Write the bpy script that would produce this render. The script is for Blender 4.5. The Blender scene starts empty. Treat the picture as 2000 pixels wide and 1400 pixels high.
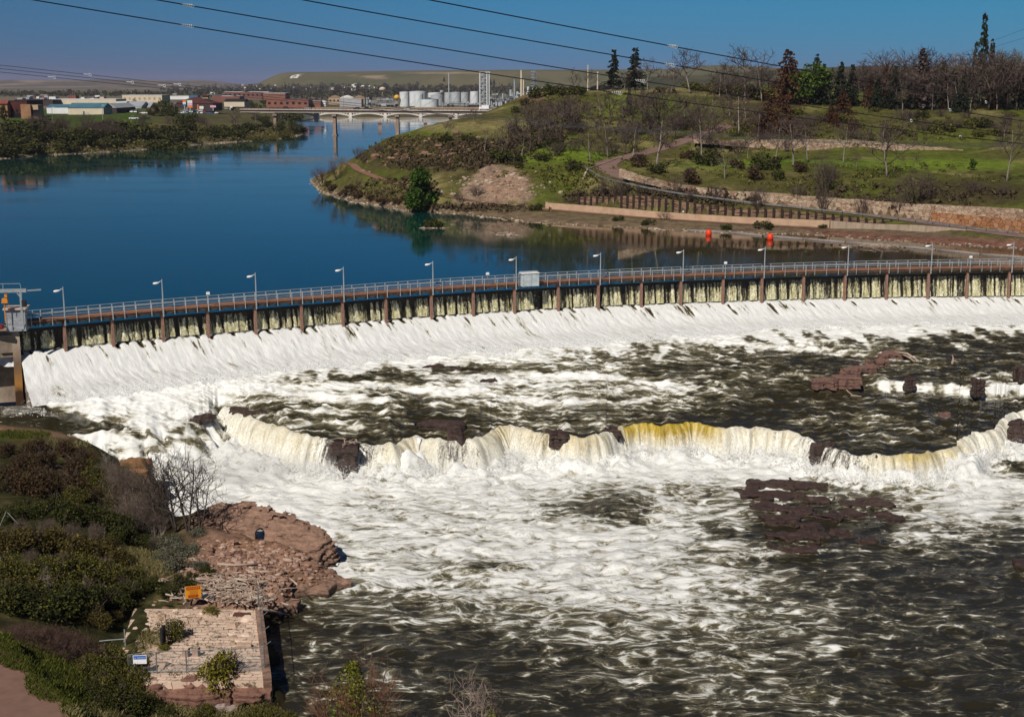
import bpy, math, random
import numpy as np

scene = bpy.context.scene
rng = random.Random(7)
nrng = np.random.RandomState(11)

def math_(t, op, a, b=None, c=None, clamp=False):
    m = t.nodes.new("ShaderNodeMath"); m.operation = op; m.use_clamp = clamp
    for s, v in zip(m.inputs, (a, b, c)):
        if v is None: continue
        if isinstance(v, bpy.types.NodeSocket): t.links.new(v, s)
        else: s.default_value = v
    return m.outputs[0]

# ------------------------------------------------------------------ camera
FPX, V0, CAMZ = 2600.0, 168.0, 30.0          # focal length in photo pixels, horizon row, height over the reservoir
PITCH = math.atan((700 - V0) / FPX)
cam_data = bpy.data.cameras.new("camera")
cam_data.sensor_width = 36.0
cam_data.lens = FPX / 2000.0 * 36.0
cam_data.clip_start = 0.5
cam_data.clip_end = 40000.0
cam = bpy.data.objects.new("camera", cam_data)
scene.collection.objects.link(cam)
cam.location = (0, 0, CAMZ)
cam.rotation_euler = (math.pi / 2 - PITCH, 0, 0)
scene.camera = cam

# ------------------------------------------------------------------ light
SUN_EL, SUN_AZ = math.radians(45), math.radians(206)     # azimuth clockwise from +Y
world = bpy.data.worlds.new("World")
scene.world = world
world.use_nodes = True
nt = world.node_tree
nt.nodes.clear()
wo = nt.nodes.new("ShaderNodeOutputWorld")
bg = nt.nodes.new("ShaderNodeBackground")
sky = nt.nodes.new("ShaderNodeTexSky")
sky.sky_type = 'NISHITA'
sky.sun_disc = False
sky.sun_elevation = SUN_EL
sky.sun_rotation = SUN_AZ
sky.altitude = 2500
sky.air_density = 0.9
sky.dust_density = 0.15
sky.ozone_density = 3.0
hs = nt.nodes.new("ShaderNodeHueSaturation")
hs.inputs['Saturation'].default_value = 1.35
hs.inputs['Value'].default_value = 0.55
nt.links.new(sky.outputs[0], hs.inputs['Color'])
bg.inputs[1].default_value = 0.06
# clear deep-blue air down to the horizon (the day was dry, with a violet band low down)
wtc = nt.nodes.new("ShaderNodeTexCoord"); wsx = nt.nodes.new("ShaderNodeSeparateXYZ"); nt.links.new(wtc.outputs['Generated'], wsx.inputs[0])
wr = nt.nodes.new("ShaderNodeValToRGB"); nt.links.new(wsx.outputs[2], wr.inputs[0])
we = wr.color_ramp.elements; we.new(.5); we.new(.5); we.new(.5)
for e, (p, c) in zip(we, ((0.0, (.36, .50, 1.25)), (.035, (.42, .90, 1.45)), (.07, (.55, 1.25, 1.60)), (.25, (.55, 1.15, 1.45)), (.6, (.62, .66, .70)))):
    e.position = p; e.color = c + (1,)
wm = nt.nodes.new("ShaderNodeMix"); wm.data_type = 'RGBA'; wm.blend_type = 'MULTIPLY'; wm.inputs[0].default_value = 1.0
nt.links.new(hs.outputs[0], wm.inputs[6]); nt.links.new(wr.outputs[0], wm.inputs[7]); 
wh = nt.nodes.new("ShaderNodeValToRGB"); wh.color_ramp.elements.new(.5)       # deeper and more violet towards the left, as through a polariser
nt.links.new(math_(nt, 'MULTIPLY_ADD', wsx.outputs[0], 1.35, .5), wh.inputs[0])
for e, (p, c) in zip(wh.color_ramp.elements, ((0, (1.00, .72, .70)), (.5, (.88, .88, .84)), (1, (.82, .95, .84)))): e.position = p; e.color = c + (1,)
wm2 = nt.nodes.new("ShaderNodeMix"); wm2.data_type = 'RGBA'; wm2.blend_type = 'MULTIPLY'; wm2.inputs[0].default_value = 1.0
nt.links.new(wm.outputs[2], wm2.inputs[6]); nt.links.new(wh.outputs[0], wm2.inputs[7]); nt.links.new(wm2.outputs[2], bg.inputs[0])
nt.links.new(bg.outputs[0], wo.inputs[0])

sun_data = bpy.data.lights.new("sun", 'SUN')
sun_data.energy = 4.7
sun_data.angle = math.radians(0.5)
sun_data.color = (1.0, 0.94, 0.85)
sun = bpy.data.objects.new("sun", sun_data)
scene.collection.objects.link(sun)
TO_SUN = (math.sin(SUN_AZ) * math.cos(SUN_EL), math.cos(SUN_AZ) * math.cos(SUN_EL), math.sin(SUN_EL))
sun.rotation_euler = (math.pi / 2 - SUN_EL, 0, math.pi - SUN_AZ)
sun.location = (-40, -60, 120)

scene.view_settings.view_transform = 'Standard'
scene.view_settings.look = 'None'
scene.view_settings.exposure = 0.0
scene.view_settings.gamma = 1.0
scene.cycles.max_bounces = 6
scene.cycles.transparent_max_bounces = 12
scene.cycles.volume_bounces = 0

# ------------------------------------------------------------------ geometry helpers
CP, SP = math.cos(PITCH), math.sin(PITCH)

def ray(u, v):
    a, b = (u - 1000) / FPX, (v - 700) / FPX
    return a, CP - b * SP, -SP - b * CP

def at(u, v, Y):
    d = ray(u, v); t = Y / d[1]
    return (d[0] * t, Y, CAMZ + d[2] * t)

def onz(u, v, z):
    d = ray(u, v); t = (z - CAMZ) / d[2]
    return (d[0] * t, d[1] * t, z)

def proj(x, y, z):
    z = z - CAMZ
    dep = y * CP - z * SP
    up = y * SP + z * CP
    dep = np.where(np.abs(dep) < 1e-3, 1e-3, dep)
    return 1000 + FPX * x / dep, 700 - FPX * up / dep

def _h(ix, iy, seed):
    n = (ix.astype(np.int64) * 374761393 + iy.astype(np.int64) * 668265263 + seed * 974634211) & 0xFFFFFFFF
    n = ((n ^ (n >> 13)) * 1274126177) & 0xFFFFFFFF
    return (n ^ (n >> 16)) & 0xFFFF

def perlin(x, y, seed=0):
    x = np.asarray(x, float); y = np.asarray(y, float)
    ix, iy = np.floor(x), np.floor(y)
    fx, fy = x - ix, y - iy
    u, w = fx * fx * fx * (fx * (fx * 6 - 15) + 10), fy * fy * fy * (fy * (fy * 6 - 15) + 10)
    def g(a, b):
        ang = _h(ix + a, iy + b, seed) * (2 * math.pi / 65536)
        return np.cos(ang) * (fx - a) + np.sin(ang) * (fy - b)
    n = (g(0, 0) * (1 - u) + g(1, 0) * u) * (1 - w) + (g(0, 1) * (1 - u) + g(1, 1) * u) * w
    return n * 1.5

def fbm(x, y, seed=0, oct=4, gain=0.5):
    s, a, t = 0, 1.0, 0
    for k in range(oct):
        s = s + a * perlin(x * 2 ** k + 17.3 * k, y * 2 ** k - 9.1 * k, seed + k); t += a; a *= gain
    return s / t

def ridged(x, y, seed=0, oct=3):
    s, a, t = 0, 1.0, 0
    for k in range(oct):
        s = s + a * (1 - np.abs(perlin(x * 2 ** k + 5.3 * k, y * 2 ** k + 3.7 * k, seed + k)) * 1.6); t += a; a *= 0.5
    return s / t

def sstep(a, b, x):
    t = np.clip((np.asarray(x, float) - a) / (b - a), 0, 1)
    return t * t * (3 - 2 * t)

def rbf(pts):
    """z = f(x, y) through the given points, kernel r with a plane."""
    p = np.array(pts, float); n = len(p)
    d = np.sqrt((p[:, None, 0] - p[None, :, 0]) ** 2 + (p[:, None, 1] - p[None, :, 1]) ** 2)
    A = np.zeros((n + 3, n + 3)); A[:n, :n] = -d + np.eye(n) * -0.5
    A[:n, n] = 1; A[:n, n + 1] = p[:, 0]; A[:n, n + 2] = p[:, 1]; A[n:, :n] = A[:n, n:].T
    w = np.linalg.lstsq(A, np.concatenate([p[:, 2], np.zeros(3)]), rcond=None)[0]
    def f(x, y):
        x = np.asarray(x, float); y = np.asarray(y, float)
        s = w[n] + w[n + 1] * x + w[n + 2] * y
        for k in range(n):
            s = s - w[k] * np.sqrt((x - p[k, 0]) ** 2 + (y - p[k, 1]) ** 2)
        return s
    return f

def inside(px, py, poly):
    px = np.asarray(px, float); py = np.asarray(py, float)
    r = np.zeros(px.shape, bool); n = len(poly)
    for i in range(n):
        x1, y1 = poly[i][:2]; x2, y2 = poly[(i + 1) % n][:2]
        if y1 == y2: continue
        c = ((y1 > py) != (y2 > py)) & (px < (x2 - x1) * (py - y1) / (y2 - y1) + x1)
        r ^= c
    return r

def dist_poly(px, py, line, closed=False):
    """distance to a polyline; also the interpolated third value and the side (+ left of travel)."""
    px = np.asarray(px, float); py = np.asarray(py, float)
    best = np.full(px.shape, 1e18); val = np.zeros(px.shape); side = np.zeros(px.shape)
    n = len(line)
    for i in range(n if closed else n - 1):
        a, b = line[i], line[(i + 1) % n]
        dx, dy = b[0] - a[0], b[1] - a[1]; L = dx * dx + dy * dy + 1e-12
        t = np.clip(((px - a[0]) * dx + (py - a[1]) * dy) / L, 0, 1)
        d = (px - a[0] - t * dx) ** 2 + (py - a[1] - t * dy) ** 2
        m = d < best
        best = np.where(m, d, best)
        if len(a) > 2: val = np.where(m, a[2] + t * (b[2] - a[2]), val)
        side = np.where(m, np.sign(dx * (py - a[1]) - dy * (px - a[0])), side)
    return np.sqrt(best), val, side

def resample(line, step):
    """even spacing along a 3D polyline (Catmull-Rom smoothed)."""
    p = np.array(line, float); q = [p[0]]
    for i in range(len(p) - 1):
        p0, p1, p2, p3 = p[max(i - 1, 0)], p[i], p[i + 1], p[min(i + 2, len(p) - 1)]
        for t in np.linspace(0, 1, 13)[1:]:
            q.append(0.5 * ((2 * p1) + (-p0 + p2) * t + (2 * p0 - 5 * p1 + 4 * p2 - p3) * t * t + (-p0 + 3 * p1 - 3 * p2 + p3) * t ** 3))
    q = np.array(q); s = np.concatenate([[0], np.cumsum(np.linalg.norm(np.diff(q, axis=0), axis=1))])
    m = max(2, int(s[-1] / step) + 1); ss = np.linspace(0, s[-1], m)
    return np.stack([np.interp(ss, s, q[:, k]) for k in range(q.shape[1])], 1)

class HF:
    """a regular height field that can be sampled and hit by a sight line."""
    def __init__(s, x0, x1, y0, y1, step):
        s.x0, s.y0, s.st = x0, y0, step
        s.nx, s.ny = int((x1 - x0) / step) + 1, int((y1 - y0) / step) + 1
        s.X, s.Y = np.meshgrid(x0 + np.arange(s.nx) * step, y0 + np.arange(s.ny) * step)
        s.Z = np.zeros_like(s.X)
    def z(s, x, y):
        fx = np.clip((np.asarray(x, float) - s.x0) / s.st, 0, s.nx - 1.001); fy = np.clip((np.asarray(y, float) - s.y0) / s.st, 0, s.ny - 1.001)
        i, j = fx.astype(int), fy.astype(int); a, b = fx - i, fy - j
        return (s.Z[j, i] * (1 - a) + s.Z[j, i + 1] * a) * (1 - b) + (s.Z[j + 1, i] * (1 - a) + s.Z[j + 1, i + 1] * a) * b
    def hit(s, u, v, lo=None, hi=None):
        d = ray(u, v)
        Y = np.arange(lo or s.y0, hi or s.Y[-1, 0], s.st * 0.5)
        zz = CAMZ + d[2] * Y / d[1]; xx = d[0] * Y / d[1]
        ok = np.nonzero(s.z(xx, Y) >= zz)[0]
        k = ok[0] if len(ok) else len(Y) - 1
        return (float(xx[k]), float(Y[k]), float(s.z(xx[k], Y[k])))

C = scene.collection

def grid_mesh(name, X, Y, Z, material, keep=None, fattrs=None, col=None, smooth=True, parent=None):
    ny, nx = X.shape
    me = bpy.data.meshes.new(name)
    idx = np.arange(nx * ny).reshape(ny, nx)
    q = np.stack([idx[:-1, :-1], idx[:-1, 1:], idx[1:, 1:], idx[1:, :-1]], -1).reshape(-1, 4)
    co = np.stack([X, Y, Z], -1).reshape(-1, 3)
    used = None
    if keep is not None:
        k = keep.reshape(-1)
        q = q[k[q].all(1)]
        used = np.zeros(nx * ny, bool); used[q.reshape(-1)] = True
        remap = np.cumsum(used) - 1
        q = remap[q]; co = co[used]
    # keep faces pointing up
    a, b, c = co[q[:1, 0]], co[q[:1, 1]], co[q[:1, 2]]
    if len(q) and np.cross(b - a, c - a)[0, 2] < 0: q = q[:, ::-1]
    me.vertices.add(len(co)); me.vertices.foreach_set('co', co.astype(np.float32).reshape(-1))
    me.loops.add(len(q) * 4); me.loops.foreach_set('vertex_index', q.reshape(-1).astype(np.int32))
    me.polygons.add(len(q)); me.polygons.foreach_set('loop_start', (np.arange(len(q)) * 4).astype(np.int32))
    me.polygons.foreach_set('use_smooth', np.full(len(q), smooth))
    me.update(calc_edges=True)
    for nm, arr in (fattrs or {}).items():
        arr = np.asarray(arr, float).reshape(-1)
        if used is not None: arr = arr[used]
        me.attributes.new(nm, 'FLOAT', 'POINT').data.foreach_set('value', arr.astype(np.float32))
    if col is not None:
        cc = np.concatenate([col.reshape(-1, 3), np.ones((nx * ny, 1))], 1)
        if used is not None: cc = cc[used]
        me.attributes.new('col', 'FLOAT_COLOR', 'POINT').data.foreach_set('color', cc.astype(np.float32).reshape(-1))
    me.materials.append(material)
    o = bpy.data.objects.new(name, me); C.objects.link(o)
    if parent: o.parent = parent
    return o

class MB:
    """collects simple shapes and links them as one mesh object."""
    def __init__(s): s.v = []; s.f = []
    def add(s, vs, fs):
        n = len(s.v); s.v.extend(vs); s.f.extend([tuple(i + n for i in f) for f in fs]); return s
    def box(s, c, d, rz=0.0, top=1.0):
        x, y, z = d[0] / 2, d[1] / 2, d[2] / 2; ca, sa = math.cos(rz), math.sin(rz); vs = []
        for k, h in ((1, -z), (top, z)):
            for a, b in ((-x, -y), (x, -y), (x, y), (-x, y)):
                a *= k; b *= k
                vs.append((c[0] + a * ca - b * sa, c[1] + a * sa + b * ca, c[2] + h))
        return s.add(vs, [(3, 2, 1, 0), (4, 5, 6, 7), (0, 1, 5, 4), (1, 2, 6, 5), (2, 3, 7, 6), (3, 0, 4, 7)])
    def tube(s, pts, r, n=6, cap=True):
        pts = [np.array(p, float) for p in pts]; m = len(pts)
        rs = r if hasattr(r, '__len__') else [r] * m
        vs = []; up = np.array([0.13, 0.21, 1.0]); prev = None
        for i, p in enumerate(pts):
            t = pts[min(i + 1, m - 1)] - pts[max(i - 1, 0)]; t = t / (np.linalg.norm(t) + 1e-12)
            a = np.cross(t, up if prev is None else prev)
            if np.linalg.norm(a) < 1e-3: a = np.cross(t, (1, 0, 0))
            a /= np.linalg.norm(a); b = np.cross(a, t); prev = b if prev is None else b
            for k in range(n):
                q = 2 * math.pi * k / n
                vs.append(tuple(p + rs[i] * (math.cos(q) * a + math.sin(q) * b)))
        fs = [(i * n + k, i * n + (k + 1) % n, (i + 1) * n + (k + 1) % n, (i + 1) * n + k) for i in range(m - 1) for k in range(n)]
        if cap and n > 2: fs += [tuple(range(n))[::-1], tuple((m - 1) * n + k for k in range(n))]
        return s.add(vs, fs)
    def bar(s, a, b, w, h):
        """rectangular bar between two points, w across, h in height."""
        a = np.array(a, float); b = np.array(b, float); t = b - a; t /= np.linalg.norm(t) + 1e-12
        x = np.cross(t, (0, 0, 1))
        if np.linalg.norm(x) < 1e-4: x = np.array([1.0, 0, 0])
        x /= np.linalg.norm(x); y = np.cross(x, t); x = x * w / 2; y = y * h / 2
        return s.add([tuple(p) for e in (a, b) for p in (e - x - y, e + x - y, e + x + y, e - x + y)],
                     [(3, 2, 1, 0), (4, 5, 6, 7), (0, 1, 5, 4), (1, 2, 6, 5), (2, 3, 7, 6), (3, 0, 4, 7)])
    def lathe(s, c, prof, n=20):
        vs = [(c[0] + r * math.cos(2 * math.pi * k / n), c[1] + r * math.sin(2 * math.pi * k / n), c[2] + z) for r, z in prof for k in range(n)]
        m = len(prof)
        fs = [(i * n + k, i * n + (k + 1) % n, (i + 1) * n + (k + 1) % n, (i + 1) * n + k) for i in range(m - 1) for k in range(n)]
        fs += [tuple(range(n))[::-1], tuple((m - 1) * n + k for k in range(n))]
        return s.add(vs, fs)
    def quad(s, a, b, c, d): return s.add([tuple(a), tuple(b), tuple(c), tuple(d)], [(0, 1, 2, 3)])
    def data(s, name, material, smooth=False):
        me = bpy.data.meshes.new(name); me.from_pydata(s.v, [], s.f); me.update()
        if smooth: me.polygons.foreach_set('use_smooth', [True] * len(me.polygons))
        me.materials.append(material); return me
    def build(s, name, material, parent=None, smooth=False, loc=None):
        o = bpy.data.objects.new(name, s.data(name, material, smooth)); C.objects.link(o)
        if parent: o.parent = parent
        if loc: o.location = loc
        return o

def strip_mesh(name, line, offs, material, parent=None, kind=None):
    """sheet along a 3D line; offs = list of (lateral, dz)."""
    p = np.array(line, float); t = np.gradient(p[:, :2], axis=0); t /= np.linalg.norm(t, axis=1)[:, None] + 1e-9
    nrm = np.stack([t[:, 1], -t[:, 0]], 1)
    X = np.stack([p[:, 0] + nrm[:, 0] * o[0] for o in offs], 1); Y = np.stack([p[:, 1] + nrm[:, 1] * o[0] for o in offs], 1)
    Z = np.stack([p[:, 2] + o[1] for o in offs], 1)
    o = grid_mesh(name, X, Y, Z, material, parent=parent)
    if kind: o['kind'] = kind
    return o

def empty(name, loc=(0, 0, 0), rz=0.0):
    o = bpy.data.objects.new(name, None); C.objects.link(o); o.location = loc; o.rotation_euler = (0, 0, rz); o.empty_display_size = 0.3
    return o

def tag(o, label, cat, group=None, kind=None):
    if label: o['label'] = label
    if cat: o['category'] = cat
    if group: o['group'] = group
    if kind: o['kind'] = kind
    return o

def struct(o, label=None):
    o['kind'] = 'structure'
    if label: o['label'] = label
    return o

KIDS = {}
def copy_tree(src, loc=None, rz=None, sc=None, label=None):
    """a copy of a thing, its parts and their sub-parts, sharing mesh data."""
    if src.name not in KIDS:
        KIDS[src.name] = [o for o in C.objects if o.parent == src]
    c = src.copy(); C.objects.link(c)
    if loc is not None: c.location = loc
    if rz is not None: c.rotation_euler = (0, 0, rz)
    if sc is not None: c.scale = sc if hasattr(sc, '__len__') else (sc, sc, sc)
    if label: c['label'] = label
    for k in KIDS[src.name]:
        d = copy_tree(k); d.parent = c
    return c

# ------------------------------------------------------------------ materials
def new_mat(name):
    m = bpy.data.materials.new(name); m.use_nodes = True
    t = m.node_tree; b = t.nodes["Principled BSDF"]
    return m, t, b

def nn(t, kind, **kw):
    n = t.nodes.new("ShaderNode" + kind)
    for k, v in kw.items():
        if k in n.inputs.keys(): n.inputs[k].default_value = v
        else: setattr(n, k, v)
    return n

def ramp(t, src, stops):
    r = t.nodes.new("ShaderNodeValToRGB"); el = r.color_ramp.elements
    while len(el) < len(stops): el.new(0.5)
    for e, (p, c) in zip(el, stops):
        e.position = p; e.color = (c if hasattr(c, '__len__') else (c, c, c)) + (1,) if hasattr(c, '__len__') else (c, c, c, 1)
    t.links.new(src, r.inputs[0]); return r.outputs[0]

def mixc(t, fac, a, b, mode='MIX'):
    m = t.nodes.new("ShaderNodeMix"); m.data_type = 'RGBA'; m.blend_type = mode
    for s, v in ((m.inputs[0], fac), (m.inputs[6], a), (m.inputs[7], b)):
        if isinstance(v, bpy.types.NodeSocket): t.links.new(v, s)
        elif hasattr(v, '__len__'): s.default_value = tuple(v) + (1,)
        else: s.default_value = v
    return m.outputs[2]

def coords(t, scale=(1, 1, 1), obj=True):
    tc = t.nodes.new("ShaderNodeTexCoord"); mp = t.nodes.new("ShaderNodeMapping")
    mp.inputs['Scale'].default_value = scale
    t.links.new(tc.outputs['Object'], mp.inputs[0]); return mp.outputs[0]

def noise(t, vec, scale, detail=4, rough=0.55, dist=0.0):
    n = t.nodes.new("ShaderNodeTexNoise")
    n.inputs['Scale'].default_value = scale; n.inputs['Detail'].default_value = detail
    n.inputs['Roughness'].default_value = rough; n.inputs['Distortion'].default_value = dist
    if vec is not None: t.links.new(vec, n.inputs['Vector'])
    return n.outputs[0]

def bump(t, b, h, dist=0.05, strength=0.6):
    n = t.nodes.new("ShaderNodeBump"); n.inputs['Distance'].default_value = dist; n.inputs['Strength'].default_value = strength
    t.links.new(h, n.inputs['Height']); t.links.new(n.outputs[0], b.inputs['Normal'])

def simple(name, c1, c2=None, scale=3.0, rough=0.7, metal=0.0, bmp=0.0, stretch=(1, 1, 1), spec=0.3, lo=0.35, hi=0.65):
    """two-tone weathered surface."""
    m, t, b = new_mat(name)
    b.inputs['Roughness'].default_value = rough; b.inputs['Metallic'].default_value = metal
    b.inputs['Specular IOR Level'].default_value = spec
    if c2 is None: c2 = tuple(x * 0.72 for x in c1)
    n = noise(t, coords(t, stretch), scale, 5, 0.6)
    t.links.new(ramp(t, n, [(lo, tuple(c2)), (hi, tuple(c1))]), b.inputs['Base Color'])
    if bmp: bump(t, b, n, bmp)
    return m

def leafy(name, cols, rough=0.7):
    """foliage: every leaf clump draws its own tone."""
    m, t, b = new_mat(name)
    g = t.nodes.new("ShaderNodeNewGeometry")
    st = [(i / (len(cols) - 1), tuple(c)) for i, c in enumerate(cols)]
    t.links.new(ramp(t, g.outputs['Random Per Island'], st), b.inputs['Base Color'])
    b.inputs['Roughness'].default_value = rough; b.inputs['Specular IOR Level'].default_value = 0.15
    return m

def ground_mat(name, scale=0.5, amt=(0.32, 1.55), bmp=0.3, rough=0.95):
    m, t, b = new_mat(name)
    a = t.nodes.new("ShaderNodeAttribute"); a.attribute_name = 'col'
    v = coords(t)
    n1 = noise(t, v, scale, 8, 0.7); n2 = noise(t, v, scale * 7, 4, 0.7)
    s = math_(t, 'ADD', math_(t, 'MULTIPLY', n1, 0.55), math_(t, 'MULTIPLY', n2, 0.45))
    r = ramp(t, s, [(0.36, amt[0]), (0.64, amt[1])])
    t.links.new(mixc(t, 1.0, a.outputs['Color'], r, 'MULTIPLY'), b.inputs['Base Color'])
    b.inputs['Roughness'].default_value = rough; b.inputs['Specular IOR Level'].default_value = 0.1
    bump(t, b, s, bmp, 0.8)
    return m
# ================================================================== terrain upstream
GREEN, LIME, OLIVE, DRY, BROWN, DIRT, PINK, DARKV = ((.078, .094, .013), (.115, .165, .014), (.078, .070, .021), (.22, .185, .075),
    (.048, .034, .018), (.20, .115, .070), (.27, .165, .115), (.018, .020, .008))

SHORE = [(612, 350), (622, 366), (640, 378), (700, 395), (760, 405), (800, 413), (860, 415), (920, 420), (1000, 430), (1060, 436), (1150, 441), (1250, 446),
         (1350, 452), (1450, 456), (1550, 457), (1620, 461), (1700, 467), (1800, 474), (1900, 480), (2000, 486), (2150, 496), (2400, 515)]
shore_w = [onz(u, v, 0) for u, v in SHORE]
BACK = [(-48, 470, 0), (-43, 560, 0), (-36, 700, 0), (-26, 850, 0), (-22, 1000, 0), (-25, 1150, 0), (-25, 1460, 0)]
cp = [(x, y, 0.1) for x, y, z in shore_w] + [(x, y - 9, -3.2) for x, y, z in shore_w[2:]] + [(x - 12, y - 2, -3.2) for x, y, z in shore_w[:3]]
cp += [(x, y, 0) for x, y, z in BACK[:3]] + [(x - 12, y, -3.5) for x, y, z in BACK[:3]]
def tY(u, Y):        # the hill stands steep and close behind the shore
    k = float(np.interp(u, [700, 850], [1, .62])); return Y if Y < 320 else 320 + (Y - 320) * k
def H3(u, v, z): return at(u, v, tY(u, onz(u, v, z)[1]))
def cz(*L):
    for u, v, z in L: cp.append(H3(u, v, z))
def cy(*L):
    for u, v, Y in L: cp.append(at(u, v, tY(u, Y)))
PATH = [(675, 318, 7.6), (690, 322, 7.2), (700, 331, 6.6), (720, 340, 6), (760, 355, 5), (800, 365, 4.2), (850, 380, 3.2), (900, 388, 2.4), (960, 396, 1.8), (1030, 403, 1.5), (1065, 408, 1.4)]
cz(*PATH)
WALLB = [(1066, 407, 1.4), (1150, 413, 1.4), (1300, 426, 1.3), (1450, 435, 1.2), (1620, 442, 1.1)]
cz(*[(u, v + 3, z - .3) for u, v, z in WALLB], (1810, 452, .9), (1990, 464, .8))
ROAD = [(2080, 470, 1.4), (1960, 456, 1.6), (1850, 440, 1.8), (1700, 419, 2.3), (1600, 409, 3), (1500, 398, 4), (1400, 383, 5), (1300, 368, 6.2), (1240, 352, 7.2), (1200, 338, 8.1), (1182, 325, 8.9), (1195, 314, 9.6),
        (1225, 306, 10.2), (1290, 290, 11.3), (1350, 270, 13.3), (1395, 255, 15.2), (1420, 243, 16.6)]
cz(*ROAD)
cy((740, 320, 385), (720, 300, 400), (760, 268, 430), (800, 262, 440), (850, 243, 470), (900, 232, 490), (960, 222, 515), (1000, 205, 535), (1040, 182, 550), (1080, 173, 560),
   (800, 330, 375), (800, 300, 400), (870, 360, 348), (900, 330, 365), (950, 315, 372), (1010, 318, 375), (1020, 385, 330), (1040, 340, 352), (1050, 300, 385), (1000, 275, 420), (900, 270, 425), (1100, 300, 385),
   (1120, 330, 350), (1100, 365, 335), (1100, 250, 460), (1100, 215, 520), (1150, 185, 560), (1200, 174, 580), (1300, 178, 585), (1400, 184, 575), (1300, 230, 500), (1300, 272, 438), (1400, 225, 505), (1500, 240, 480),
   (1500, 205, 540), (1600, 210, 525), (1700, 213, 522), (1800, 212, 520), (1900, 212, 510), (2000, 215, 500), (1400, 320, 365), (1400, 350, 332), (1300, 330, 355), (1330, 300, 395), (1420, 300, 400), (1500, 330, 355), (1500, 372, 309),
   (1600, 340, 335), (1700, 350, 322), (1700, 320, 365), (1800, 372, 302), (1800, 330, 350), (1900, 392, 286), (1900, 340, 335), (2000, 398, 277), (2000, 330, 345),
   (1600, 289, 415), (1600, 272, 424), (1750, 291, 415), (1750, 283, 421), (1450, 281, 425), (1450, 274, 433), (1880, 292, 415), (1600, 250, 455), (1750, 250, 455), (1900, 250, 450), (2000, 250, 445), (2000, 290, 395))
for u, v, Y in ((2400, 215, 465), (2400, 255, 410), (2400, 330, 320), (2400, 420, 258)): cy((u, v, Y))
cp += [(30, 560, 25), (120, 540, 30), (200, 540, 27), (300, 540, 25), (40, 660, 24), (120, 650, 28), (200, 650, 25), (300, 650, 23), (60, 760, 20), (160, 760, 26), (300, 760, 24)]
f_hill = rbf(cp)

def zplain(x, y):
    """the town plain and the prairie round it."""
    x = np.asarray(x, float); y = np.asarray(y, float)
    z = 11.2 + 14 * sstep(60, 260, x - (y - 650) * 0.12) + 3 * sstep(-100, -220, x) * (1 - sstep(1000, 1700, y)) - 6 * sstep(-300, -180, x) * sstep(1200, 1420, y) * (1 - sstep(1900, 2500, y)) * (1 - sstep(60, 160, x))
    z = z + 9 * sstep(2300, 4200, y) * sstep(-1100, -300, x) + 10 * sstep(1100, 2600, y) * sstep(150, 900, x)
    # GF hill, far left breaks
    hx = x / y * FPX + 1000
    ridge = 74 * sstep(470, 575, hx) * (1 - 0.08 * sstep(1000, 1300, hx)) * (1 - sstep(1320, 1800, hx) * .55)
    z = z + ridge * sstep(4300, 5600, y + 250 * np.sin(x / 420.0))
    z = z + (55 + 22 * fbm(x / 900, y / 900, 5)) * sstep(7800, 9800, y + 700 * fbm(x / 1500, y * 0, 9)) * (1 - sstep(400, 560, hx))
    return z

RIVER_L = [onz(u, v, 0) for u, v in ((-260, 352), (-120, 330), (0, 311), (100, 303), (200, 298), (300, 291), (400, 282), (500, 275), (560, 270), (588, 262), (592, 254), (578, 243), (556, 232), (546, 226))]
RIVER = [p[:2] for p in RIVER_L] + [(-262, 1490), (-25, 1490)] + [b[:2] for b in BACK[::-1]] + [p[:2] for p in shore_w] + [(240, 150), (-160, 150), (-220, 300)]
LEFT_TOP = [onz(u, v, 10) for u, v in ((-260, 300), (0, 272), (120, 262), (230, 243), (330, 234), (420, 230), (500, 226))]

# ---- hillside across the river (fine grid)
hill = HF(-92, 292, 236, 764, 1.4)
hill.Z = f_hill(hill.X, hill.Y)
d, _, _ = dist_poly(hill.X, hill.Y, [p[:2] for p in shore_w] + [], False)
far = sstep(640, 750, hill.Y)
zp = zplain(hill.X, hill.Y)
inr = inside(hill.X, hill.Y, RIVER)
hill.Z = np.where(inr, np.minimum(hill.Z, -0.5), hill.Z * (1 - far) + zp * far)
rough = sstep(0.5, 6, hill.Z)
hill.Z += rough * (0.55 * fbm(hill.X / 14, hill.Y / 14, 3, 4) + 0.35 * fbm(hill.X / 4, hill.Y / 4, 13, 2))
hU, hV = proj(hill.X, hill.Y, hill.Z)
# gullied flank of the point
fl = sstep(720, 780, hU) * (1 - sstep(1000, 1060, hU)) * sstep(262, 285, hV) * (1 - sstep(345, 370, hV))
hill.Z += fl * (1.3 * fbm(hill.X / 9, hill.Y / 16, 21, 4))

def carve(hf, line, hw, blend, dz=-0.06):
    dd, zz, _ = dist_poly(hf.X, hf.Y, line)
    w = 1 - sstep(hw, hw + blend, dd)
    hf.Z = hf.Z * (1 - w) + (zz + dz) * w

path_w = resample([H3(*p) for p in PATH] + [onz(1200, 420, 1.25), onz(1400, 434, 1.15), onz(1600, 445, 1.0)], 2.0)
road_w = resample([H3(*p) for p in ROAD], 2.0)
carve(hill, road_w, 3.4, 3.0, -0.10)
carve(hill, path_w, 1.6, 2.0, -0.10)

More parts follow.
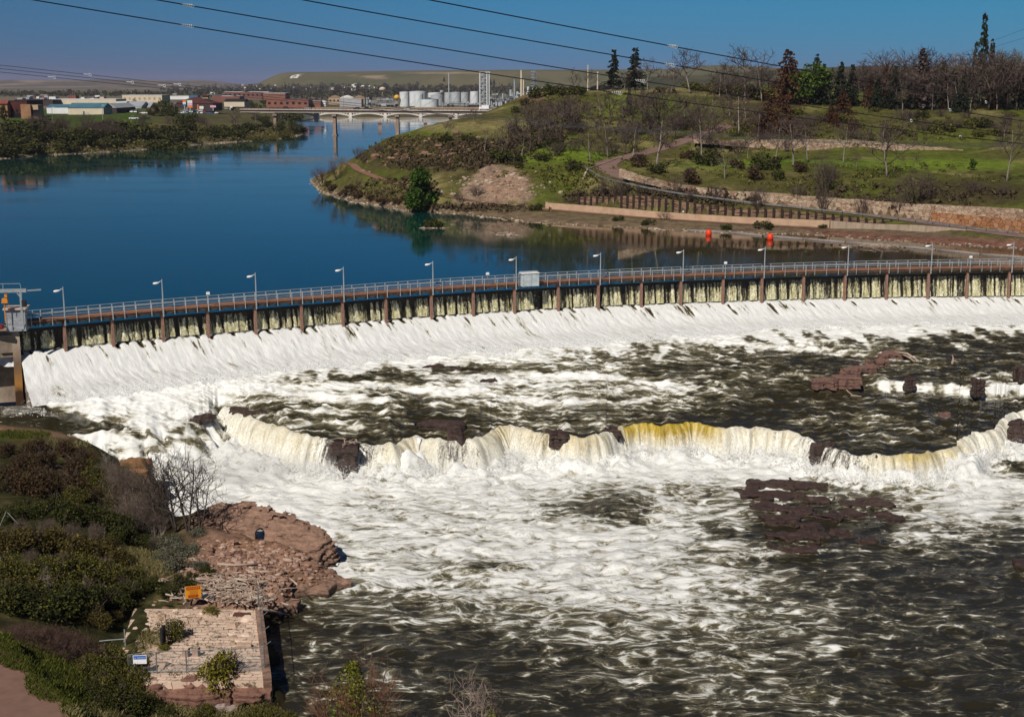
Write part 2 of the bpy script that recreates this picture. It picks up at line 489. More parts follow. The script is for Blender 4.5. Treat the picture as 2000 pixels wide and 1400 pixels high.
def wall_step(hf, line, base_off, top_off, back=4.0, front=3.0, taper=None):
    """line: (x, y, zbase, ztop); terrain falls to zbase in front (towards camera) and rises to ztop behind."""
    l3 = [(p[0], p[1], p[2]) for p in line]; l4 = [(p[0], p[1], p[3]) for p in line]
    dd, zb, side = dist_poly(hf.X, hf.Y, l3); _, zt, _ = dist_poly(hf.X, hf.Y, l4)
    ends = dist_poly(hf.X, hf.Y, [line[0][:2], line[0][:2]])[0]; ende = dist_poly(hf.X, hf.Y, [line[-1][:2], line[-1][:2]])[0]
    interior = (np.abs(ends - dd) > 0.05) & (np.abs(ende - dd) > 0.05)
    up = side > 0
    wf = interior & ~up & (dd < front); wb = interior & up & (dd < back)
    hf.Z = np.where(wf, np.minimum(hf.Z, zb + base_off), hf.Z)
    k = sstep(back * .5, back, dd)
    hf.Z = np.where(wb, hf.Z * k + (zt + top_off) * (1 - k), hf.Z)

# stone retaining wall above the road, terrace wall higher up
STONE = [(1212, 341, 9.4, 329), (1250, 352, 8.2, 342), (1312, 365, 6.5, 357), (1400, 381, 5.3, 371), (1500, 395, 4.3, 377), (1600, 406, 3.3, 384), (1700, 415, 2.6, 392), (1800, 427, 2.1, 399), (1900, 438, 1.9, 404), (2000, 450, 1.8, 410), (2090, 462, 1.7, 417)]
stone_w = []
for u, v, z, vt in STONE:
    x, y, z = H3(u, v, z); stone_w.append((x, y, z, at(u, vt, y)[2]))
stone_w = [tuple(p) for p in resample(stone_w, 3.0)]
wall_step(hill, stone_w, -0.25, -0.15)
TERR = [(1360, 276, 14.2, 272), (1450, 283, 12.3, 274), (1530, 288, 11.7, 273), (1600, 290, 11.3, 272.5), (1680, 291, 11.1, 275), (1750, 292, 11, 281), (1820, 292, 10.9, 287), (1880, 293, 10.8, 291.5)]
terr_w = []
for u, v, z, vt in TERR:
    x, y, z = H3(u, v, z); terr_w.append((x, y, z, at(u, vt, y)[2]))
terr_w = [tuple(p) for p in resample(terr_w, 3.0)]
wall_step(hill, terr_w, -0.1, -0.1)

hU, hV = proj(hill.X, hill.Y, hill.Z)
NZ = fbm(hill.X / 22, hill.Y / 22, 31, 4); NZ2 = fbm(hill.X / 6, hill.Y / 6, 37, 4)
def blendc(col, w, c): return col * (1 - w[..., None]) + np.array(c) * w[..., None]
col = np.zeros(hill.X.shape + (3,)) + np.array(OLIVE)
col = blendc(col, sstep(-.15, .35, NZ + .4 * NZ2), GREEN)
col = blendc(col, sstep(.05, .5, fbm(hill.X / 13, hill.Y / 13, 41, 4) + .3 * NZ2) * .8, DRY)
def brush(u, v, ru, rv, c, s=1.0, soft=0.5, wob=0.35):
    global col
    dd = np.sqrt(((hU - u) / ru) ** 2 + ((hV - v) / rv) ** 2) + wob * NZ2
    col = blendc(col, s * (1 - sstep(1 - soft, 1 + soft, dd)), c)
# flank of the point: brown scrub
brush(840, 305, 130, 34, BROWN, .9); brush(960, 300, 90, 22, BROWN, .7); brush(780, 285, 60, 20, OLIVE, .6); brush(860, 260, 90, 10, GREEN, .7); brush(900, 250, 80, 9, DRY, .6)
scr = inside(hU + 9 * NZ2, hV + 9 * NZ, [(884, 398), (905, 362), (948, 318), (1000, 326), (1030, 350), (1044, 396), (960, 402)]); col = blendc(col, scr * .95, (.25, .175, .125)); brush(985, 362, 40, 28, PINK, .9, .4); brush(1160, 365, 34, 22, DRY, .7)
brush(730, 385, 90, 16, (.10, .075, .038), .8); brush(900, 405, 90, 9, (.11, .085, .045), .8)
brush(1070, 305, 85, 20, LIME, .9, .4); brush(1150, 308, 60, 12, LIME, .9); brush(1100, 330, 60, 16, GREEN, .8)
brush(1200, 215, 160, 34, GREEN, .75); brush(1240, 205, 80, 22, LIME, .4); brush(1120, 200, 60, 22, OLIVE, .7); brush(1050, 215, 40, 25, BROWN, .6); brush(1040, 190, 24, 10, DIRT, .7)
brush(1250, 176, 160, 5, DRY, .9); brush(1400, 182, 80, 5, DRY, .5); brush(1180, 240, 60, 10, DRY, .5); brush(1010, 245, 90, 12, DRY, .6); brush(1320, 225, 90, 26, (.055, .066, .014), .7)
brush(1330, 325, 90, 14, DRY, .6); brush(1420, 322, 120, 9, (.10, .13, .02), .8); brush(1560, 318, 120, 8, (.10, .15, .015), .9); brush(1640, 328, 170, 10, GREEN, .9); brush(1760, 318, 140, 9, (.10, .14, .02), .8); brush(1870, 322, 130, 12, LIME, .8)
brush(1500, 350, 200, 14, OLIVE, .7); brush(1800, 372, 220, 26, (.055, .05, .016), .9); brush(1950, 380, 120, 24, BROWN, .5); brush(1720, 365, 90, 20, GREEN, .6); brush(1300, 345, 60, 10, OLIVE, .8)
brush(1700, 240, 240, 26, (.075, .075, .02), .7); brush(1650, 260, 120, 10, GREEN, .6); brush(1880, 268, 130, 16, GREEN, .7); brush(1560, 245, 90, 20, BROWN, .5); brush(1780, 300, 160, 9, GREEN, .7); brush(1500, 215, 60, 20, BROWN, .7)
brush(1270, 385, 190, 18, (.06, .05, .022), .8); brush(1150, 390, 60, 12, BROWN, .6)
dpath = dist_poly(hill.X, hill.Y, path_w)[0]
low = 1 - sstep(0.9, 1.6, hill.Z + .25 * NZ2)
col = blendc(col, low * .85, (.15, .105, .07))
rb = (1 - sstep(3, 7, dist_poly(hill.X, hill.Y, [p[:2] for p in shore_w])[0])) * (hill.Z < 1.2)
col = blendc(col, rb * sstep(1500, 1660, hU) * .9, (.15, .07, .05))
drd = dist_poly(hill.X, hill.Y, road_w)[0]
col = blendc(col, (1 - sstep(2.4, 4.2, drd + .8 * NZ2)) * .8, (.14, .09, .06))
col = blendc(col, sstep(.25, .5, fbm(hill.X / 3.1, hill.Y / 3.1, 43, 3)) * .45, BROWN)
M_ground = ground_mat("ground_cover", 0.45)
hill_o = struct(grid_mesh("hillside", hill.X, hill.Y, hill.Z, M_ground, keep=~((hill.Z < -2.2) & inr), col=col), "grassy river bank and hillside across the water")

# ---- coarse plain: rows spaced wider with distance
def bank_profile(x, y):
    z = zplain(x, y)
    dl, _, sd = dist_poly(x, y, RIVER, True)
    dl = np.where(inside(x, y, RIVER), -dl, dl)
    left = sstep(-20, -60, x)
    prof = -3 + 3 * sstep(-14, 0.5, dl) + 1.8 * sstep(0.2, 6, dl) + 6.0 * sstep(4, 42, dl) + 6.6 * sstep(36, 90, dl)
    prof2 = -3 + 3 * sstep(-14, 0.5, dl) + 11 * sstep(0, 60, dl)
    p = np.where(x < -60, prof, prof2)
    w = sstep(90, 160, dl)
    return np.minimum(p, z) * (1 - w) + z * w, dl
rows = []
y = 236.0
while y < 14000: rows.append(y); y += max(6.0, (y - 150) * 0.012)
rows = np.array(rows)
tt = np.sign(np.linspace(-1, 1, 331)) * np.abs(np.linspace(-1, 1, 331)) ** 1.35
PX = tt[None, :] * (rows[:, None] * 0.62 + 260); PY = np.repeat(rows[:, None], 331, 1)
PZ, pd = bank_profile(PX, PY)
PZ = PZ + sstep(8, 60, pd) * 0.5 * fbm(PX / 60, PY / 60, 51, 3) * (1 - sstep(1200, 2000, PY)) + sstep(2, 20, pd) * (1 - sstep(30, 120, pd)) * 0.9 * fbm(PX / 12, PY / 12, 52, 3)
cover = (PX > -88) & (PX < 288) & (PY > 240) & (PY < 758)
PZ = np.where(cover & (pd > -30), PZ * 0 - 6, PZ)
pU, pV = proj(PX, PY, PZ)
pn = fbm(PX / 50, PY / 50, 61, 4); pn2 = fbm(PX / 400, PY / 400, 63, 4)
pc = np.zeros(PX.shape + (3,)) + np.array((.060, .075, .018))
pc = blendc(pc, sstep(-.1, .4, pn) * .7, (.10, .095, .035))
town = sstep(120, 200, pd) * sstep(800, 860, PY) * (1 - sstep(2200, 2800, PY))
pc = blendc(pc, town * .85, (.17, .135, .11))
pc = blendc(pc, sstep(0, .4, pn + .5 * pn2) * town * .5, (.07, .075, .03))
bank = (1 - sstep(50, 85, pd + 12 * pn)) * (pd > 0)
pc = blendc(pc, bank * .8, (.070, .060, .026)); pc = blendc(pc, bank * sstep(-.05, .3, fbm(PX / 9, PY / 9, 66, 3)) * .7, (.13, .105, .05))
pc = blendc(pc, (1 - sstep(0, 3, pd)) * .9, (.20, .16, .12))
lawn = (1 - sstep(0, 1, np.abs((pU - 150) / 190))) * (1 - sstep(0, 1, np.abs((pV - 232) / 26)))
pc = blendc(pc, sstep(.05, .3, lawn) * (pd > 40), (.050, .078, .013))
prair = sstep(3200, 4400, PY)
pc = blendc(pc, prair, (.105, .098, .042)); pc = blendc(pc, prair * sstep(-.2, .4, pn2 + .4 * fbm(PX / 900, PY / 200, 67)) * .6, (.065, .075, .025))
pc = blendc(pc, prair * sstep(.2, .3, fbm(PX / 260, PY / 900, 68, 2)) * .5, (.15, .125, .055))
farl = sstep(6200, 7400, PY) * (1 - sstep(420, 560, pU))
pc = blendc(pc, farl, (.085, .070, .045)); pc = blendc(pc, farl * sstep(.12, .3, fbm(PX / 500, PY / 240, 71, 3)) * .8, (.28, .21, .15))
def pbrush(u, v, ru, rv, c, s=1.0):
    global pc
    pc = blendc(pc, s * (1 - sstep(.6, 1.2, np.sqrt(((pU - u) / ru) ** 2 + ((pV - v) / rv) ** 2) + .3 * pn)) * (PY > 3000), c)
pbrush(730, 150, 24, 3, (.33, .24, .16), .9); pbrush(745, 154, 20, 1.6, (.30, .22, .15), .8); pbrush(690, 148, 12, 1, (.26, .2, .13), .7); pbrush(880, 143, 90, 1.8, (.33, .25, .17), .8)
M_plain = ground_mat("plain_cover", 0.06, (.7, 1.2), 0.05)
struct(grid_mesh("town_ground", PX, PY, PZ, M_plain, keep=PZ > -2.6, col=pc), "town plain and prairie beyond the river")

FG = HF(-1250, 1250, 500, 1700, 5.0); FG.Z = bank_profile(FG.X, FG.Y)[0]
def zfar(x, y):
    if 258 < y < 756 and -86 < x < 286: return float(hill.z(x, y))
    z, _ = bank_profile(np.array([x]), np.array([y])); return float(z[0])
def hitfar(u, v, lo=560, hi=9000):
    """ground point on the town side seen at a photo pixel."""
    d = ray(u, v); Y = np.concatenate([np.arange(lo, 2000, 2.0), np.arange(2000, hi, 12.0)])
    zz = CAMZ + d[2] * Y / d[1]; xx = d[0] * Y / d[1]
    z = np.where(Y < 1690, FG.z(xx, np.minimum(Y, 1690)), zplain(xx, Y)); ok = np.nonzero(z >= zz)[0]
    k = ok[0] if len(ok) else len(Y) - 1
    return (float(xx[k]), float(Y[k]), float(z[k]))

# ---- the reservoir
m, t, b = new_mat("reservoir_water")
v = coords(t, (1, 1, 1))
n = noise(t, v, 0.5, 4, 0.55); n2 = noise(t, coords(t, (.02, .05, 1)), 1.0, 3, 0.5)
sa = t.nodes.new('ShaderNodeAttribute'); sa.attribute_name = 'hill_reflection'; t.links.new(mixc(t, sa.outputs['Fac'], mixc(t, n2, (.0003, .030, .028), (.0005, .040, .036)), (.030, .021, .007)), b.inputs['Base Color'])  # attribute mixes the bank's brown reflection into the base colour
b.inputs['Roughness'].default_value = 0.05
b.inputs['IOR'].default_value = 1.55
t.links.new(ramp(t, n2, [(.4, .03), (.62, .10)]), b.inputs['Roughness'])
hgt = math_(t, 'MULTIPLY', n, ramp(t, n2, [(.4, .25), (.62, 1.0)]))
bump(t, b, hgt, 0.012, 0.5)
M_lake = m
lake = MB()
L = [(-700, 150.5), (700, 150.5), (700, 1520), (-700, 1520)]
# reservoir ends at the dam line (built below); coarse sheet clipped there
# ================================================================== the dam
PIER_U = [36, 128, 223, 317, 408, 498, 587, 673, 759, 844, 929, 1010, 1093, 1173, 1254, 1334, 1414, 1494, 1575, 1655, 1735, 1815, 1896, 1976, 2056, 2136, 2216, 2296]
def deck_v(u):      # photo row of the underside of the walkway's near edge
    return float(np.interp(u, [0, 50, 320, 500, 673, 844, 1010, 1173, 1334, 1494, 1655, 1815, 2000, 2300], [641, 637, 612, 597.5, 584, 570.5, 560, 551, 544, 538, 533, 529.5, 527, 524]))
ZD = 1.05           # underside of the walkway beams
dam_line = np.array([onz(u, deck_v(u), ZD) for u in range(-40, 2310, 10)])
dsm = dam_line.copy()
for _ in range(60): dsm[1:-1] = (dsm[:-2] + dsm[1:-1] * 2 + dsm[2:]) / 4
dam_xy = resample([tuple(p) for p in dsm[::6]] + [tuple(dsm[-1])], 0.5)     # near edge of the walkway
tg = np.gradient(dam_xy[:, :2], axis=0); tg /= np.linalg.norm(tg, axis=1)[:, None]
nd = np.stack([tg[:, 1], -tg[:, 0]], 1)                                     # downstream normal
def dam_at_u(u):
    uu, _ = proj(dam_xy[:, 0], dam_xy[:, 1], dam_xy[:, 2] + 0.3); k = int(np.argmin(np.abs(uu - u))); return k
def dpt(k, off, z): return (dam_xy[k, 0] + nd[k, 0] * off, dam_xy[k, 1] + nd[k, 1] * off, z)
def crest_z(u): return float(np.interp(u, [0, 130, 1010, 1976], [-2.3, -2.35, -2.75, -3.45]))
K0, K1 = dam_at_u(36), len(dam_xy) - 1
uu_all, _ = proj(dam_xy[:, 0], dam_xy[:, 1], dam_xy[:, 2])

def dam_band(name, offz, k0, k1, material, parent, step=1, close=True):
    """extrude a cross section (list of (offset downstream, z or callable)) along the dam."""
    ks = list(range(k0, k1 + 1, step)); mb = MB(); n = len(offz)
    for k in ks:
        for o, z in offz: mb.v.append(dpt(k, o, z(uu_all[k]) if callable(z) else z))
    for i in range(len(ks) - 1):
        for j in range(n if close else n - 1):
            a, c = i * n + j, i * n + (j + 1) % n
            mb.f.append((a, c, c + n, a + n))
    if close: mb.f += [tuple(range(n))[::-1], tuple((len(ks) - 1) * n + j for j in range(n))]
    return mb.build(name, material, parent)

M_conc = simple("old_concrete", (.30, .245, .19), (.17, .125, .09), .8, .9, bmp=.05)
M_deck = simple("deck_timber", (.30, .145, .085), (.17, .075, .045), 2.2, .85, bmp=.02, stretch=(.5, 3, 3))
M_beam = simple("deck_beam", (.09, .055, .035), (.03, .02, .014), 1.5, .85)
M_galv = simple("galvanised_steel", (.42, .45, .47), (.30, .32, .33), 2.0, .45, metal=.35)
M_rust = simple("pier_steel", (.30, .17, .125), (.17, .09, .065), 2.0, .8, stretch=(4, 4, 1))
M_board = simple("flashboard_wood", (.030, .024, .016), (.008, .007, .005), 1.2, .6, stretch=(6, 6, .7))
M_white = simple("white_paint", (.78, .78, .76), (.62, .62, .6), 3, .5)
M_dark = simple("dark_metal", (.03, .03, .032), (.015, .015, .016), 3, .5)

dam = empty("dam", dpt(K0, 0, -6))
tag(dam, "long low dam with timber flashboards and slim brown piers crossing the whole river", "dam")
dam_inv = dam.location.copy()
def on_dam(o):
    o.parent = dam; o.location = (-dam.location[0], -dam.location[1], -dam.location[2]); return o
OB = -1.7          # flashboards stand this far upstream of the walkway's near edge
on_dam(dam_band("flashboard", [(OB - .25, .34), (OB, .34), (OB + .1, lambda u: crest_z(u) - .6), (OB - .25, -4.5)], K0, K1, M_board, None, 2))
on_dam(dam_band("spillway", [(OB - .6, -3.9), (OB + .12, lambda u: crest_z(u) - .3), (OB + 2, lambda u: crest_z(u) - 1.3), (OB + 5, -6.6), (OB + 5, -9.5), (OB - .6, -9.5)], K0, K1, M_conc, None, 3))
pk = [dam_at_u(u) for u in PIER_U]
for i, k in enumerate(pk[1:], 1):
    mb = MB(); cz_ = crest_z(PIER_U[i])
    # post on the crest with a raking strut to the walkway
    a = dpt(k, OB + 1.25, cz_ - 1.2); c = dpt(k, OB + 1.05, .85); rz = math.atan2(tg[k, 1], tg[k, 0])
    mb.bar(a, c, .34, .42)
    mb.bar(dpt(k, OB + .42, .7), dpt(k, -.1, ZD + .02), .18, .2)
    mb.box(dpt(k, OB + .3, .85), (.3, 1.3, .18), rz)
    on_dam(mb.build("pier", M_rust))

walk = empty("walkway", dpt(K0, 0, ZD))
tag(walk, "narrow brown timber walkway with grey railings along the top of the dam", "walkway")
def on_walk(o):
    o.parent = walk; o.location = (-walk.location[0], -walk.location[1], -walk.location[2]); return o
DZ = 1.55
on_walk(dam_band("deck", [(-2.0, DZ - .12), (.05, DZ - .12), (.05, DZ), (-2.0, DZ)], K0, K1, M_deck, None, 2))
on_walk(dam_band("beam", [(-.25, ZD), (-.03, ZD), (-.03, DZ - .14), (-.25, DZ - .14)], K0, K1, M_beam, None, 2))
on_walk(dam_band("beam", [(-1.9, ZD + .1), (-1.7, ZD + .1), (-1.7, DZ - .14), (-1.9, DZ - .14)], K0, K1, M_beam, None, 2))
# joist ends under the deck
jm = MB(); rm = {0: MB(), 1: MB()}
for i in range(len(pk) - 1):
    ka, kb = pk[i], pk[i + 1]
    for q in range(4):
        k = int(round(ka + (kb - ka) * q / 4)); rz = math.atan2(tg[k, 1], tg[k, 0])
        jm.box(dpt(k, -.9, ZD - .12), (.16, 1.9, .2), rz)
        kk = min(k + (kb - ka) // 8, len(dam_xy) - 1)
        jm.box(dpt(kk, -.9, ZD - .10), (.12, 1.8, .14), rz)
        big = q == 0
        rm[0].bar(dpt(k, .12, ZD - .2), dpt(k, .12, DZ + 1.02), .075 if not big else .11, .075 if not big else .11)
        rm[1].bar(dpt(kk, -1.95, DZ - .1), dpt(kk, -1.95, DZ + 1.05), .12, .09)
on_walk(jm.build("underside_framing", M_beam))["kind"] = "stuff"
for sgn, o in ((0, .12), (1, -1.95)):
    for h, w in ((1.02, .06), (.55, .055)) if sgn == 0 else ((1.05, .08), (.55, .16)):
        pts = [dpt(k, o, DZ + h) for k in range(K0 + 1, K1, 4)]
        for p, q in zip(pts[:-1], pts[1:]): rm[sgn].bar(p, q, .05, w)
on_walk(rm[0].build("railing", M_galv)); on_walk(rm[1].build("railing", M_galv))

# lamp posts on every second pier
def make_lamp(loc, rz):
    r = empty("lamp_post", loc, rz)
    mb = MB(); mb.tube([(0, 0, -.9), (0, 0, 2.0), (0, 0, 4.0)], [.1, .085, .07], 8); mb.box((0, 0, .9), (.26, .22, .1)); mb.box((0, 0, -.3), (.2, .2, .12)); mb.build("pole", M_galv, r)
    mb = MB(); mb.tube([(0, 0, 3.78), (-.25, 0, 3.72), (-.45, 0, 3.6)], .045, 6); mb.build("arm", M_galv, r)
    mb = MB()
    mb.tube([(-.35, 0, 3.62), (-.55, 0, 3.56), (-.8, 0, 3.52), (-1.05, 0, 3.50), (-1.15, 0, 3.50)], [.06, .12, .15, .13, .05], 8)
    mb.build("lamp_head", M_white, r, smooth=True)
    return r
lamp_us = [PIER_U[i] for i in range(1, 27, 2)]
ords = ["first", "second", "third", "fourth", "fifth", "sixth", "seventh", "eighth", "ninth", "tenth", "eleventh", "twelfth", "thirteenth", "fourteenth", "fifteenth"]
lamp0 = None
for i, u in enumerate(lamp_us):
    k = dam_at_u(u); loc = dpt(k, .16, DZ); rz = math.atan2(tg[k, 1], tg[k, 0]) - .15
    if u > 2000: break
    if lamp0 is None: lamp0 = make_lamp(loc, rz); o = lamp0
    else: o = copy_tree(lamp0, loc, rz)
    lab = {0: "grey lamp post nearest the little tin hut on the dam", 5: "grey lamp post standing right behind the white cabinet on the dam", 11: "last grey lamp post on the dam at the far right edge"}.get(i)
    tag(o, lab or "grey lamp post on the dam walkway, %s counting from the tin hut" % ords[i], "lamp post", "lamp posts along the dam walkway")

# small square floodlights on the railing
fl0 = None
for i, (u, lab) in enumerate(((407, "small white floodlight on the dam railing between the second and third lamp posts"), (953, "small white floodlight on the railing just left of the white cabinet"),
                              (1414, "small white floodlight on the railing midway along the right half of the dam"), (1896, "small white floodlight on the dam railing, rightmost of the four"))):
    k = dam_at_u(u); loc = dpt(k, .12, DZ + 1.0); rz = math.atan2(tg[k, 1], tg[k, 0])
    if fl0 is None:
        fl0 = o = empty("floodlight", loc, rz)
        MB().bar((0, 0, 0), (0, 0, .55), .06, .06).build("bracket", M_galv, o); MB().box((0, 0, .72), (.45, .28, .34), 0, .85).build("lamp_head", M_white, o)
    else: o = copy_tree(fl0, loc, rz)
    tag(o, lab, "floodlight", "floodlights on the dam railing")

# white cabinet with pipe loop
k = dam_at_u(1032); r = empty("control_cabinet", dpt(k, .55, DZ - .55), math.atan2(tg[k, 1], tg[k, 0]))
tag(r, "pale grey steel cabinet hung on the near side of the dam walkway", "cabinet")
M_cab = simple("cabinet_paint", (.50, .56, .58), (.34, .38, .39), 1.5, .5)
MB().box((0, 0, 1.1), (2.55, 1.1, 1.9)).build("body", M_cab, r)
MB().box((-.1, 0, 2.12), (2.75, 1.3, .12)).build("roof", M_white, r)
mb = MB(); [mb.box((x, -.565, 1.05), (.05, .03, 1.8)) for x in (-1.2, 0.05, 1.2)]; [mb.box((0, -.565, z), (2.4, .03, .05)) for z in (.2, 1.97)]; mb.build("door_trim", M_galv, r)
MB().tube([(-1.6, .3, .2), (-1.6, .3, 2.1), (-1.45, .3, 2.3), (1.3, .3, 2.3), (1.45, .3, 2.1), (1.45, .3, .2)], .05, 6).build("pipe", M_galv, r)

# tin hut at the left end
k = dam_at_u(36); r = empty("tin_hut", dpt(k, .3, 0), .18)
tag(r, "small weathered tin clad hut with a flat roof at the left end of the dam", "hut")
M_tin = simple("weathered_tin", (.44, .47, .52), (.20, .19, .20), 1.6, .5, metal=.2, stretch=(1, 1, 2))
mb = MB(); mb.box((-.2, .4, 2.0), (2.2, 2.0, 2.5)); mb.build("wall", M_tin, r)
mb = MB(); [mb.box((-.2, .4, z), (2.24, 2.04, .06)) for z in (.8, 1.5, 2.25)]; [mb.box((-.2 + x, .4 - y, 2.0), (.12, .12, 2.54)) for x in (-1.07, 1.07) for y in (1.0,)]; mb.build("trim", M_galv, r)
mb = MB(); mb.box((-.2, .4, 3.36), (2.75, 2.6, .2)); mb.build("roof", simple("hut_roof", (.52, .42, .36), (.42, .33, .28), 1), r)
MB().box((-.2, .4, .67), (2.3, 2.1, .16)).build("sill", M_galv, r); MB().bar((.8, .4, 3.3), (1.8, .4, 2.4), .05, .05).build("brace", M_galv, r)

# hoist gantry over the left abutment
gx, gy, _ = onz(-12, 655, 1.2); 
r = empty("hoist_gantry", (gx, gy + 5, 1.0), .12)
tag(r, "grey steel hoist gantry with overhead beam behind the tin hut", "gantry")
for x in (-4.2, 1.6): mb = MB(); mb.bar((x, 0, 0), (x, 0, 4.6), .26, .26); mb.bar((x, 0, 2.4), (x - 1.2, 0, .3), .08, .08); mb.bar((x, 0, 3.9), (x - .6 if x > 0 else x + .6, 0, 4.7), .12, .12); mb.build("leg", M_galv, r)
mb = MB(); mb.bar((-4.8, 0, 4.75), (2.3, 0, 4.75), .3, .42); mb.bar((-4.8, 0, 5.6), (1.6, 0, 5.6), .06, .06); mb.bar((1.6, 0, 5.6), (1.7, 0, 4.9), .06, .06); [mb.bar((x, 0, 4.9), (x, 0, 5.6), .06, .06) for x in (-4, -2.2, -.4)]; mb.bar((2.4, 0, 4.72), (4.0, .1, 4.8), .16, .16); mb.build("beam", M_galv, r)
mb = MB(); [mb.box((1.95, -.1, z), (.5, .5, .34)) for z in (3.4, 3.0)]; mb.build("signal_box", M_dark, r)
mb = MB(); mb.box((-.3, 0, 3.55), (.75, .5, .55), 0, .8); mb.box((-.15, 0, 4.15), (.3, .3, .4)); mb.bar((.1, 0, 3.2), (.1, 0, 2.5), .06, .06); mb.tube([(-.4, 0, 3.2), (-.4, 0, .8)], .07, 6); mb.build("hoist", simple("hoist_orange", (.65, .26, .02), (.5, .16, .01), 3), r)
mb = MB(); mb.box((-2, 0, .35), (2.5, 1, .5)); mb.build("machine", simple("dark_red", (.22, .02, .02)), r)

# left abutment: concrete block wall with wing wall falling to the toe
mb = MB()
A0 = dpt(K0, -2.5, 0)
abut = empty("abutment_wall", (A0[0], A0[1], -6)); tag(abut, "brown concrete abutment and wing wall at the left end of the dam", "wall")
def aw(mb, foot, zt, zb):
    n = len(foot); vs = [(x, y, zb) for x, y in foot] + [(x, y, z) for (x, y), z in zip(foot, zt)]
    mb.add(vs, [tuple(range(n, 2 * n)), tuple(range(n))[::-1]] + [(i, (i + 1) % n, (i + 1) % n + n, i + n) for i in range(n)])
def xy(u, v, z): return onz(u, v, z)[:2]
mb = MB()
e = dpt(K0, .2, 0); ew = dpt(K0, -4.0, 0)
aw(mb, [(e[0] - 30, e[1] - 11), (e[0] - .1, e[1]), (ew[0] - .1, ew[1]), (ew[0] - 30, ew[1] - 8)], [.6] * 4, -2.7)
mb.build("lintel", M_conc, abut, loc=(-A0[0], -A0[1], 6))
mb = MB(); aw(mb, [(e[0] - 30, e[1] - 7), (e[0] - .3, e[1] + 3), (ew[0] - .1, ew[1] + 3), (ew[0] - 30, ew[1] - 4)], [-2.6] * 4, -9); [mb.box((e[0] - 1.4 - 1.9 * k, e[1] - .5 - .7 * k, -1.0), (1.7, .5, 2.2), .35) for k in range(3)]; mb.build("wall", M_conc, abut, loc=(-A0[0], -A0[1], 6))
mb = MB()
t0 = np.array(e[:2]); t1 = np.array(xy(44, 752, -5.6))
dn = (t1 - t0); dn /= np.linalg.norm(dn); ln = np.array([-dn[1], dn[0]])
if ln[0] > 0: ln = -ln
prof = [(0, .3), (.08, -1.0), (.25, -3.0), (.5, -4.6), (1.0, -6.3)]
LL = np.linalg.norm(t1 - t0)
vs = []
for tq, z in prof:
    for w in (0, .9):
        p = t0 + dn * LL * tq + ln * w; vs += [(p[0], p[1], z), (p[0], p[1], -10)]
fs = []
for i in range(len(prof) - 1):
    a = i * 4; b_ = a + 4; fs += [(a, b_, b_ + 2, a + 2), (a, a + 1, b_ + 1, b_), (a + 2, b_ + 2, b_ + 3, a + 3)]
fs += [(16, 17, 19, 18)]
mb.add(vs, fs)
m, t, b = new_mat("stained_concrete")
n = noise(t, coords(t, (1, 1, .4)), .9, 5, .65)
tc = t.nodes.new("ShaderNodeTexCoord"); sx = t.nodes.new("ShaderNodeSeparateXYZ"); t.links.new(tc.outputs['Object'], sx.inputs[0])
hz = math_(t, 'ADD', math_(t, 'MULTIPLY_ADD', sx.outputs[2], .125, .72), math_(t, 'MULTIPLY', n, .3))
t.links.new(ramp(t, hz, [(-.0, (.05, .02, .004)), (.02, (.23, .10, .012)), (.05, (.10, .06, .03)), (.25, (.22, .16, .115)), (.5, (.33, .27, .21))]), b.inputs['Base Color']); b.inputs['Roughness'].default_value = .85
# heights run from about -6 (rusty algae near the water) to 0
for n_ in [n_ for n_ in t.nodes if n_.type == 'VALTORGB']: 
    for e_, p_ in zip(n_.color_ramp.elements, (.05, .16, .42, .62, .9)): e_.position = p_
mb.build("wing_wall", m, abut, loc=(-A0[0], -A0[1], 6))
mb = MB(); M_tarp = simple("white_tarp", (.8, .8, .8), (.6, .6, .62), 2, .6)
px0 = onz(-10, 700, -2.8)
vs = []; 
for i in range(13):
    for j, z in enumerate((-2.3, -2.7, -3.3, -4.0)):
        q = i / 12; x, y, _ = onz(-30 + 58 * q, 690, -2.4); vs.append((x, y - .2 - .12 * math.sin(i * 2.1) - .08 * j, z if j < 3 or i > 7 else z + .6 - .05 * i))
mb.add(vs, [(i * 4 + j, i * 4 + 4 + j, i * 4 + 5 + j, i * 4 + 1 + j) for i in range(12) for j in range(3)])
o = mb.build("tarpaulin", M_tarp, smooth=True); tag(o, "white tarpaulin hanging over the concrete left of the dam", "tarpaulin")

# ---- the reservoir sheet, ending at the flashboards
ks = list(range(0, len(dam_xy), 3))
front = [dpt(k, OB - .12, 0) for k in ks]
front = [(front[0][0] - 300, front[0][1] - 60, 0)] + front + [(front[-1][0] + 300, front[-1][1], 0)]
rowsY = [0, .006, .012, .02, .03, .04, .05, .06, .075, .09, .1, .12, .14, .16, .2, .24, .34, .48, .66, .82, 1.0]
X = np.array([[p[0] * (1 + 2.2 * s) for p in front] for s in rowsY]); Yg = np.array([[p[1] + (1500 - p[1]) * s for p in front] for s in rowsY]); Zg = X * 0
dsh = dist_poly(X, Yg, [p[:2] for p in shore_w[3:]])[0]
hill_reflection = sstep(75, 20, dsh + 14 * fbm(X / 30, Yg / 30, 77, 2)) * sstep(-28, 22, X) * .95  # hillside reflection painted brown into the water along the right bank
o = struct(grid_mesh("reservoir_water", X, Yg, Zg, M_lake, smooth=False, fattrs={"hill_reflection": hill_reflection}), "calm blue reservoir water above the dam")
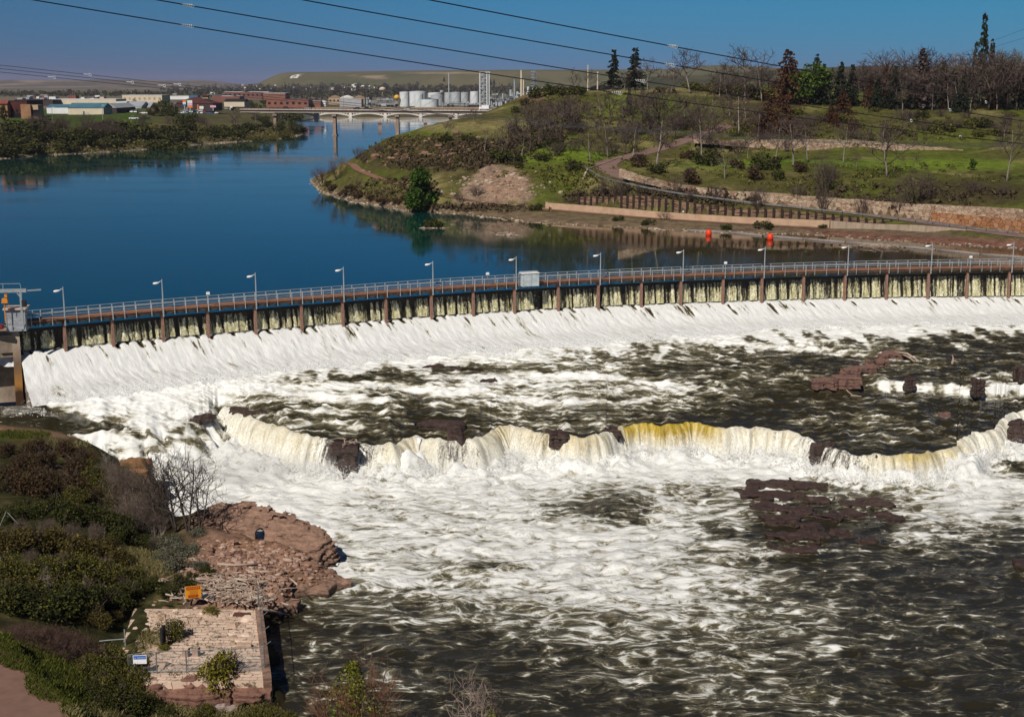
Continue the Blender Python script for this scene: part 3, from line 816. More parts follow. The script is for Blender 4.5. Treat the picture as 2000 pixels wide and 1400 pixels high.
# ================================================================== water below the dam
ZB = -11.8           # pool below the falls
US = np.arange(0, 2001, 100)
def rowmap(txt):
    vs, g = [], []
    for ln in txt.strip().splitlines():
        a, b_ = ln.split(':'); vs.append(float(a)); q = [float(c) for c in b_.strip()]; g.append(q)
    return np.array(vs), np.array(g) / 9.0
RAPID = rowmap("""
600:999999999999999999999
640:999999999999998643333
660:999999999998764333222
680:999999998875434454222
700:999999987665433322422
720:999998532234423323323
740:399986322565433433234
760:299987654544554322234
780:289874433454343222212
800:257863322343332123211
820:124764332233321134211
840:223675222244321123311
860:235687212222321133321
880:345688222222221122221
900:678888322222221122221
""")
POOL = rowmap("""
820:999999999999999999999
880:567679999999999999985
920:999889999999899999995
960:999999988887655843698
1000:999999977774276213686
1040:999999977787784111443
1080:888888877788875311322
1120:888888876678876422111
1160:555555445666776432111
1200:222222233445565432211
1240:222222223233444332221
1280:222222222112344332221
1320:222222222112334321211
1360:222222222111223332211
1420:222222222111222222111
""")
def sample_map(mp, u, v):
    vs, g = mp
    fu = np.clip(np.asarray(u) / 100.0, 0, 19.999); iu = fu.astype(int); au = fu - iu
    v = np.clip(v, vs[0], vs[-1] - 1e-6); iv = np.clip(np.searchsorted(vs, v, side='right') - 1, 0, len(vs) - 2); av = (v - vs[iv]) / (vs[iv + 1] - vs[iv])
    au = au * au * (3 - 2 * au); av = av * av * (3 - 2 * av)
    return (g[iv, iu] * (1 - au) + g[iv, iu + 1] * au) * (1 - av) + (g[iv + 1, iu] * (1 - au) + g[iv + 1, iu + 1] * au) * av

# ---- edge of the natural falls and where its water lands: (u, v, z lip, horizontal reach, amber, thinness)
LIP = [(-160, 843, -7.6, 4.5, 0, .3), (0, 843, -7.6, 4.5, 0, .3), (100, 842, -7.6, 4.5, 0, .2), (200, 838, -7.5, 5, .1, .1), (300, 832, -7.5, 5, .1, 0), (360, 824, -7.4, 5, .1, 0), (400, 806, -7.3, 5, .1, 0), (425, 790, -7.2, 4, .1, .1), (450, 795, -7.2, 3, .1, .2), (480, 808, -7.3, 2.6, .3, .2),
       (520, 822, -7.4, 2.4, .5, .1), (560, 834, -7.6, 2.6, .5, .1), (600, 841, -7.7, 2.6, .45, .1), (640, 846, -7.8, 2.6, .2, .45), (665, 852, -7.9, 2.4, .1, .9), (690, 856, -7.9, 2.4, .1, .95), (712, 858, -7.9, 2.4, .1, .5), (740, 862, -8, 2.5, .2, .35), (765, 862, -8, 2.5, .4, .15), (790, 848, -8, 2.8, .6, .1), (815, 846, -8, 3.2, .3, 0),
       (850, 850, -8, 3, .35, .1), (885, 852, -8, 3, .2, .55), (920, 850, -8, 2.8, .3, .3), (950, 842, -8.05, 2.4, .6, .1), (975, 828, -8.05, 2.2, .9, 0), (1000, 826, -8.1, 2.4, .4, 0), (1040, 836, -8.1, 2, .6, .3), (1080, 842, -8.1, 1.8, .75, .35), (1120, 846, -8.15, 1.8, .85, .1), (1160, 846, -8.15, 1.8, .7, 0), (1190, 834, -8.2, 2, .1, 0),
       (1220, 826, -8.2, 1.7, .9, 0), (1260, 824, -8.2, 1.6, 1, 0), (1310, 825, -8.2, 1.6, 1, 0), (1360, 821, -8.25, 1.6, .95, 0), (1400, 830, -8.3, 1.6, .8, .05), (1430, 830, -8.3, 1.8, .2, .2), (1470, 830, -8.4, 1.8, .3, .2), (1510, 834, -8.4, 1.8, .25, .2), (1550, 838, -8.5, 1.8, .3, .1),
       (1580, 850, -8.6, 1.8, .0, .35), (1610, 862, -8.65, 1.8, 0, .6), (1640, 874, -8.75, 1.8, 0, .5), (1675, 880, -8.8, 1.7, .15, .5), (1710, 884, -8.85, 1.6, .35, .25), (1750, 884, -8.9, 1.6, .55, .1), (1790, 884, -8.9, 1.6, .8, 0), (1830, 876, -8.85, 1.6, .5, .1), (1866, 868, -8.8, 1.7, .45, .1),
       (1874, 852, -8.7, 2, .2, .1), (1905, 838, -8.6, 2, .15, .25), (1940, 833, -8.55, 2, .2, .25), (1952, 815, -8.4, 2.2, .15, .1), (1965, 803, -8.3, 2.4, .1, .1), (1990, 794, -8.2, 2.6, .05, .2), (2040, 790, -8.2, 2.6, .0, .2), (2120, 796, -8.3, 2.5, .1, .2), (2230, 800, -8.4, 2.5, .2, .2), (2400, 800, -8.4, 2.5, .2, .2)]
lw = np.array([list(onz(u, v, z)) + [rch, am, th] for u, v, z, rch, am, th in LIP])
lw[:, 5] *= .9; lw[:, 4] *= np.where(lw[:, 0] > 10, 1, .6)
# resample densely without smoothing the corners away
s_ = np.concatenate([[0], np.cumsum(np.linalg.norm(np.diff(lw[:, :2], axis=0), axis=1))])
NL = 1150
ss = np.linspace(0, s_[-1], NL)
LW = np.stack([np.interp(ss, s_, lw[:, k]) for k in range(6)], 1)
for _ in range(4): LW[1:-1, :3] = (LW[:-2, :3] + 2 * LW[1:-1, :3] + LW[2:, :3]) / 4
jag = 1.0 * fbm(ss / 3.2, ss * 0, 81, 4) + .35 * perlin(ss / .8, ss * 0, 82)
LW[:, 2] += -.35 * LW[:, 5] + .42 * fbm(ss / 1.9, ss * 0 + 4, 83, 3) - .12
LW[:, 1] += jag
ts = np.gradient(LW[:, :2], axis=0)
for _ in range(70): ts[1:-1] = (ts[:-2] + 2 * ts[1:-1] + ts[2:]) / 4
ts /= np.linalg.norm(ts, axis=1)[:, None]
NO = np.stack([ts[:, 1], -ts[:, 0]], 1)               # outward, downstream
lipU, lipV = proj(LW[:, 0], LW[:, 1], LW[:, 2])

# ---- toe of the spillway chute
TOE = [(-160, 815), (0, 812), (60, 800), (140, 792), (230, 778), (320, 764), (420, 748), (520, 736), (640, 724), (760, 712), (900, 699), (1010, 690), (1150, 678), (1300, 666), (1450, 655), (1600, 645), (1750, 640), (1900, 638), (2000, 638), (2150, 637), (2300, 637)]
def toe_z(u): return float(np.interp(u, [0, 400, 800, 1200, 2000], [-5.9, -5.7, -5.6, -5.5, -5.4]))
toe_w = np.array([onz(u, v, toe_z(u)) for u, v in TOE])
# chute: from crest to toe, columns along the dam
kc = np.arange(K0, K1 + 1)
cr = np.array([dpt(k, OB + .15, crest_z(uu_all[k]) ) for k in kc])
st = np.concatenate([[0], np.cumsum(np.linalg.norm(np.diff(toe_w[:, :2], axis=0), axis=1))])
# match columns: each crest point goes downstream along the dam normal to the toe polyline
def toe_hit(k):
    p = np.array(dpt(k, 0, 0)[:2]); n_ = nd[k]
    bt = None
    for i in range(len(toe_w) - 1):
        a, b_ = toe_w[i, :2], toe_w[i + 1, :2]; e_ = b_ - a
        den = n_[0] * e_[1] - n_[1] * e_[0]
        if abs(den) < 1e-9: continue
        w = a - p; t_ = (w[0] * e_[1] - w[1] * e_[0]) / den; s2 = (w[0] * n_[1] - w[1] * n_[0]) / den
        if -0.001 <= s2 <= 1.001 and t_ > 0 and (bt is None or t_ < bt[0]): bt = (t_, toe_w[i, 2] + s2 * (toe_w[i + 1, 2] - toe_w[i, 2]))
    return bt
th = [toe_hit(k) for k in kc]
tl = np.array([h[0] if h else np.nan for h in th]); tz = np.array([h[1] if h else np.nan for h in th])
ok = ~np.isnan(tl); tl = np.interp(kc, kc[ok], tl[ok]); tz = np.interp(kc, kc[ok], tz[ok])
for _ in range(30): tl[1:-1] = (tl[:-2] + 2 * tl[1:-1] + tl[2:]) / 4
NT = 64
kf = np.linspace(0, len(kc) - 1, 1300)
def ci(a): return np.interp(kf, np.arange(len(kc)), a)
cx, cy_, cz0 = ci(cr[:, 0]), ci(cr[:, 1]), ci(cr[:, 2]); nx_, ny_ = ci(nd[kc, 0]), ci(nd[kc, 1]); tlf, tzf = ci(tl), ci(tz)
T = np.linspace(0, 1, NT)[:, None]
run = (tlf - OB)[None, :] * T
steep = np.minimum(run / 8.0, 1.0)                      # concrete ogee takes the first eight metres
ZC = cz0[None, :] + (tzf - cz0)[None, :] * (0.80 * sstep(0, 1, steep ** .85) + 0.20 * T)
XC = cx[None, :] + nx_[None, :] * run; YC = cy_[None, :] + ny_[None, :] * run
SL = np.repeat((kf * 0.5)[None, :], NT, 0)              # metres along the dam
RUN = run
lump = fbm(SL / 2.4, RUN / 5, 91, 4) * .55 + fbm(SL / .7, RUN / 2.2, 92, 3) * .25 + ridged(SL / 1.1 + .4 * perlin(SL / 4, RUN / 4, 90), RUN / 7, 93, 3) * .25
amp = sstep(0, .25, T) * (1 - .35 * sstep(.8, 1, T))
ZC = ZC + lump * amp * (.12 + .40 * T)
YC = YC - .22 * amp * perlin(SL / .9, RUN / 1.6, 94)
# dark clefts behind each pier and board post near the crest
ZC = ZC - .55 * sstep(.94, 1, T)
cle = np.zeros_like(SL)
cr_u, _ = proj(cx, cy_, cz0)
posts = []
for i in range(len(PIER_U) - 1):
    for q in range(4): posts.append((PIER_U[i] + (PIER_U[i + 1] - PIER_U[i]) * q / 4, q == 0))
for pu, big in posts:
    j = int(np.argmin(np.abs(cr_u - pu))); s0 = kf[j] * .5; r_ = rng.random()
    ln = (.5 + 1.9 * r_ ** 2) * (1.7 if big else 1) if pu < 1240 else ((5.6 if pu < 1500 else 3.6) if big else .2)
    drift = .55 + .3 * rng.random()
    a0 = 0 if pu < 1240 or not big else 1.1
    w_ = (.16 + .14 * r_) * (1.25 if big else 1)
    cle += np.exp(-((SL - s0 - RUN * .16 * drift) / w_) ** 2) * sstep(a0 - .3, a0 + .4, RUN) * (1 - sstep(ln * .5, ln, RUN)) * (.9 if big else .55 + .4 * r_)
cle = np.clip(cle, 0, 1)
ZC -= cle * .35
cU, cV = proj(XC, YC, ZC)
tear = sstep(.10, .42, fbm((SL - RUN * .1) / .55, RUN / 5.5, 98, 4)) * (.42 * (1 - sstep(1.5, 6, RUN)) + .24) + .35 * sstep(.15, .5, fbm((SL - RUN * .1) / 3.2, RUN / 9, 99, 3))
foamC = np.clip(1.0 - cle * 1.1 - tear * .8 + .06 * lump - .10 * sstep(.72, 1, T) * (1 - sample_map(RAPID, cU, cV)), 0, 1)

def water_mat(name, fine=1.0, streak=None, bmp=.26, xs=.55, lw=.34, nw=.26, lo=(.50, .50, .46), deep=(.022, .0185, .009), mid=(.32, .285, .185)):
    """dark olive river water; the foam attribute says how much of it is broken white."""
    m, t, b = new_mat(name)
    a = t.nodes.new("ShaderNodeAttribute"); a.attribute_name = 'foam'
    f = a.outputs['Fac']
    if streak is None: v = coords(t, (xs, 1, 1))
    else:
        at_ = t.nodes.new("ShaderNodeCombineXYZ")
        for i, nm in enumerate(streak[0]):
            q = t.nodes.new("ShaderNodeAttribute"); q.attribute_name = nm
            t.links.new(math_(t, 'MULTIPLY', q.outputs['Fac'], streak[1][i]), at_.inputs[i])
        v = at_.outputs[0]
    w = t.nodes.new("ShaderNodeTexNoise"); w.inputs['Scale'].default_value = .16 * fine; w.inputs['Detail'].default_value = 3; t.links.new(v, w.inputs['Vector'])
    vm = t.nodes.new("ShaderNodeVectorMath"); vm.operation = 'MULTIPLY_ADD'; vm.inputs[1].default_value = (4.5, 4.5, 0) if streak is None else (1.2, 1.2, 0)
    t.links.new(w.outputs['Color'], vm.inputs[0]); t.links.new(v, vm.inputs[2]); wv = vm.outputs[0]
    n1 = noise(t, wv, .95 * fine, 8, .70)
    rd = t.nodes.new("ShaderNodeTexNoise"); rd.noise_type = 'RIDGED_MULTIFRACTAL'; rd.normalize = True
    rd.inputs['Scale'].default_value = .75 * fine; rd.inputs['Detail'].default_value = 5; rd.inputs['Roughness'].default_value = .6; rd.inputs['Lacunarity'].default_value = 2.2
    t.links.new(wv, rd.inputs['Vector'])
    n3 = noise(t, v, 6.0 * fine, 4, .75)
    lc = []
    for sc_ in (.42, 1.15):
        vo = t.nodes.new("ShaderNodeTexVoronoi"); vo.feature = 'DISTANCE_TO_EDGE'; vo.inputs['Scale'].default_value = sc_ * fine; t.links.new(wv, vo.inputs['Vector'])
        lc.append(ramp(t, vo.outputs['Distance'], [(0.0, 1.0), (.16, .25), (.4, 0.0)]))
    lace = math_(t, 'MULTIPLY', math_(t, 'ADD', math_(t, 'MULTIPLY', lc[0], .55), math_(t, 'MULTIPLY', lc[1], .45)), ramp(t, n1, [(.38, .15), (.6, 1.0)]))
    s = math_(t, 'ADD', math_(t, 'ADD', math_(t, 'MULTIPLY', n1, .44), math_(t, 'MULTIPLY', rd.outputs[0], .22)), math_(t, 'ADD', math_(t, 'MULTIPLY_ADD', n3, nw, (.26 - nw) * .5), math_(t, 'MULTIPLY', lace, lw)))
    # s centres near .5; compare with 1 - foam
    thr = math_(t, 'MULTIPLY_ADD', f, -.64, .80)
    d = math_(t, 'SUBTRACT', s, thr)
    foam = ramp(t, math_(t, 'ADD', d, .5), [(.48, 0.0), (.545, .45), (.65, 1.0)])
    aer = ramp(t, math_(t, 'ADD', d, .5), [(.27, 0.0), (.42, .22), (.55, 1.0)])
    white = mixc(t, math_(t, 'MULTIPLY_ADD', n1, .7, math_(t, 'MULTIPLY', n3, .4)), lo, (.93, .93, .92))
    c1 = mixc(t, aer, deep, mid)
    c2 = mixc(t, foam, c1, white)
    t.links.new(c2, b.inputs['Base Color'])
    t.links.new(math_(t, 'MULTIPLY_ADD', foam, .5, .10), b.inputs['Roughness'])
    b.inputs['IOR'].default_value = 1.33
    t.links.new(math_(t, 'MULTIPLY_ADD', foam, -.35, .5), b.inputs['Specular IOR Level'])
    bump(t, b, math_(t, 'ADD', math_(t, 'MULTIPLY', s, .8), math_(t, 'MULTIPLY', foam, .15)), bmp / fine, .9)
    return m
M_rapid = water_mat("white_water", 1.15, xs=.32, nw=.13, bmp=.2)
M_pool = water_mat("pool_water", 1.3, bmp=.32, nw=.15, lw=.42)
M_chute = water_mat("chute_water", 1.0, (("flow_s", "flow_t"), (1.5, .20)), .14, lo=(.36, .37, .36))
struct(grid_mesh("spillway_water", XC, YC, ZC, M_chute, fattrs={"foam": foamC, "flow_s": SL, "flow_t": RUN}), "white water pouring down the dam's spillway")

# ---- curtains of leaking water over the flashboards
m, t, b = new_mat("leak_water")
at_ = t.nodes.new("ShaderNodeCombineXYZ")
for i, (nm, sc_) in enumerate((("flow_s", 2.1), ("flow_t", .16))):
    q = t.nodes.new("ShaderNodeAttribute"); q.attribute_name = nm; t.links.new(math_(t, 'MULTIPLY', q.outputs['Fac'], sc_), at_.inputs[i])
q = t.nodes.new("ShaderNodeAttribute"); q.attribute_name = 'thick'
n1 = noise(t, at_.outputs[0], 1.3, 5, .7); n2 = noise(t, coords(t, (6, 6, 2.5)), 1.0, 3, .7)
s = math_(t, 'ADD', math_(t, 'MULTIPLY', n1, .75), math_(t, 'MULTIPLY', n2, .25))
al = ramp(t, math_(t, 'ADD', s, math_(t, 'MULTIPLY_ADD', q.outputs['Fac'], .4, -.2)), [(.40, 0.0), (.56, 1.0)])
t.links.new(al, b.inputs['Alpha'])
t.links.new(ramp(t, math_(t, 'ADD', math_(t, 'MULTIPLY', n2, .6), math_(t, 'MULTIPLY', n1, .4)), [(.33, (.22, .19, .07)), (.50, (.46, .42, .22)), (.64, (.82, .80, .68))]), b.inputs['Base Color'])
b.inputs['Roughness'].default_value = .35
bump(t, b, s, .12, .7)
NB = 16
tb = np.linspace(0, 1, NB)[:, None]
topz = np.full(len(kf), .02); botz = cz0 + .15
ob = .18 + .55 * tb ** 1.2 * np.ones((1, len(kf)))
XB = cx[None, :] + nx_[None, :] * (ob - .12); YB = cy_[None, :] + ny_[None, :] * (ob - .12); ZBd = topz[None, :] * (1 - tb ** 1.3) + botz[None, :] * tb ** 1.3
sB = np.repeat((kf * .5)[None, :], NB, 0)
thick = .66 + .8 * perlin(sB / 1.4, sB * 0 + 3, 95) + .5 * perlin(sB / .55, sB * 0 + 8, 96)
pier_s = np.array([kf[int(np.argmin(np.abs(cr_u - u)))] * .5 for u in PIER_U])
board = np.zeros_like(sB)
for i in range(len(PIER_U) - 1):
    for q_ in range(4):
        s0 = pier_s[i] + (pier_s[i + 1] - pier_s[i]) * q_ / 4
        board = np.maximum(board, np.exp(-((sB - s0 - .25) / .16) ** 2) * (.75 if q_ else .3))
thick = np.clip(thick - board * .8, 0, 1) * (.45 + .55 * tb)
o = struct(grid_mesh("leak_water", XB + nx_ * 0, YB - .15 * perlin(sB / .5, tb * 2 + sB * 0, 97), ZBd, m, fattrs={"flow_s": sB, "flow_t": tb * 3 + sB * 0, "thick": thick}), "thin yellowish veils of water leaking through the flashboards")

# ---- rapids: ruled sheet from the chute's toe to the lip of the falls
frac = np.linspace(0, 1, NL)
toeX = XC[-1, :]; toeY = YC[-1, :]; toeZ = (cz0 + (tzf - cz0))
# pair lip points with toe points by bearing from the camera
lb = LW[:, 0] / LW[:, 1]; lbm = np.maximum.accumulate(lb + np.arange(NL) * 1e-7)
tbear = toeX / toeY
ext = np.linspace(-.62, tbear[0], 30)[:-1]
tbX = np.concatenate([ext * toeY[0], toeX]); tbY = np.concatenate([np.full(29, toeY[0]), toeY]); tbZ = np.concatenate([np.full(29, toeZ[0]), toeZ]); tbr = np.concatenate([ext, tbear])
o_ = np.argsort(tbr)
lbs = lbm.copy()
for _ in range(40): lbs[1:-1] = (lbs[:-2] + 2 * lbs[1:-1] + lbs[2:]) / 4
TX = np.interp(lbs, tbr[o_], tbX[o_]); TY = np.interp(lbs, tbr[o_], tbY[o_]); TZ = np.interp(lbs, tbr[o_], tbZ[o_])
NR = 250
r = np.linspace(-.10, 1, NR)[:, None]
RX = TX[None, :] * (1 - r) + LW[None, :, 0] * r; RY = TY[None, :] * (1 - r) + LW[None, :, 1] * r
rc = np.clip(r, 0, 1)
RZ = TZ[None, :] * (1 - rc) + LW[None, :, 2] * rc + np.maximum(-r, 0) * 2.0 - .9 * sstep(-.02, -.09, r + .06 * fbm(LW[None, :, 0] / 3.5, r * 4, 109, 3))
RZ = RZ + .28 * sstep(.0, .5, rc) * sstep(1.0, .5, rc)
# ledge on the right and broken steps on the left part of the shelf
def ledge(line, drop, w=1.1, spread=14):
    global RZ
    dd, vv, sd = dist_poly(RX, RY, [onz(*p)[:2] + (0,) for p in line])
    e0 = np.minimum(np.hypot(RX - onz(*line[0])[0], RY - onz(*line[0])[1]), np.hypot(RX - onz(*line[-1])[0], RY - onz(*line[-1])[1]))
    sgn = dd * np.sign(sd)                       # + upstream
    fade = sstep(0, 3, e0 - dd + 1.2)
    up = drop * .5 * sstep(-w, 0, sgn) * np.exp(-np.maximum(sgn, 0) / spread); dn_ = -drop * .5 * sstep(w * .2, -w, sgn) * np.exp(-np.maximum(-sgn - w, 0) / spread)
    RZ = RZ + (up + dn_) * fade
    return np.exp(-((sgn + w * .6) / (w * 1.0)) ** 2) * fade, np.exp(-((sgn + w * 2.6) / (w * 2.4)) ** 2) * fade
wf1, wf1b = ledge([(1690, 742, -6.4), (1760, 742, -6.4), (1850, 745, -6.4), (1900, 748, -6.4), (1960, 742, -6.4), (2050, 735, -6.4), (2200, 732, -6.4)], 1.0, .7)
wf2, _ = ledge([(1400, 668, -5.6), (1480, 672, -5.6), (1580, 676, -5.6), (1660, 682, -5.6), (1740, 686, -5.6)], .4, .8)
wf3, _ = ledge([(620, 755, -6.2), (720, 752, -6.2), (800, 752, -6.2), (860, 760, -6.2), (960, 752, -6.1)], .5, 1.0)
wf4, _ = ledge([(540, 782, -6.7), (600, 778, -6.7), (690, 780, -6.7), (780, 782, -6.7)], .45, .9)
wf5, _ = ledge([(600, 806, -7.0), (640, 798, -7.0), (720, 796, -7.0), (775, 800, -7.0)], .4, .9)
wf6, _ = ledge([(540, 826, -7.2), (600, 817, -7.2), (660, 818, -7.2), (730, 824, -7.3)], .4, .9)
wf7, _ = ledge([(1020, 722, -5.9), (1120, 730, -6), (1240, 728, -6), (1330, 738, -6)], .35, 1.0)
wf8, _ = ledge([(1010, 770, -6.6), (1100, 776, -6.7), (1230, 768, -6.6)], .35, 1.0)
wf9, _ = ledge([(-90, 819, -6.9), (60, 816, -6.9), (150, 821, -7.0), (225, 826, -7.0)], .7, .7)
RU, RV = proj(RX, RY, RZ)
fr = sample_map(RAPID, RU, RV)
wav = ridged(RX / 7.0 + .8 * perlin(RX / 14, RY / 14, 101), RY / 2.3 + 1.1 * perlin(RX / 9, RY / 9, 102), 103, 3)     # standing waves across the flow
turb = fbm(RX / 1.6, RY / 1.1, 105, 4)
crest = sstep(.66, .92, wav)
hAmp = (.34 + .75 * fr) * (.8 + .2 * sstep(0, .08, rc)) * (1 - .75 * sstep(.93, 1, rc))
RZ = RZ + hAmp * (.95 * (wav - .5) + .45 * turb) + .16 * fbm(RX / 5, RY / 3, 106, 3)
RZ = RZ + (1 - sstep(0, .06, rc)) * (lump[-1, :].mean()) * .1
foamR = fr * (.86 + .2 * (1 - sstep(1300, 1500, RU))) + .03 + .52 * crest * (.14 + fr) + .12 * turb + (.50 * wf1 + .25 * wf1b) * (.75 + 1.1 * fbm(RX / 1.6, RY / 9, 108, 3)) + .30 * (wf2 + wf3 + wf4 + wf5 + wf6) + .26 * (wf7 + wf8) + .42 * wf9
foamR = np.maximum(foamR, (.96 - .3 * turb) * (1 - sstep(.02, .26, rc + .34 * fbm(RX / 3.2, RY / 9, 107, 3))) * sstep(.1, .45, fr + .05 * turb + .12 * (RU > 90)))
foamR = np.clip(foamR - .05, 0, 1)
foamR *= 1 - .93 * sstep(-4, 16, RV + 10 * turb - np.interp(RU, [0, 45, 100, 230, 290, 340], [738, 750, 790, 828, 846, 900]))
foamR *= 1 - .5 * sstep(.965, 1, rc) * (fr < .6)
struct(grid_mesh("rapids_water", RX, RY, RZ, M_rapid, fattrs={"foam": foamR}), "dark rapids with standing waves between dam and falls")

# ---- the falls
NF = 44
tf = np.linspace(0, 1, NF)[:, None]
sF = np.repeat(ss[None, :], NF, 0)
reach = LW[None, :, 3] * (1 + .6 * fbm(ss / 1.7, ss * 0 + 2, 111, 3)[None, :])
ripple = .16 * fbm(sF / .55, tf * 1.2 + sF * .02, 112, 3) + .30 * fbm(sF / 2.4, tf * .8 + sF * .02, 113, 2)
zl = RZ[-1, :][None, :]
apron = sstep(2.2, 4.2, LW[:, 3])[None, :]
out = reach * (tf ** .8) * (1 + 0) + ripple * sstep(0, .3, tf)
drop = (tf ** 1.7) * (1 - apron) + apron * (.15 * tf + .85 * tf ** 1.15)
FX = RX[-1, :][None, :] + NO[None, :, 0] * out; FY = RY[-1, :][None, :] + NO[None, :, 1] * out
FZ = zl + (ZB - .6 - zl) * drop + apron * .5 * fbm(sF / 1.1, tf * 3, 115, 3) * sstep(.05, .3, tf)
amb = np.repeat(LW[None, :, 4], NF, 0); thn = np.repeat(LW[None, :, 5], NF, 0)
amb = np.clip(amb + .22 * fbm(sF / .9, tf * .2, 116, 2), 0, 1)
m, t, b = new_mat("falling_water")
fa = {k: t.nodes.new("ShaderNodeAttribute") for k in ("flow_s", "flow_t", "amber", "thin")}
for k, q in fa.items(): q.attribute_name = k
cv = t.nodes.new("ShaderNodeCombineXYZ"); t.links.new(math_(t, 'MULTIPLY', fa["flow_s"].outputs['Fac'], 1.7), cv.inputs[0]); t.links.new(math_(t, 'MULTIPLY', fa["flow_t"].outputs['Fac'], 1.25), cv.inputs[1])
n1 = noise(t, cv.outputs[0], 1.2, 6, .68, .25)
v3 = coords(t, (4, 4, 1.6)); n2 = noise(t, v3, 1.6, 4, .75)
s = math_(t, 'ADD', math_(t, 'MULTIPLY', n1, .6), math_(t, 'MULTIPLY', n2, .4))
whitec = ramp(t, n2, [(.35, (.62, .60, .50)), (.6, (.84, .84, .80))])
ambc = ramp(t, n1, [(.3, (.20, .125, .006)), (.5, (.42, .29, .020)), (.68, (.60, .48, .12))])
ft = fa["flow_t"].outputs['Fac']
wf = math_(t, 'SUBTRACT', 1.0, math_(t, 'MULTIPLY', fa["amber"].outputs['Fac'], ramp(t, math_(t, 'ADD', ft, math_(t, 'MULTIPLY_ADD', s, .9, -.45)), [(.35, 1.0), (.8, 0.0)])))
wf = math_(t, 'ADD', wf, math_(t, 'MULTIPLY_ADD', s, 1.1, -.60), clamp=True)
c = mixc(t, wf, ambc, whitec)
gap = math_(t, 'MULTIPLY', fa["thin"].outputs['Fac'], ramp(t, ft, [(.55, 1.0), (.95, .25)]))
dk = ramp(t, math_(t, 'ADD', s, math_(t, 'MULTIPLY', gap, -.42)), [(.24, 0.0), (.37, 1.0)])
t.links.new(mixc(t, dk, (.030, .016, .010), c), b.inputs['Base Color'])
b.inputs['Roughness'].default_value = .4
bump(t, b, s, .3, .8)
apr = np.repeat(apron, NF, 0)
struct(grid_mesh("cascade_water", FX, FY, FZ + 1.1 * apr * (fbm(FX / 3.6, FY / 2.4, 117, 3) + .25 * fbm(FX / 1.2, FY / 1.0, 118, 2)) * sstep(0, .15, tf), M_rapid, keep=apr > .45, fattrs={"foam": np.clip(.72 + 1.0 * fbm(FX / 3.4, FY / 1.5, 119, 3), 0, 1)}), "tumbling white cascade at the left end of the falls")
struct(grid_mesh("waterfall", FX, FY, FZ, m, keep=apr < .6, fattrs={"flow_s": sF, "flow_t": tf + sF * 0, "amber": amb, "thin": thn}), "low natural waterfall stretching across the river below the dam")

# ---- pool
px_ = np.arange(-90, 122, .3); py_ = np.arange(58, 168, .3)
GX, GY = np.meshgrid(px_, py_)
GZ = np.full(GX.shape, ZB)
gU, gV = proj(GX, GY, GZ)
fp = sample_map(POOL, gU, gV)
LINE = [(LW[i, 0] + NO[i, 0] * LW[i, 3], LW[i, 1] + NO[i, 1] * LW[i, 3]) for i in range(0, NL, 6)]
db, _, sb = dist_poly(GX, GY, LINE)
boil = np.exp(-(db / 2.2) ** 2)
fp = np.maximum(fp, np.exp(-(db / 5.0) ** 2) * .98)
wx = GX + 2.4 * fbm(GX / 9, GY / 9, 121, 2); wy = GY + 2.4 * fbm(GX / 9 + 31, GY / 9, 122, 2)
t1 = fbm(wx / 3.0, wy / 2.2, 123, 4); t2 = ridged(wx / 5, wy / 3.2, 124, 3); t3 = fbm(wx / 9, wy / 6, 125, 2)
GZ = GZ + (.26 + .75 * fp) * (.55 * t1 + .45 * (t2 - .5)) + .16 * t3 + np.exp(-(db / 2.9) ** 2) * (.7 + 1.7 * fbm(GX / 2.1, GY / 1.9, 126, 4) + 2.4 * np.maximum(fbm(GX / 6.5, GY / 9, 128, 2), -.1) + .5 * fbm(GX / .8, GY / .8, 127, 2))
def hump(u, v, r_, h, foam, fade=1.0):
    """ledges hidden just under the surface that lift and darken the flow."""
    global GZ, fp
    x, y, _ = onz(u, v, ZB); q = np.exp(-(((GX - x) / r_[0]) ** 2 + ((GY - y) / r_[1]) ** 2) ** 1.5)
    GZ = GZ + q * h; fp = fp * (1 - q * fade) + foam * q * fade
hump(1200, 985, (4.4, 4.6), .45, .26, .9)
hump(1150, 1045, (5.5, .9), .1, .98); hump(1090, 975, (4, 1.0), .0, .75, .6)
hump(1440, 1015, (1.1, 3.4), .05, .72, .8); hump(1490, 1082, (2.2, .7), .05, .85, .8); hump(1650, 1078, (2.6, .4), .05, .7, .7); hump(1770, 1050, (2.4, 1.3), .1, .85, .7); hump(1640, 965, (1.6, 1.6), .1, .45, .7); hump(1420, 1065, (2.6, 1.1), .1, .9, .6)
hump(940, 1110, (4.5, 1.7), .25, .30, .8); hump(1990, 915, (2.6, 1.8), .3, .2); hump(360, 870, (3, 1.5), 0, .45, .6)
foamP = np.clip(fp * .80 - .05 * (fp < .3) + .16 * (t2 - .45) + .20 * t1 * fp + .05 + .10 * t3, 0, 1)
inside_pool = sb * db < 0.9      # downstream side of the landing line (plus a margin)
keepP = inside_pool | (db < 1.2)
struct(grid_mesh("river_pool_water", GX, GY, GZ, M_pool, keep=keepP, fattrs={"foam": foamP}), "churning foam streaked pool below the falls")

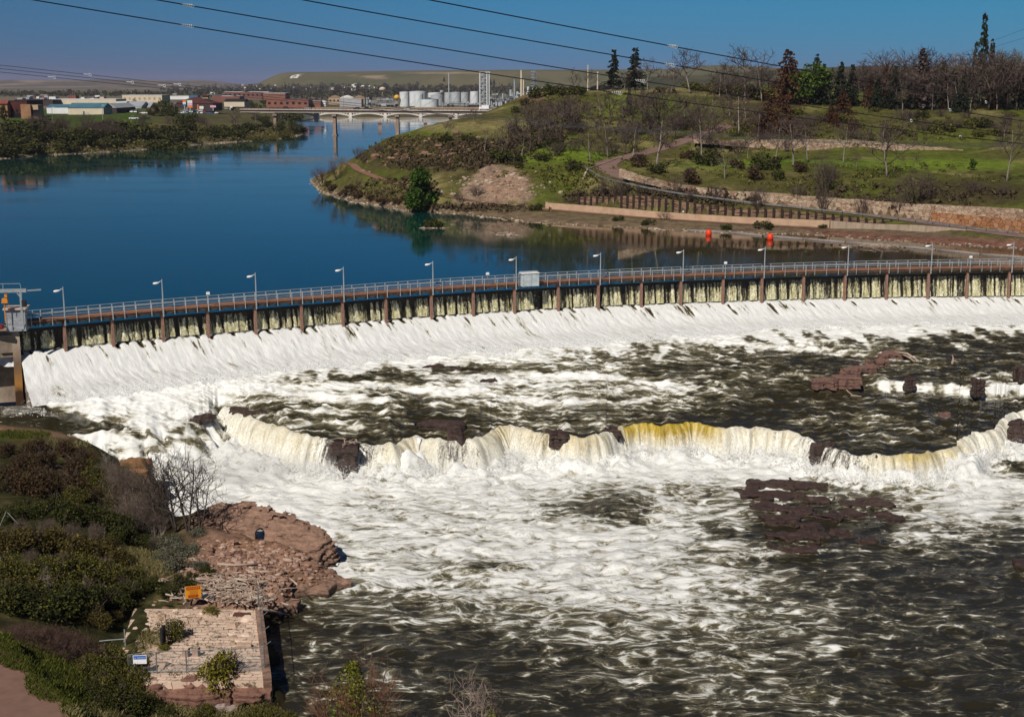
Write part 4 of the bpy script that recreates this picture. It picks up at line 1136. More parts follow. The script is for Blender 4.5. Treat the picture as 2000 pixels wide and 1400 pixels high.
# left cascade: tumbling white water instead of a clean curtain
def spray(name, C0, n, sx, sz, label, seed):
    r_ = np.random.RandomState(seed); i = r_.randint(0, len(C0), n); p = np.array(C0)[i] + np.stack([r_.normal(0, sx, n), r_.normal(0, sx, n), np.abs(r_.normal(0, sz, n))], 1); s_ = r_.uniform(.012, .05, n) * (1.2 - .8 * np.clip((p[:, 2] - np.array(C0)[i][:, 2]) / (2.5 * sz), 0, 1))
    T_ = np.array([(1, 1, 1), (-1, -1, 1), (-1, 1, -1), (1, -1, -1)]); co = (p[:, None, :] + T_[None] * s_[:, None, None] * r_.uniform(.6, 1.4, (n, 1, 3))).reshape(-1, 3)
    f = (np.arange(n)[:, None, None] * 4 + np.array([(0, 1, 2), (0, 3, 1), (0, 2, 3), (1, 3, 2)])[None]).reshape(-1, 3)
    me = bpy.data.meshes.new(name); me.from_pydata(co.tolist(), [], f.tolist()); me.materials.append(M_spray); o = bpy.data.objects.new(name, me); C.objects.link(o); return tag(o, label, "spray", kind='stuff')
M_spray = simple("spray_white", (.88, .88, .87), (.80, .80, .79), 1, .6)
basep = [(LW[i, 0] + NO[i, 0] * (LW[i, 3] + .5), LW[i, 1] + NO[i, 1] * (LW[i, 3] + .5), ZB + .4) for i in range(120, NL - 60)]
spray("falls_spray", basep, 42000, .95, .8, "white spray thrown up along the foot of the natural falls", 3)
tp = [(XC[j, i], YC[j, i], ZC[j, i]) for i in range(0, 1300, 2) for j in (52, 58, 63)]
spray("dam_spray", tp, 30000, .9, .3, "white spray where the dam's overflow lands", 4)
m = bpy.data.materials.new("mist_air"); m.use_nodes = True; t = m.node_tree; t.nodes.clear(); ou = t.nodes.new("ShaderNodeOutputMaterial"); pv = t.nodes.new("ShaderNodeVolumePrincipled"); pv.inputs['Color'].default_value = (.95, .95, .96, 1); pv.inputs['Density'].default_value = .035; t.links.new(pv.outputs[0], ou.inputs['Volume'])
for u, v, rx, ry, rz, lab in ((455, 935, 6.5, 4.5, 2.6, "soft white mist drifting off the left end of the falls"), (640, 930, 8, 3.5, 1.8, "thin mist below the mushroom shaped rock"), (860, 925, 9, 3.2, 1.9, "thin mist below the middle of the falls"), (1180, 885, 9, 3, 1.5, "thin mist below the amber water"), (1800, 935, 9, 3, 1.6, "thin mist below the right part of the falls")):
    x, y, _ = onz(u, v, ZB); o = MB().lathe((0, 0, 0), [(math.sin(math.pi * k / 14) + 1e-3, -math.cos(math.pi * k / 14)) for k in range(15)], 24).build("mist", m); o.location = (x, y, ZB + rz * .55); o.scale = (rx, ry, rz); tag(o, lab, "mist", kind='stuff')
# ================================================================== plant builders
ONES = ["", "first", "second", "third", "fourth", "fifth", "sixth", "seventh", "eighth", "ninth", "tenth", "eleventh", "twelfth", "thirteenth", "fourteenth", "fifteenth", "sixteenth", "seventeenth", "eighteenth", "nineteenth"]
TENS = {2: ("twentieth", "twenty"), 3: ("thirtieth", "thirty"), 4: ("fortieth", "forty"), 5: ("fiftieth", "fifty"), 6: ("sixtieth", "sixty"), 7: ("seventieth", "seventy")}
def ordw(n):
    if n < 20: return ONES[n]
    t_, o = divmod(n, 10); return TENS[t_][0] if o == 0 else TENS[t_][1] + "-" + ONES[o]

M_bark = simple("pale_bark", (.30, .26, .22), (.16, .13, .11), 6, .9)
M_barkd = simple("dark_bark", (.085, .062, .05), (.035, .025, .02), 6, .9)
M_twig = leafy("bare_twigs", [(.045, .030, .026), (.080, .056, .048), (.12, .088, .074)], .9)
M_twigr = leafy("rusty_twigs", [(.05, .025, .016), (.10, .048, .03), (.13, .07, .045)], .9)
M_pale = leafy("budding_twigs", [(.10, .095, .06), (.16, .155, .09), (.20, .20, .12)], .9)
M_conif = leafy("spruce_needles", [(.006, .011, .006), (.013, .022, .009), (.028, .036, .016)])
M_rustc = leafy("rusty_needles", [(.028, .010, .005), (.06, .022, .009), (.10, .042, .016)])
M_leaf = leafy("fresh_leaves", [(.024, .045, .005), (.048, .085, .008), (.09, .14, .016)])
M_dkleaf = leafy("dark_leaves", [(.010, .013, .003), (.030, .034, .006), (.078, .078, .013)])
M_olleaf = leafy("olive_leaves", [(.024, .024, .005), (.066, .062, .011), (.145, .130, .024)])
M_brleaf = leafy("brown_leaves", [(.022, .012, .006), (.050, .028, .012), (.085, .052, .022)])
M_dryg = leafy("dry_grass", [(.10, .085, .03), (.18, .15, .06), (.26, .22, .11)])
M_grgrass = leafy("green_grass", [(.036, .046, .007), (.066, .078, .010), (.12, .125, .022)])

def rdir(rg):
    while True:
        p = np.array([rg.uniform(-1, 1) for _ in range(3)]); n = np.linalg.norm(p)
        if .05 < n <= 1: return p / n

BR = [.66]
def branch(mb, rg, p, d, L, r, lvl, maxlvl, up=.12, kids=4, n=3):
    """a crooked limb with side limbs."""
    pts = [p]; q = p; dd = d; seg = 3 if lvl < maxlvl else 2
    for k in range(seg):
        dd = dd + .28 * rdir(rg) + np.array([0, 0, up]); dd = dd / np.linalg.norm(dd); q = q + dd * L / seg; pts.append(q)
    mb.tube(pts, list(np.linspace(r, r * .45, len(pts))), n, cap=False)
    if lvl < maxlvl:
        for k in range(kids + (1 if lvl == 0 else 0)):
            t = rg.uniform(.3, 1.0); i = min(int(t * seg), seg - 1); f = t * seg - i
            o = pts[i] * (1 - f) + pts[i + 1] * f
            nd_ = dd * .55 + .85 * rdir(rg) + np.array([0, 0, up]); nd_ /= np.linalg.norm(nd_)
            branch(mb, rg, o, nd_, L * rg.uniform(.45, .68), r * BR[0], lvl + 1, maxlvl, up, kids, 3)

def bare_tree(name, seed, H, spread=.42, first=.35, limbs=9, levels=3, bark=None, twig=None, lean=.05, multi=1, kids=4, tw=.012):
    """trunk and a crown of bare limbs and twigs, H metres tall."""
    BR[0] = .62 if name in ("dead_tree", "bare_shrub") else .70
    rg = random.Random(seed); r = empty(name)
    tm, cm = MB(), MB(); ends = []
    for s in range(multi):
        d = np.array([rg.uniform(-1, 1), rg.uniform(-1, 1), 0]) * (lean if multi == 1 else .35) + np.array([0, 0, 1.0]); d /= np.linalg.norm(d)
        pts = [np.array([0, 0, -.3])]; m = 7
        for i in range(m):
            d = d + .10 * rdir(rg) + np.array([0, 0, .05]); d /= np.linalg.norm(d); pts.append(pts[-1] + d * H * .92 / m)
        R = (.03 if name == 'dead_tree' and multi > 1 else .022) * H / (1 if multi == 1 else 1.7)
        tm.tube(pts, list(np.linspace(R, R * .18, len(pts))), 6)
        for k in range(limbs):
            t = first + (1 - first) * ((k + rg.random()) / limbs); i = min(int(t * m), m - 1); f = t * m - i
            o = pts[i] * (1 - f) + pts[i + 1] * f
            a = 2.4 * k + rg.uniform(-.5, .5)
            nd_ = np.array([math.cos(a), math.sin(a), rg.uniform(.35, .9)]); nd_ /= np.linalg.norm(nd_)
            branch(cm, rg, o, nd_, H * spread * (1.12 - .62 * (t - first) / (1 - first)) * rg.uniform(.75, 1.2), R * (.5 - .3 * (t - first)), 0, levels - 1, kids=kids)
    tm.build("trunk", bark or M_bark, r, smooth=True); cm.build("crown", twig or M_twig, r)
    return r

def leaf_quads(mb, rg, lumps, n, s, flat=.3, droop=None):
    tot = sum(l[3] ** 2 for l in lumps); vs, fs = [], []
    for (x, y, z, R) in lumps:
        for _ in range(int(n * R * R / tot)):
            d = rdir(rg); rr = R * (rg.uniform(.35, 1) ** .5) * (1 + .22 * math.sin(7 * d[0] + 5 * d[2]) * math.sin(6 * d[1]))
            c = np.array([x, y, z]) + d * rr * np.array([1, 1, .85])
            if c[2] < .02: continue
            nrm = d * .5 + rdir(rg); nrm /= np.linalg.norm(nrm) + 1e-9
            a = np.cross(nrm, rdir(rg)); a /= np.linalg.norm(a) + 1e-9; b_ = np.cross(nrm, a)
            q = s * rg.uniform(.55, 1.35); w = q * rg.uniform(.4, .8)
            k = len(vs)
            vs += [tuple(c - a * q), tuple(c + b_ * w + nrm * q * .15), tuple(c + a * q), tuple(c - b_ * w + nrm * q * .15)]; fs.append((k, k + 1, k + 2, k + 3))
    mb.add(vs, fs)

def conifer(name, seed, H, R, mat=None, gaps=.15, taper=.85, base=.08, n=900, s=.055, bark=None, ragged=.3):
    rg = random.Random(seed); r = empty(name)
    MB().tube([(0, 0, -.3), (0, 0, H * .5), (0, 0, H * .99)], [H * .018, H * .012, H * .002], 6).build("trunk", bark or M_barkd, r)
    mb = MB(); vs, fs = [], []; tiers = int(20 + rg.random() * 5)
    for i in range(tiers):
        t = base + (1 - base) * (i + rg.random() * .7) / tiers
        rad0 = R * (1 - t) ** taper * rg.uniform(1 - ragged, 1 + ragged * .5) + R * .03
        for k in range(int(6 + 3 * (1 - t))):
            if rg.random() < gaps: continue
            a = rg.uniform(0, 6.283); rad = rad0 * rg.uniform(.6, 1.15); z0 = H * t; dr = rad * rg.uniform(.1, .38)
            mcount = max(3, int(n / (tiers * 7)))
            for j in range(mcount):
                f = (j + .3 + .7 * rg.random()) / mcount
                c = np.array([math.cos(a) * rad * f, math.sin(a) * rad * f, z0 - dr * f * f + rg.uniform(-.012, .012) * H])
                q = H * s * rg.uniform(.5, 1.1) * (.7 + .6 * (1 - t)); dirv = np.array([math.cos(a), math.sin(a), -.3]) + .7 * rdir(rg); dirv /= np.linalg.norm(dirv)
                sd = np.cross(dirv, rdir(rg)); sd /= np.linalg.norm(sd) + 1e-9; w = q * .45; l_ = len(vs)
                vs += [tuple(c), tuple(c + dirv * q * .6 + sd * w), tuple(c + dirv * q * 1.2 - np.array([0, 0, q * .25])), tuple(c + dirv * q * .6 - sd * w)]; fs.append((l_, l_ + 1, l_ + 2, l_ + 3))
    mb.add(vs, fs); mb.build("crown", mat or M_conif, r)
    return r

def leafy_tree(name, seed, H, W, mat, n=1600, s=.3, bark=None, lumps=9, trunk=.25):
    rg = random.Random(seed); r = empty(name); tm = MB()
    tm.tube([(0, 0, -.3), (.02 * H, 0, H * .3), (0, .02 * H, H * .7)], [H * .022, H * .016, H * .006], 6)
    L = []
    for k in range(lumps):
        a = rg.uniform(0, 6.283); t = rg.random(); z = H * (trunk + (.9 - trunk) * t); q = W * .5 * math.sqrt(max(.05, 1 - (2 * t - .85) ** 2)) * rg.uniform(.3, .8)
        R = W * rg.uniform(.16, .27); L.append((math.cos(a) * q, math.sin(a) * q, z, R)); tm.tube([(0, 0, H * .25), (math.cos(a) * q, math.sin(a) * q, z)], [H * .008, H * .002], 4)
    tm.build("trunk", bark or M_barkd, r); mb = MB(); leaf_quads(mb, rg, L, n, s); mb.build("crown", mat, r)
    return r

def bush(name, seed, H, W, mat, n=700, s=.16, lumps=8, stems=6, stem_mat=None):
    rg = random.Random(seed); r = empty(name); L = []
    for k in range(lumps):
        a = rg.uniform(0, 6.283); q = W * .5 * math.sqrt(rg.random()) * .75; R = min(W, H * 1.3) * rg.uniform(.17, .30)
        z = max(R * .45, (H - R) * rg.uniform(.3, 1) * (1 - .55 * (2 * q / W) ** 2)); L.append((math.cos(a) * q, math.sin(a) * q, z, R))
    sm = MB()
    for k in range(stems):
        x, y, z, R = L[k % lumps]; branch(sm, rg, np.array([x * .2, y * .2, -.1]), np.array([x * .3, y * .3, max(z, .4)]) / np.linalg.norm([x * .3, y * .3, max(z, .4)]), max(z, .5) * 1.25, .03 * H, 0, 2, kids=2)
    sm.build("stem", stem_mat or M_barkd, r); mb = MB(); leaf_quads(mb, rg, L, n, s); mb.build("foliage", mat, r)
    return r

def twig_bush(name, seed, H, W, mat, stems=14, levels=3, bark=None, kids=3):
    """leafless many-stemmed bush."""
    BR[0] = .6
    rg = random.Random(seed); r = empty(name); a_, b_ = MB(), MB()
    for k in range(stems):
        an = rg.uniform(0, 6.283); out = rg.random() * .9 * W / H; d = np.array([math.cos(an) * out, math.sin(an) * out, 1.0]); d /= np.linalg.norm(d)
        p = np.array([math.cos(an), math.sin(an), 0]) * rg.random() * W * .18; p[2] = -.1
        top = p + d * H * .45
        a_.tube([p, (p + top) / 2 + .04 * H * rdir(rg), top], [H * .014, H * .011, H * .007], 4)
        for j in range(3): branch(b_, rg, p + (top - p) * rg.uniform(.35, 1), d + .5 * rdir(rg), H * rg.uniform(.3, .5), H * .006, 0, levels - 1, kids=kids)
    a_.build("stem", bark or M_barkd, r); b_.build("twigs", mat, r)
    return r

POOLS = {}
def proto(kind, i, fn):
    """one model of each variety; the first placing uses it, later ones copy it."""
    key = (kind, i)
    if key not in POOLS: POOLS[key] = [fn(), 0]
    return POOLS[key]

def plant(kind, variants, fn, loc, H, base_h, rz=None, wide=1.0, label=None, cat=None, group=None, rg=rng):
    i = rg.randrange(variants); e = proto(kind, i, lambda: fn(i)); s = H / base_h
    rz = rg.uniform(0, 6.283) if rz is None else rz
    sc = (s * wide, s * wide, s)
    if e[1] == 0: o = e[0]; o.location = loc; o.rotation_euler = (0, 0, rz); o.scale = sc
    else: o = copy_tree(e[0], loc, rz, sc)
    e[1] += 1
    tag(o, label, cat, group); return o

K_BARE = ("bare_tree", 6, lambda i: bare_tree("bare_tree", 100 + i, 10, spread=(.36, .46, .3, .42, .5, .34)[i], first=(.3, .38, .25, .45, .3, .2)[i], bark=M_bark, kids=4), 10)
K_BARED = ("dark_bare_tree", 4, lambda i: bare_tree("bare_tree", 140 + i, 10, spread=(.44, .5, .4, .55)[i], first=.22, limbs=11, bark=M_barkd, twig=M_twig, kids=4), 10)
K_DEAD = ("dead_tree", 3, lambda i: bare_tree("dead_tree", 170 + i, 10, spread=.2, first=.3, limbs=8, levels=2, bark=M_bark, twig=M_bark, kids=3), 10)
K_PALE = ("budding_tree", 3, lambda i: bare_tree("budding_tree", 190 + i, 10, spread=.36, first=.12, limbs=13, bark=M_bark, twig=M_pale, kids=5), 10)
K_CON = ("spruce_tree", 3, lambda i: conifer("spruce_tree", 210 + i, 10, (3.0, 3.5, 2.7)[i], n=1500), 10)
K_NARROW = ("narrow_spruce", 2, lambda i: conifer("spruce_tree", 230 + i, 10, 2.0, ragged=.55, gaps=.25, base=.15, n=1200), 10)
K_RUST = ("rusty_conifer", 2, lambda i: conifer("rusty_conifer", 250 + i, 10, 4.2, M_rustc, taper=.6, n=1700, s=.06), 10)
K_BUSHD = ("dark_bush", 4, lambda i: bush("dark_bush", 300 + i, 2, 3, M_dkleaf, 650, .15), 2)
K_BUSHO = ("olive_bush", 4, lambda i: bush("olive_bush", 320 + i, 2, 3, M_olleaf, 650, .15), 2)
K_BUSHB = ("brown_bush", 4, lambda i: bush("brown_bush", 340 + i, 2, 3, M_brleaf, 650, .14), 2)
K_TWIG = ("twiggy_bush", 4, lambda i: twig_bush("twiggy_bush", 360 + i, 3, 3, M_twig), 3)
K_TWIGR = ("rusty_twig_bush", 2, lambda i: twig_bush("twiggy_bush", 380 + i, 3, 3, M_twigr), 3)

def plant_px(kind, u, v, h, hit, wide=1.0, label=None, cat="tree", group=None, sink=.1):
    x, y, z = hit(u, v); n_, var, fn, bh = kind
    return plant(n_, var, fn, (x, y, z - sink), h * y / FPX, bh, None, wide, label, cat, group)

def row(kind, items, hit, text, cat, group, wide=1.0, left="counting from the left"):
    """a row of plants from left to right; each label says which of the row it is."""
    items = sorted(items); n = len(items)
    for i, it in enumerate(items):
        u, v, h = it[:3]; w = it[3] if len(it) > 3 else wide
        if n == 1: lab = text
        else:
            pos = "leftmost" if i == 0 else "rightmost" if i == n - 1 else "%s from left" % ordw(i + 1)
            lab = text + ", " + pos
        plant_px(kind, u, v, h, hit, w, lab, cat, group if n > 1 or group else None)
# ================================================================== things on the hillside across the water
def HH(u, v):
    for k in range(8):
        p = hill.hit(u, v + 2 * k)
        if p[1] < 600: break
    return p
# skyline trees
plant_px(K_NARROW, 1198, 174, 76, HH, 1.25, "narrow dark spruce at the left end of the ridge skyline", "tree")
plant_px(K_CON, 1240, 176, 80, HH, 1.25, "broad dark spruce on the ridge beside the narrow one", "tree")
plant_px(K_CON, 1228, 226, 62, HH, .62, "slim dark spruce standing on the green slope below the broad spruce", "tree")
plant_px(K_RUST, 1536, 205, 106, HH, .85, "tall brown topped conifer breaking the skyline left of the green tree", "tree")
plant_px(K_CON, 1592, 202, 92, HH, .9, "dark spruce rising behind the bright green leafy tree", "tree")
o = leafy_tree("leafy_tree", 401, 10, 9, M_leaf, 1800, .34); x, y, z = HH(1578, 204); o.location = (x, y, z); s = 88 * y / FPX / 10; o.scale = (s * 1.1, s * 1.1, s); tag(o, "bright green leafy tree on the skyline among bare trees", "tree")
plant_px(K_CON, 1797, 214, 116, HH, 1.15, "tallest brown dead spruce spreading wide on the right skyline", "tree")
for k in [o for o in C.objects if o.parent is None and o.get('label', '').startswith("tallest brown dead")]:
    for c in C.objects:
        if c.parent == k and c.name.startswith("crown"):
            c.data = c.data.copy(); c.data.materials[0] = M_twig
row(K_CON, [(1607, 206, 78), (1640, 208, 84), (1662, 208, 80)], HH, "dark conifer in the clump right of the green leafy tree", "tree", "dark conifers right of the green tree", 1.0)
row(K_CON, [(1745, 214, 82), (1839, 214, 90), (1878, 220, 70)], HH, "dark conifer among bare trees along the forest edge", "tree", "dark conifers along the forest edge", .95)
row(K_NARROW, [(1899, 160, 62, .8), (1913, 158, 90, .9), (1931, 160, 64, 1.1)], lambda u, v: hill.hit(u, 203), "ragged dark spruce of the tall trio at the far right skyline", "tree", "ragged tall spruces", .9)
for k in [o for o in C.objects if o.parent is None and o.get('group') == "ragged tall spruces"]: k.scale = (k.scale[0] * 1.15, k.scale[1] * 1.15, k.scale[2] * 1.9)
row(K_RUST, [(1499, 262, 78), (1530, 262, 74)], HH, "rusty red brown conifer on the slope above the upper wall", "tree", "rusty conifers on the slope", .9)
row(K_CON, [(1712, 214, 64), (1775, 214, 58), (1822, 214, 66), (1862, 214, 70), (1960, 214, 62), (1990, 214, 76)], HH, "dark conifer standing deeper in the upper right forest", "tree", "deep conifers of the forest", .9)
row(K_RUST, [(1700, 212, 60, .7), (1728, 212, 84, .55), (1845, 214, 62, .6), (1940, 214, 70, .6)], HH, "reddish brown conifer among the bare trees of the upper right forest", "tree", "reddish conifers of the forest")
row(K_RUST, [(1622, 240, 36, 1.1), (1646, 225, 46, 1.3), (1632, 248, 26, 1.2), (1662, 256, 26, 1.1)], HH, "squat rusty brown conifer below the dark conifer clump", "tree", "squat rusty conifers", 1.1)
# bare trees along the skyline
row(K_BARE, [(1126, 180, 44), (1152, 178, 40), (1218, 180, 36)], HH, "small bare tree beside the two spruces on the ridge", "tree", "bare trees by the ridge spruces")
row(K_BARE, [(1265, 184, 66), (1310, 184, 46), (1347, 184, 78), (1405, 190, 50), (1420, 188, 60), (1456, 194, 92), (1488, 200, 66)], HH, "bare tree on the ridge skyline left of the rusty conifers", "tree", "bare skyline trees on the ridge", 1.15)
row(K_BARED, [(1690, 210, 84), (1712, 212, 74), (1727, 212, 80), (1765, 216, 70), (1780, 215, 60), (1820, 216, 74), (1858, 216, 86), (1886, 216, 96), (1905, 216, 84), (1930, 216, 96), (1950, 214, 100), (1968, 216, 84), (1985, 216, 92), (2010, 216, 100), (2040, 216, 90)], HH, "leafless grey brown tree in the forest edge at upper right", "tree", "leafless trees of the forest edge", 1.2)
row(K_PALE, [(1735, 205, 44), (1850, 206, 76), (1872, 208, 84), (1915, 210, 74), (1942, 208, 92), (1972, 208, 98), (1996, 208, 104), (2025, 208, 96)], lambda u, v: hill.hit(u, v), "pale budding tree in the forest edge at upper right", "tree", "pale budding trees of the forest edge", 1.25)
row(K_BARE, [(1762, 218, 46), (1820, 217, 48), (1852, 218, 60), (1874, 219, 66), (1894, 219, 58), (1947, 217, 60)], HH, "pale trunked bare tree standing in front of the forest edge", "tree", "pale trunks before the forest edge", .9)
rr_ = random.Random(4)
row(K_BARED, [(1672 + 15 * i + rr_.uniform(-6, 6), 205, rr_.uniform(58, 98)) for i in range(26)], HH, "leafless tree deeper in the upper right forest", "tree", "deep trees of the upper right forest", 1.3)
row(K_BARED, [(1395 + 21 * i + rr_.uniform(-8, 8), 196, rr_.uniform(36, 66)) for i in range(12)], HH, "low leafless tree in the thicket along the ridge top", "tree", "ridge top thicket", 1.4)
row(K_BARED, [(1005 + 24 * i + rr_.uniform(-10, 10), 250 + rr_.uniform(-16, 34), rr_.uniform(34, 62)) for i in range(18)], HH, "dark leafless tree scattered on the slope left of the upper road", "tree", "scattered trees on the slope", 1.4)
row(K_TWIG, [(1010 + 26 * i + rr_.uniform(-10, 10), 272 + rr_.uniform(-26, 40), rr_.uniform(18, 34)) for i in range(22)], HH, "low purplish bush among the trees of the slope", "bush", "purplish bushes of the slope", 1.6)
row(K_TWIG, [(1470 + 26 * i + rr_.uniform(-10, 10), 268 + rr_.uniform(-40, 12), rr_.uniform(14, 28)) for i in range(20)], HH, "low bare bush on the slope above the terrace wall", "bush", "bare bushes above the terrace wall", 1.7)
row(K_BUSHO, [(1440 + 30 * i + rr_.uniform(-12, 12), 240 + rr_.uniform(-24, 30), rr_.uniform(10, 22)) for i in range(19)], HH, "olive bush on the slope below the forest edge", "bush", "olive bushes below the forest edge", 1.6)
# slope below the ridge
row(K_DEAD, [(1125, 236, 36), (1152, 232, 34), (1172, 226, 36), (1196, 232, 32), (1215, 231, 38), (1338, 232, 46), (1392, 236, 46)], HH, "thin dead tree on the green slope under the ridge", "tree", "thin dead trees on the green slope", 1.3)
row(K_BARED, [(1034, 297, 88), (1056, 262, 52), (1083, 252, 52), (1094, 284, 90), (1108, 262, 60)], HH, "dark bare tree left of the bright lawn", "tree", "dark bare trees left of the lawn", 1.15)
row(K_BARED, [(1220, 302, 56), (1250, 264, 80), (1268, 254, 66), (1283, 258, 74), (1328, 252, 64), (1360, 262, 56)], HH, "dark bare tree in the thicket above the curved road", "tree", "dark bare trees above the curved road", 1.25)
row(K_BARE, [(1019, 308, 50), (1153, 318, 64), (1187, 309, 78), (1234, 324, 84), (1282, 327, 104)], HH, "pale trunked bare tree beside the bend of the road", "tree", "bare trees by the road bend", 1.05)
row(K_BARE, [(1371, 322, 100), (1416, 350, 70), (1440, 328, 30), (1460, 314, 52), (1514, 316, 74), (1550, 330, 98), (1577, 319, 84), (1646, 320, 80), (1672, 330, 30)], HH, "bare tree standing on the grassy field above the stone wall", "tree", "bare trees on the field", .85)
row(K_BARE, [(1425, 228, 44), (1443, 262, 84), (1456, 232, 50), (1480, 270, 60)], HH, "bare tree right of the upper road near the rusty conifers", "tree", "bare trees by the upper road")
row(K_BARE, [(1762, 330, 24), (1787, 330, 26), (1959, 282, 50), (1966, 355, 112)], HH, "bare tree on the right part of the field beyond the spreading one", "tree", "bare trees on the right of the field", .8)
o = bare_tree("bare_tree", 420, 10, spread=.62, first=.24, limbs=12, bark=M_bark, twig=M_twig, kids=4); x, y, z = HH(1732, 347); o.location = (x, y, z); s = 100 * y / FPX / 10; o.scale = (s, s, s); tag(o, "spreading vase shaped bare tree alone in the middle of the field", "tree")
row(K_BARE, [(870, 262, 20), (883, 268, 34), (946, 300, 44), (982, 300, 52), (990, 285, 40), (925, 244, 30)], HH, "thin bare tree on top of the point left of the lawn", "tree", "thin bare trees on the point", 1.1)
plant("sapling", 1, lambda i: leafy_tree("sapling", 440, 3, 2, M_leaf, 500, .2), (lambda p: (p[0], p[1], p[2]))(HH(1900, 334)), 3.2, 3, label="small green sapling on the lawn at the right of the field", cat="tree")
# bushes
o = leafy_tree("shore_tree", 450, 10, 10.5, M_leaf, 3600, .42, lumps=16, trunk=.06); x, y, z = HH(820, 408); s = 74 * y / FPX / 10; o.location = (x, y - 1, z - .4); o.scale = (s * .92, s * .92, s); tag(o, "big round dark green tree at the water's edge on the point", "tree")
for c in C.objects:
    if c.parent == o and c.name.startswith("crown"): c.data.materials[0] = leafy("shore_tree_leaves", [(.012, .030, .003), (.03, .065, .005), (.06, .11, .01)])
row(K_BUSHB, [(650, 372, 14), (672, 384, 16), (700, 388, 16), (725, 392, 14), (752, 398, 16), (690, 372, 14), (640, 366, 14), (775, 400, 14)], HH, "low brown bush along the waterline of the point", "bush", "brown bushes along the point", 1.5)
row(K_TWIGR, [(630, 356, 34, 1.3), (661, 350, 46, .8)], HH, "reddish leafless bush on the tip of the point", "bush", "reddish bushes on the tip of the point")
row(K_TWIG, [(700, 312, 26), (712, 318, 26), (735, 300, 18), (745, 297, 14)], HH, "tiny bare bush behind the end of the footpath", "bush", "bare bushes behind the footpath")
row(K_BUSHD, [(976, 314, 30), (1000, 318, 26), (1060, 316, 22), (1120, 332, 26), (1087, 296, 26), (1010, 330, 18), (905, 275, 16), (870, 278, 18), (920, 278, 14)], HH, "dark green bush left of the lawn above the scree", "bush", "dark bushes above the scree")
row(K_BUSHD, [(1282, 338, 26), (1495, 330, 36), (1378, 320, 36), (1515, 352, 26), (1798, 232, 20), (1917, 250, 26), (1325, 246, 26), (1128, 240, 24)], HH, "dark green bush dotted over the hillside", "bush", "dark bushes over the hillside", 1.1)
row(K_BUSHB, [(1342, 310, 22), (1246, 326, 30), (1438, 330, 24), (1474, 352, 34), (1560, 336, 26), (1350, 360, 36), (1665, 252, 22), (1632, 228, 18)], HH, "rusty brown bush dotted over the hillside", "bush", "brown bushes over the hillside", 1.0)
row(K_TWIG, [(1606, 374, 80, .8), (1787, 394, 70, 1.3), (1620, 360, 40), (1900, 378, 30, 1.4), (1960, 380, 24)], HH, "tall leafless many stemmed bush just above the stone wall", "bush", "leafless bushes above the stone wall")
row(K_BUSHO, [(1360, 176, 22), (1385, 180, 24), (1400, 184, 22), (1430, 185, 26), (1475, 190, 30), (1500, 196, 26), (1300, 182, 16)], HH, "low olive green hedge bush along the ridge top", "bush", "hedge bushes along the ridge", 1.6)
row(K_BUSHD, [(1050, 190, 26), (1075, 184, 24), (1100, 186, 22), (1128, 186, 24), (1028, 205, 18), (1010, 222, 18)], HH, "dark bush at the left shoulder of the ridge", "bush", "dark bushes on the ridge shoulder", 1.0)
row(K_TWIG, [(1175, 382, 44), (1210, 390, 48), (1250, 384, 36), (1320, 388, 50), (1345, 398, 36), (1400, 400, 44), (1480, 408, 50), (1555, 405, 44), (1605, 412, 52), (1680, 420, 44), (1755, 425, 50)], HH, "thin leafless sapling growing along the timber retaining wall", "bush", "saplings along the timber wall", .8)
row(K_BUSHD, [(1050, 412, 18), (1268, 440, 16), (1490, 448, 22), (1210, 432, 14), (1420, 448, 16), (1607, 446, 12)], HH, "small dark bush on the bank below the concrete wall", "bush", "small bushes on the lower bank", 1.2)
row(K_TWIG, [(900, 394, 22), (932, 386, 26), (1020, 410, 14), (1300, 430, 20)], HH, "small leafless bush beside the footpath below the scree", "bush", "leafless bushes beside the footpath", 1.3)
plant_px(K_BUSHD, 848, 445, 24, lambda u, v: onz(u, v, 0), 1.1, "small dark bush on a tiny islet off the green tree", "bush")

# scrub that covers the slopes as one mass
def scrub(name, mat, brushes, n, s, label, seed, hf, zmin=.5):
    rg = random.Random(seed); mb = MB(); vs, fs = [], []
    for u, v, ru, rv, wgt in brushes:
        for _ in range(int(n * wgt)):
            a = rg.uniform(0, 6.283); q = math.sqrt(rg.random()); x, y, z = hf(u + ru * q * math.cos(a), v + rv * q * math.sin(a))
            if z < zmin: continue
            R = s * rg.uniform(.5, 1.6)
            for _ in range(12):
                d = rdir(rg); d[2] = abs(d[2]); c = np.array([x, y, z]) + d * R * np.array([1.2, 1.2, .8]); nr = d + .8 * rdir(rg); a1 = np.cross(nr, rdir(rg)); a1 /= np.linalg.norm(a1) + 1e-9; b1 = np.cross(nr, a1); b1 /= np.linalg.norm(b1) + 1e-9
                L_ = R * rg.uniform(.3, .6); k = len(vs); vs += [tuple(c - a1 * L_), tuple(c + b1 * L_ * .6), tuple(c + a1 * L_), tuple(c - b1 * L_ * .6)]; fs.append((k, k + 1, k + 2, k + 3))
    mb.add(vs, fs); return tag(mb.build(name, mat), label, "scrub", kind='stuff')
scrub("brown_scrub", leafy("brown_scrub", [(.028, .018, .010), (.055, .038, .020), (.09, .066, .036)]), [(860, 300, 130, 36, .34), (960, 300, 90, 26, .24), (770, 372, 90, 22, .12), (1290, 390, 190, 18, .3), (1150, 240, 120, 30, .12), (1520, 250, 110, 30, .14), (1760, 385, 220, 22, .16), (1050, 270, 60, 20, .12), (930, 410, 110, 7, .1)], 1000, .75, "low brown leafless scrub covering the slopes across the water", 5, HH)
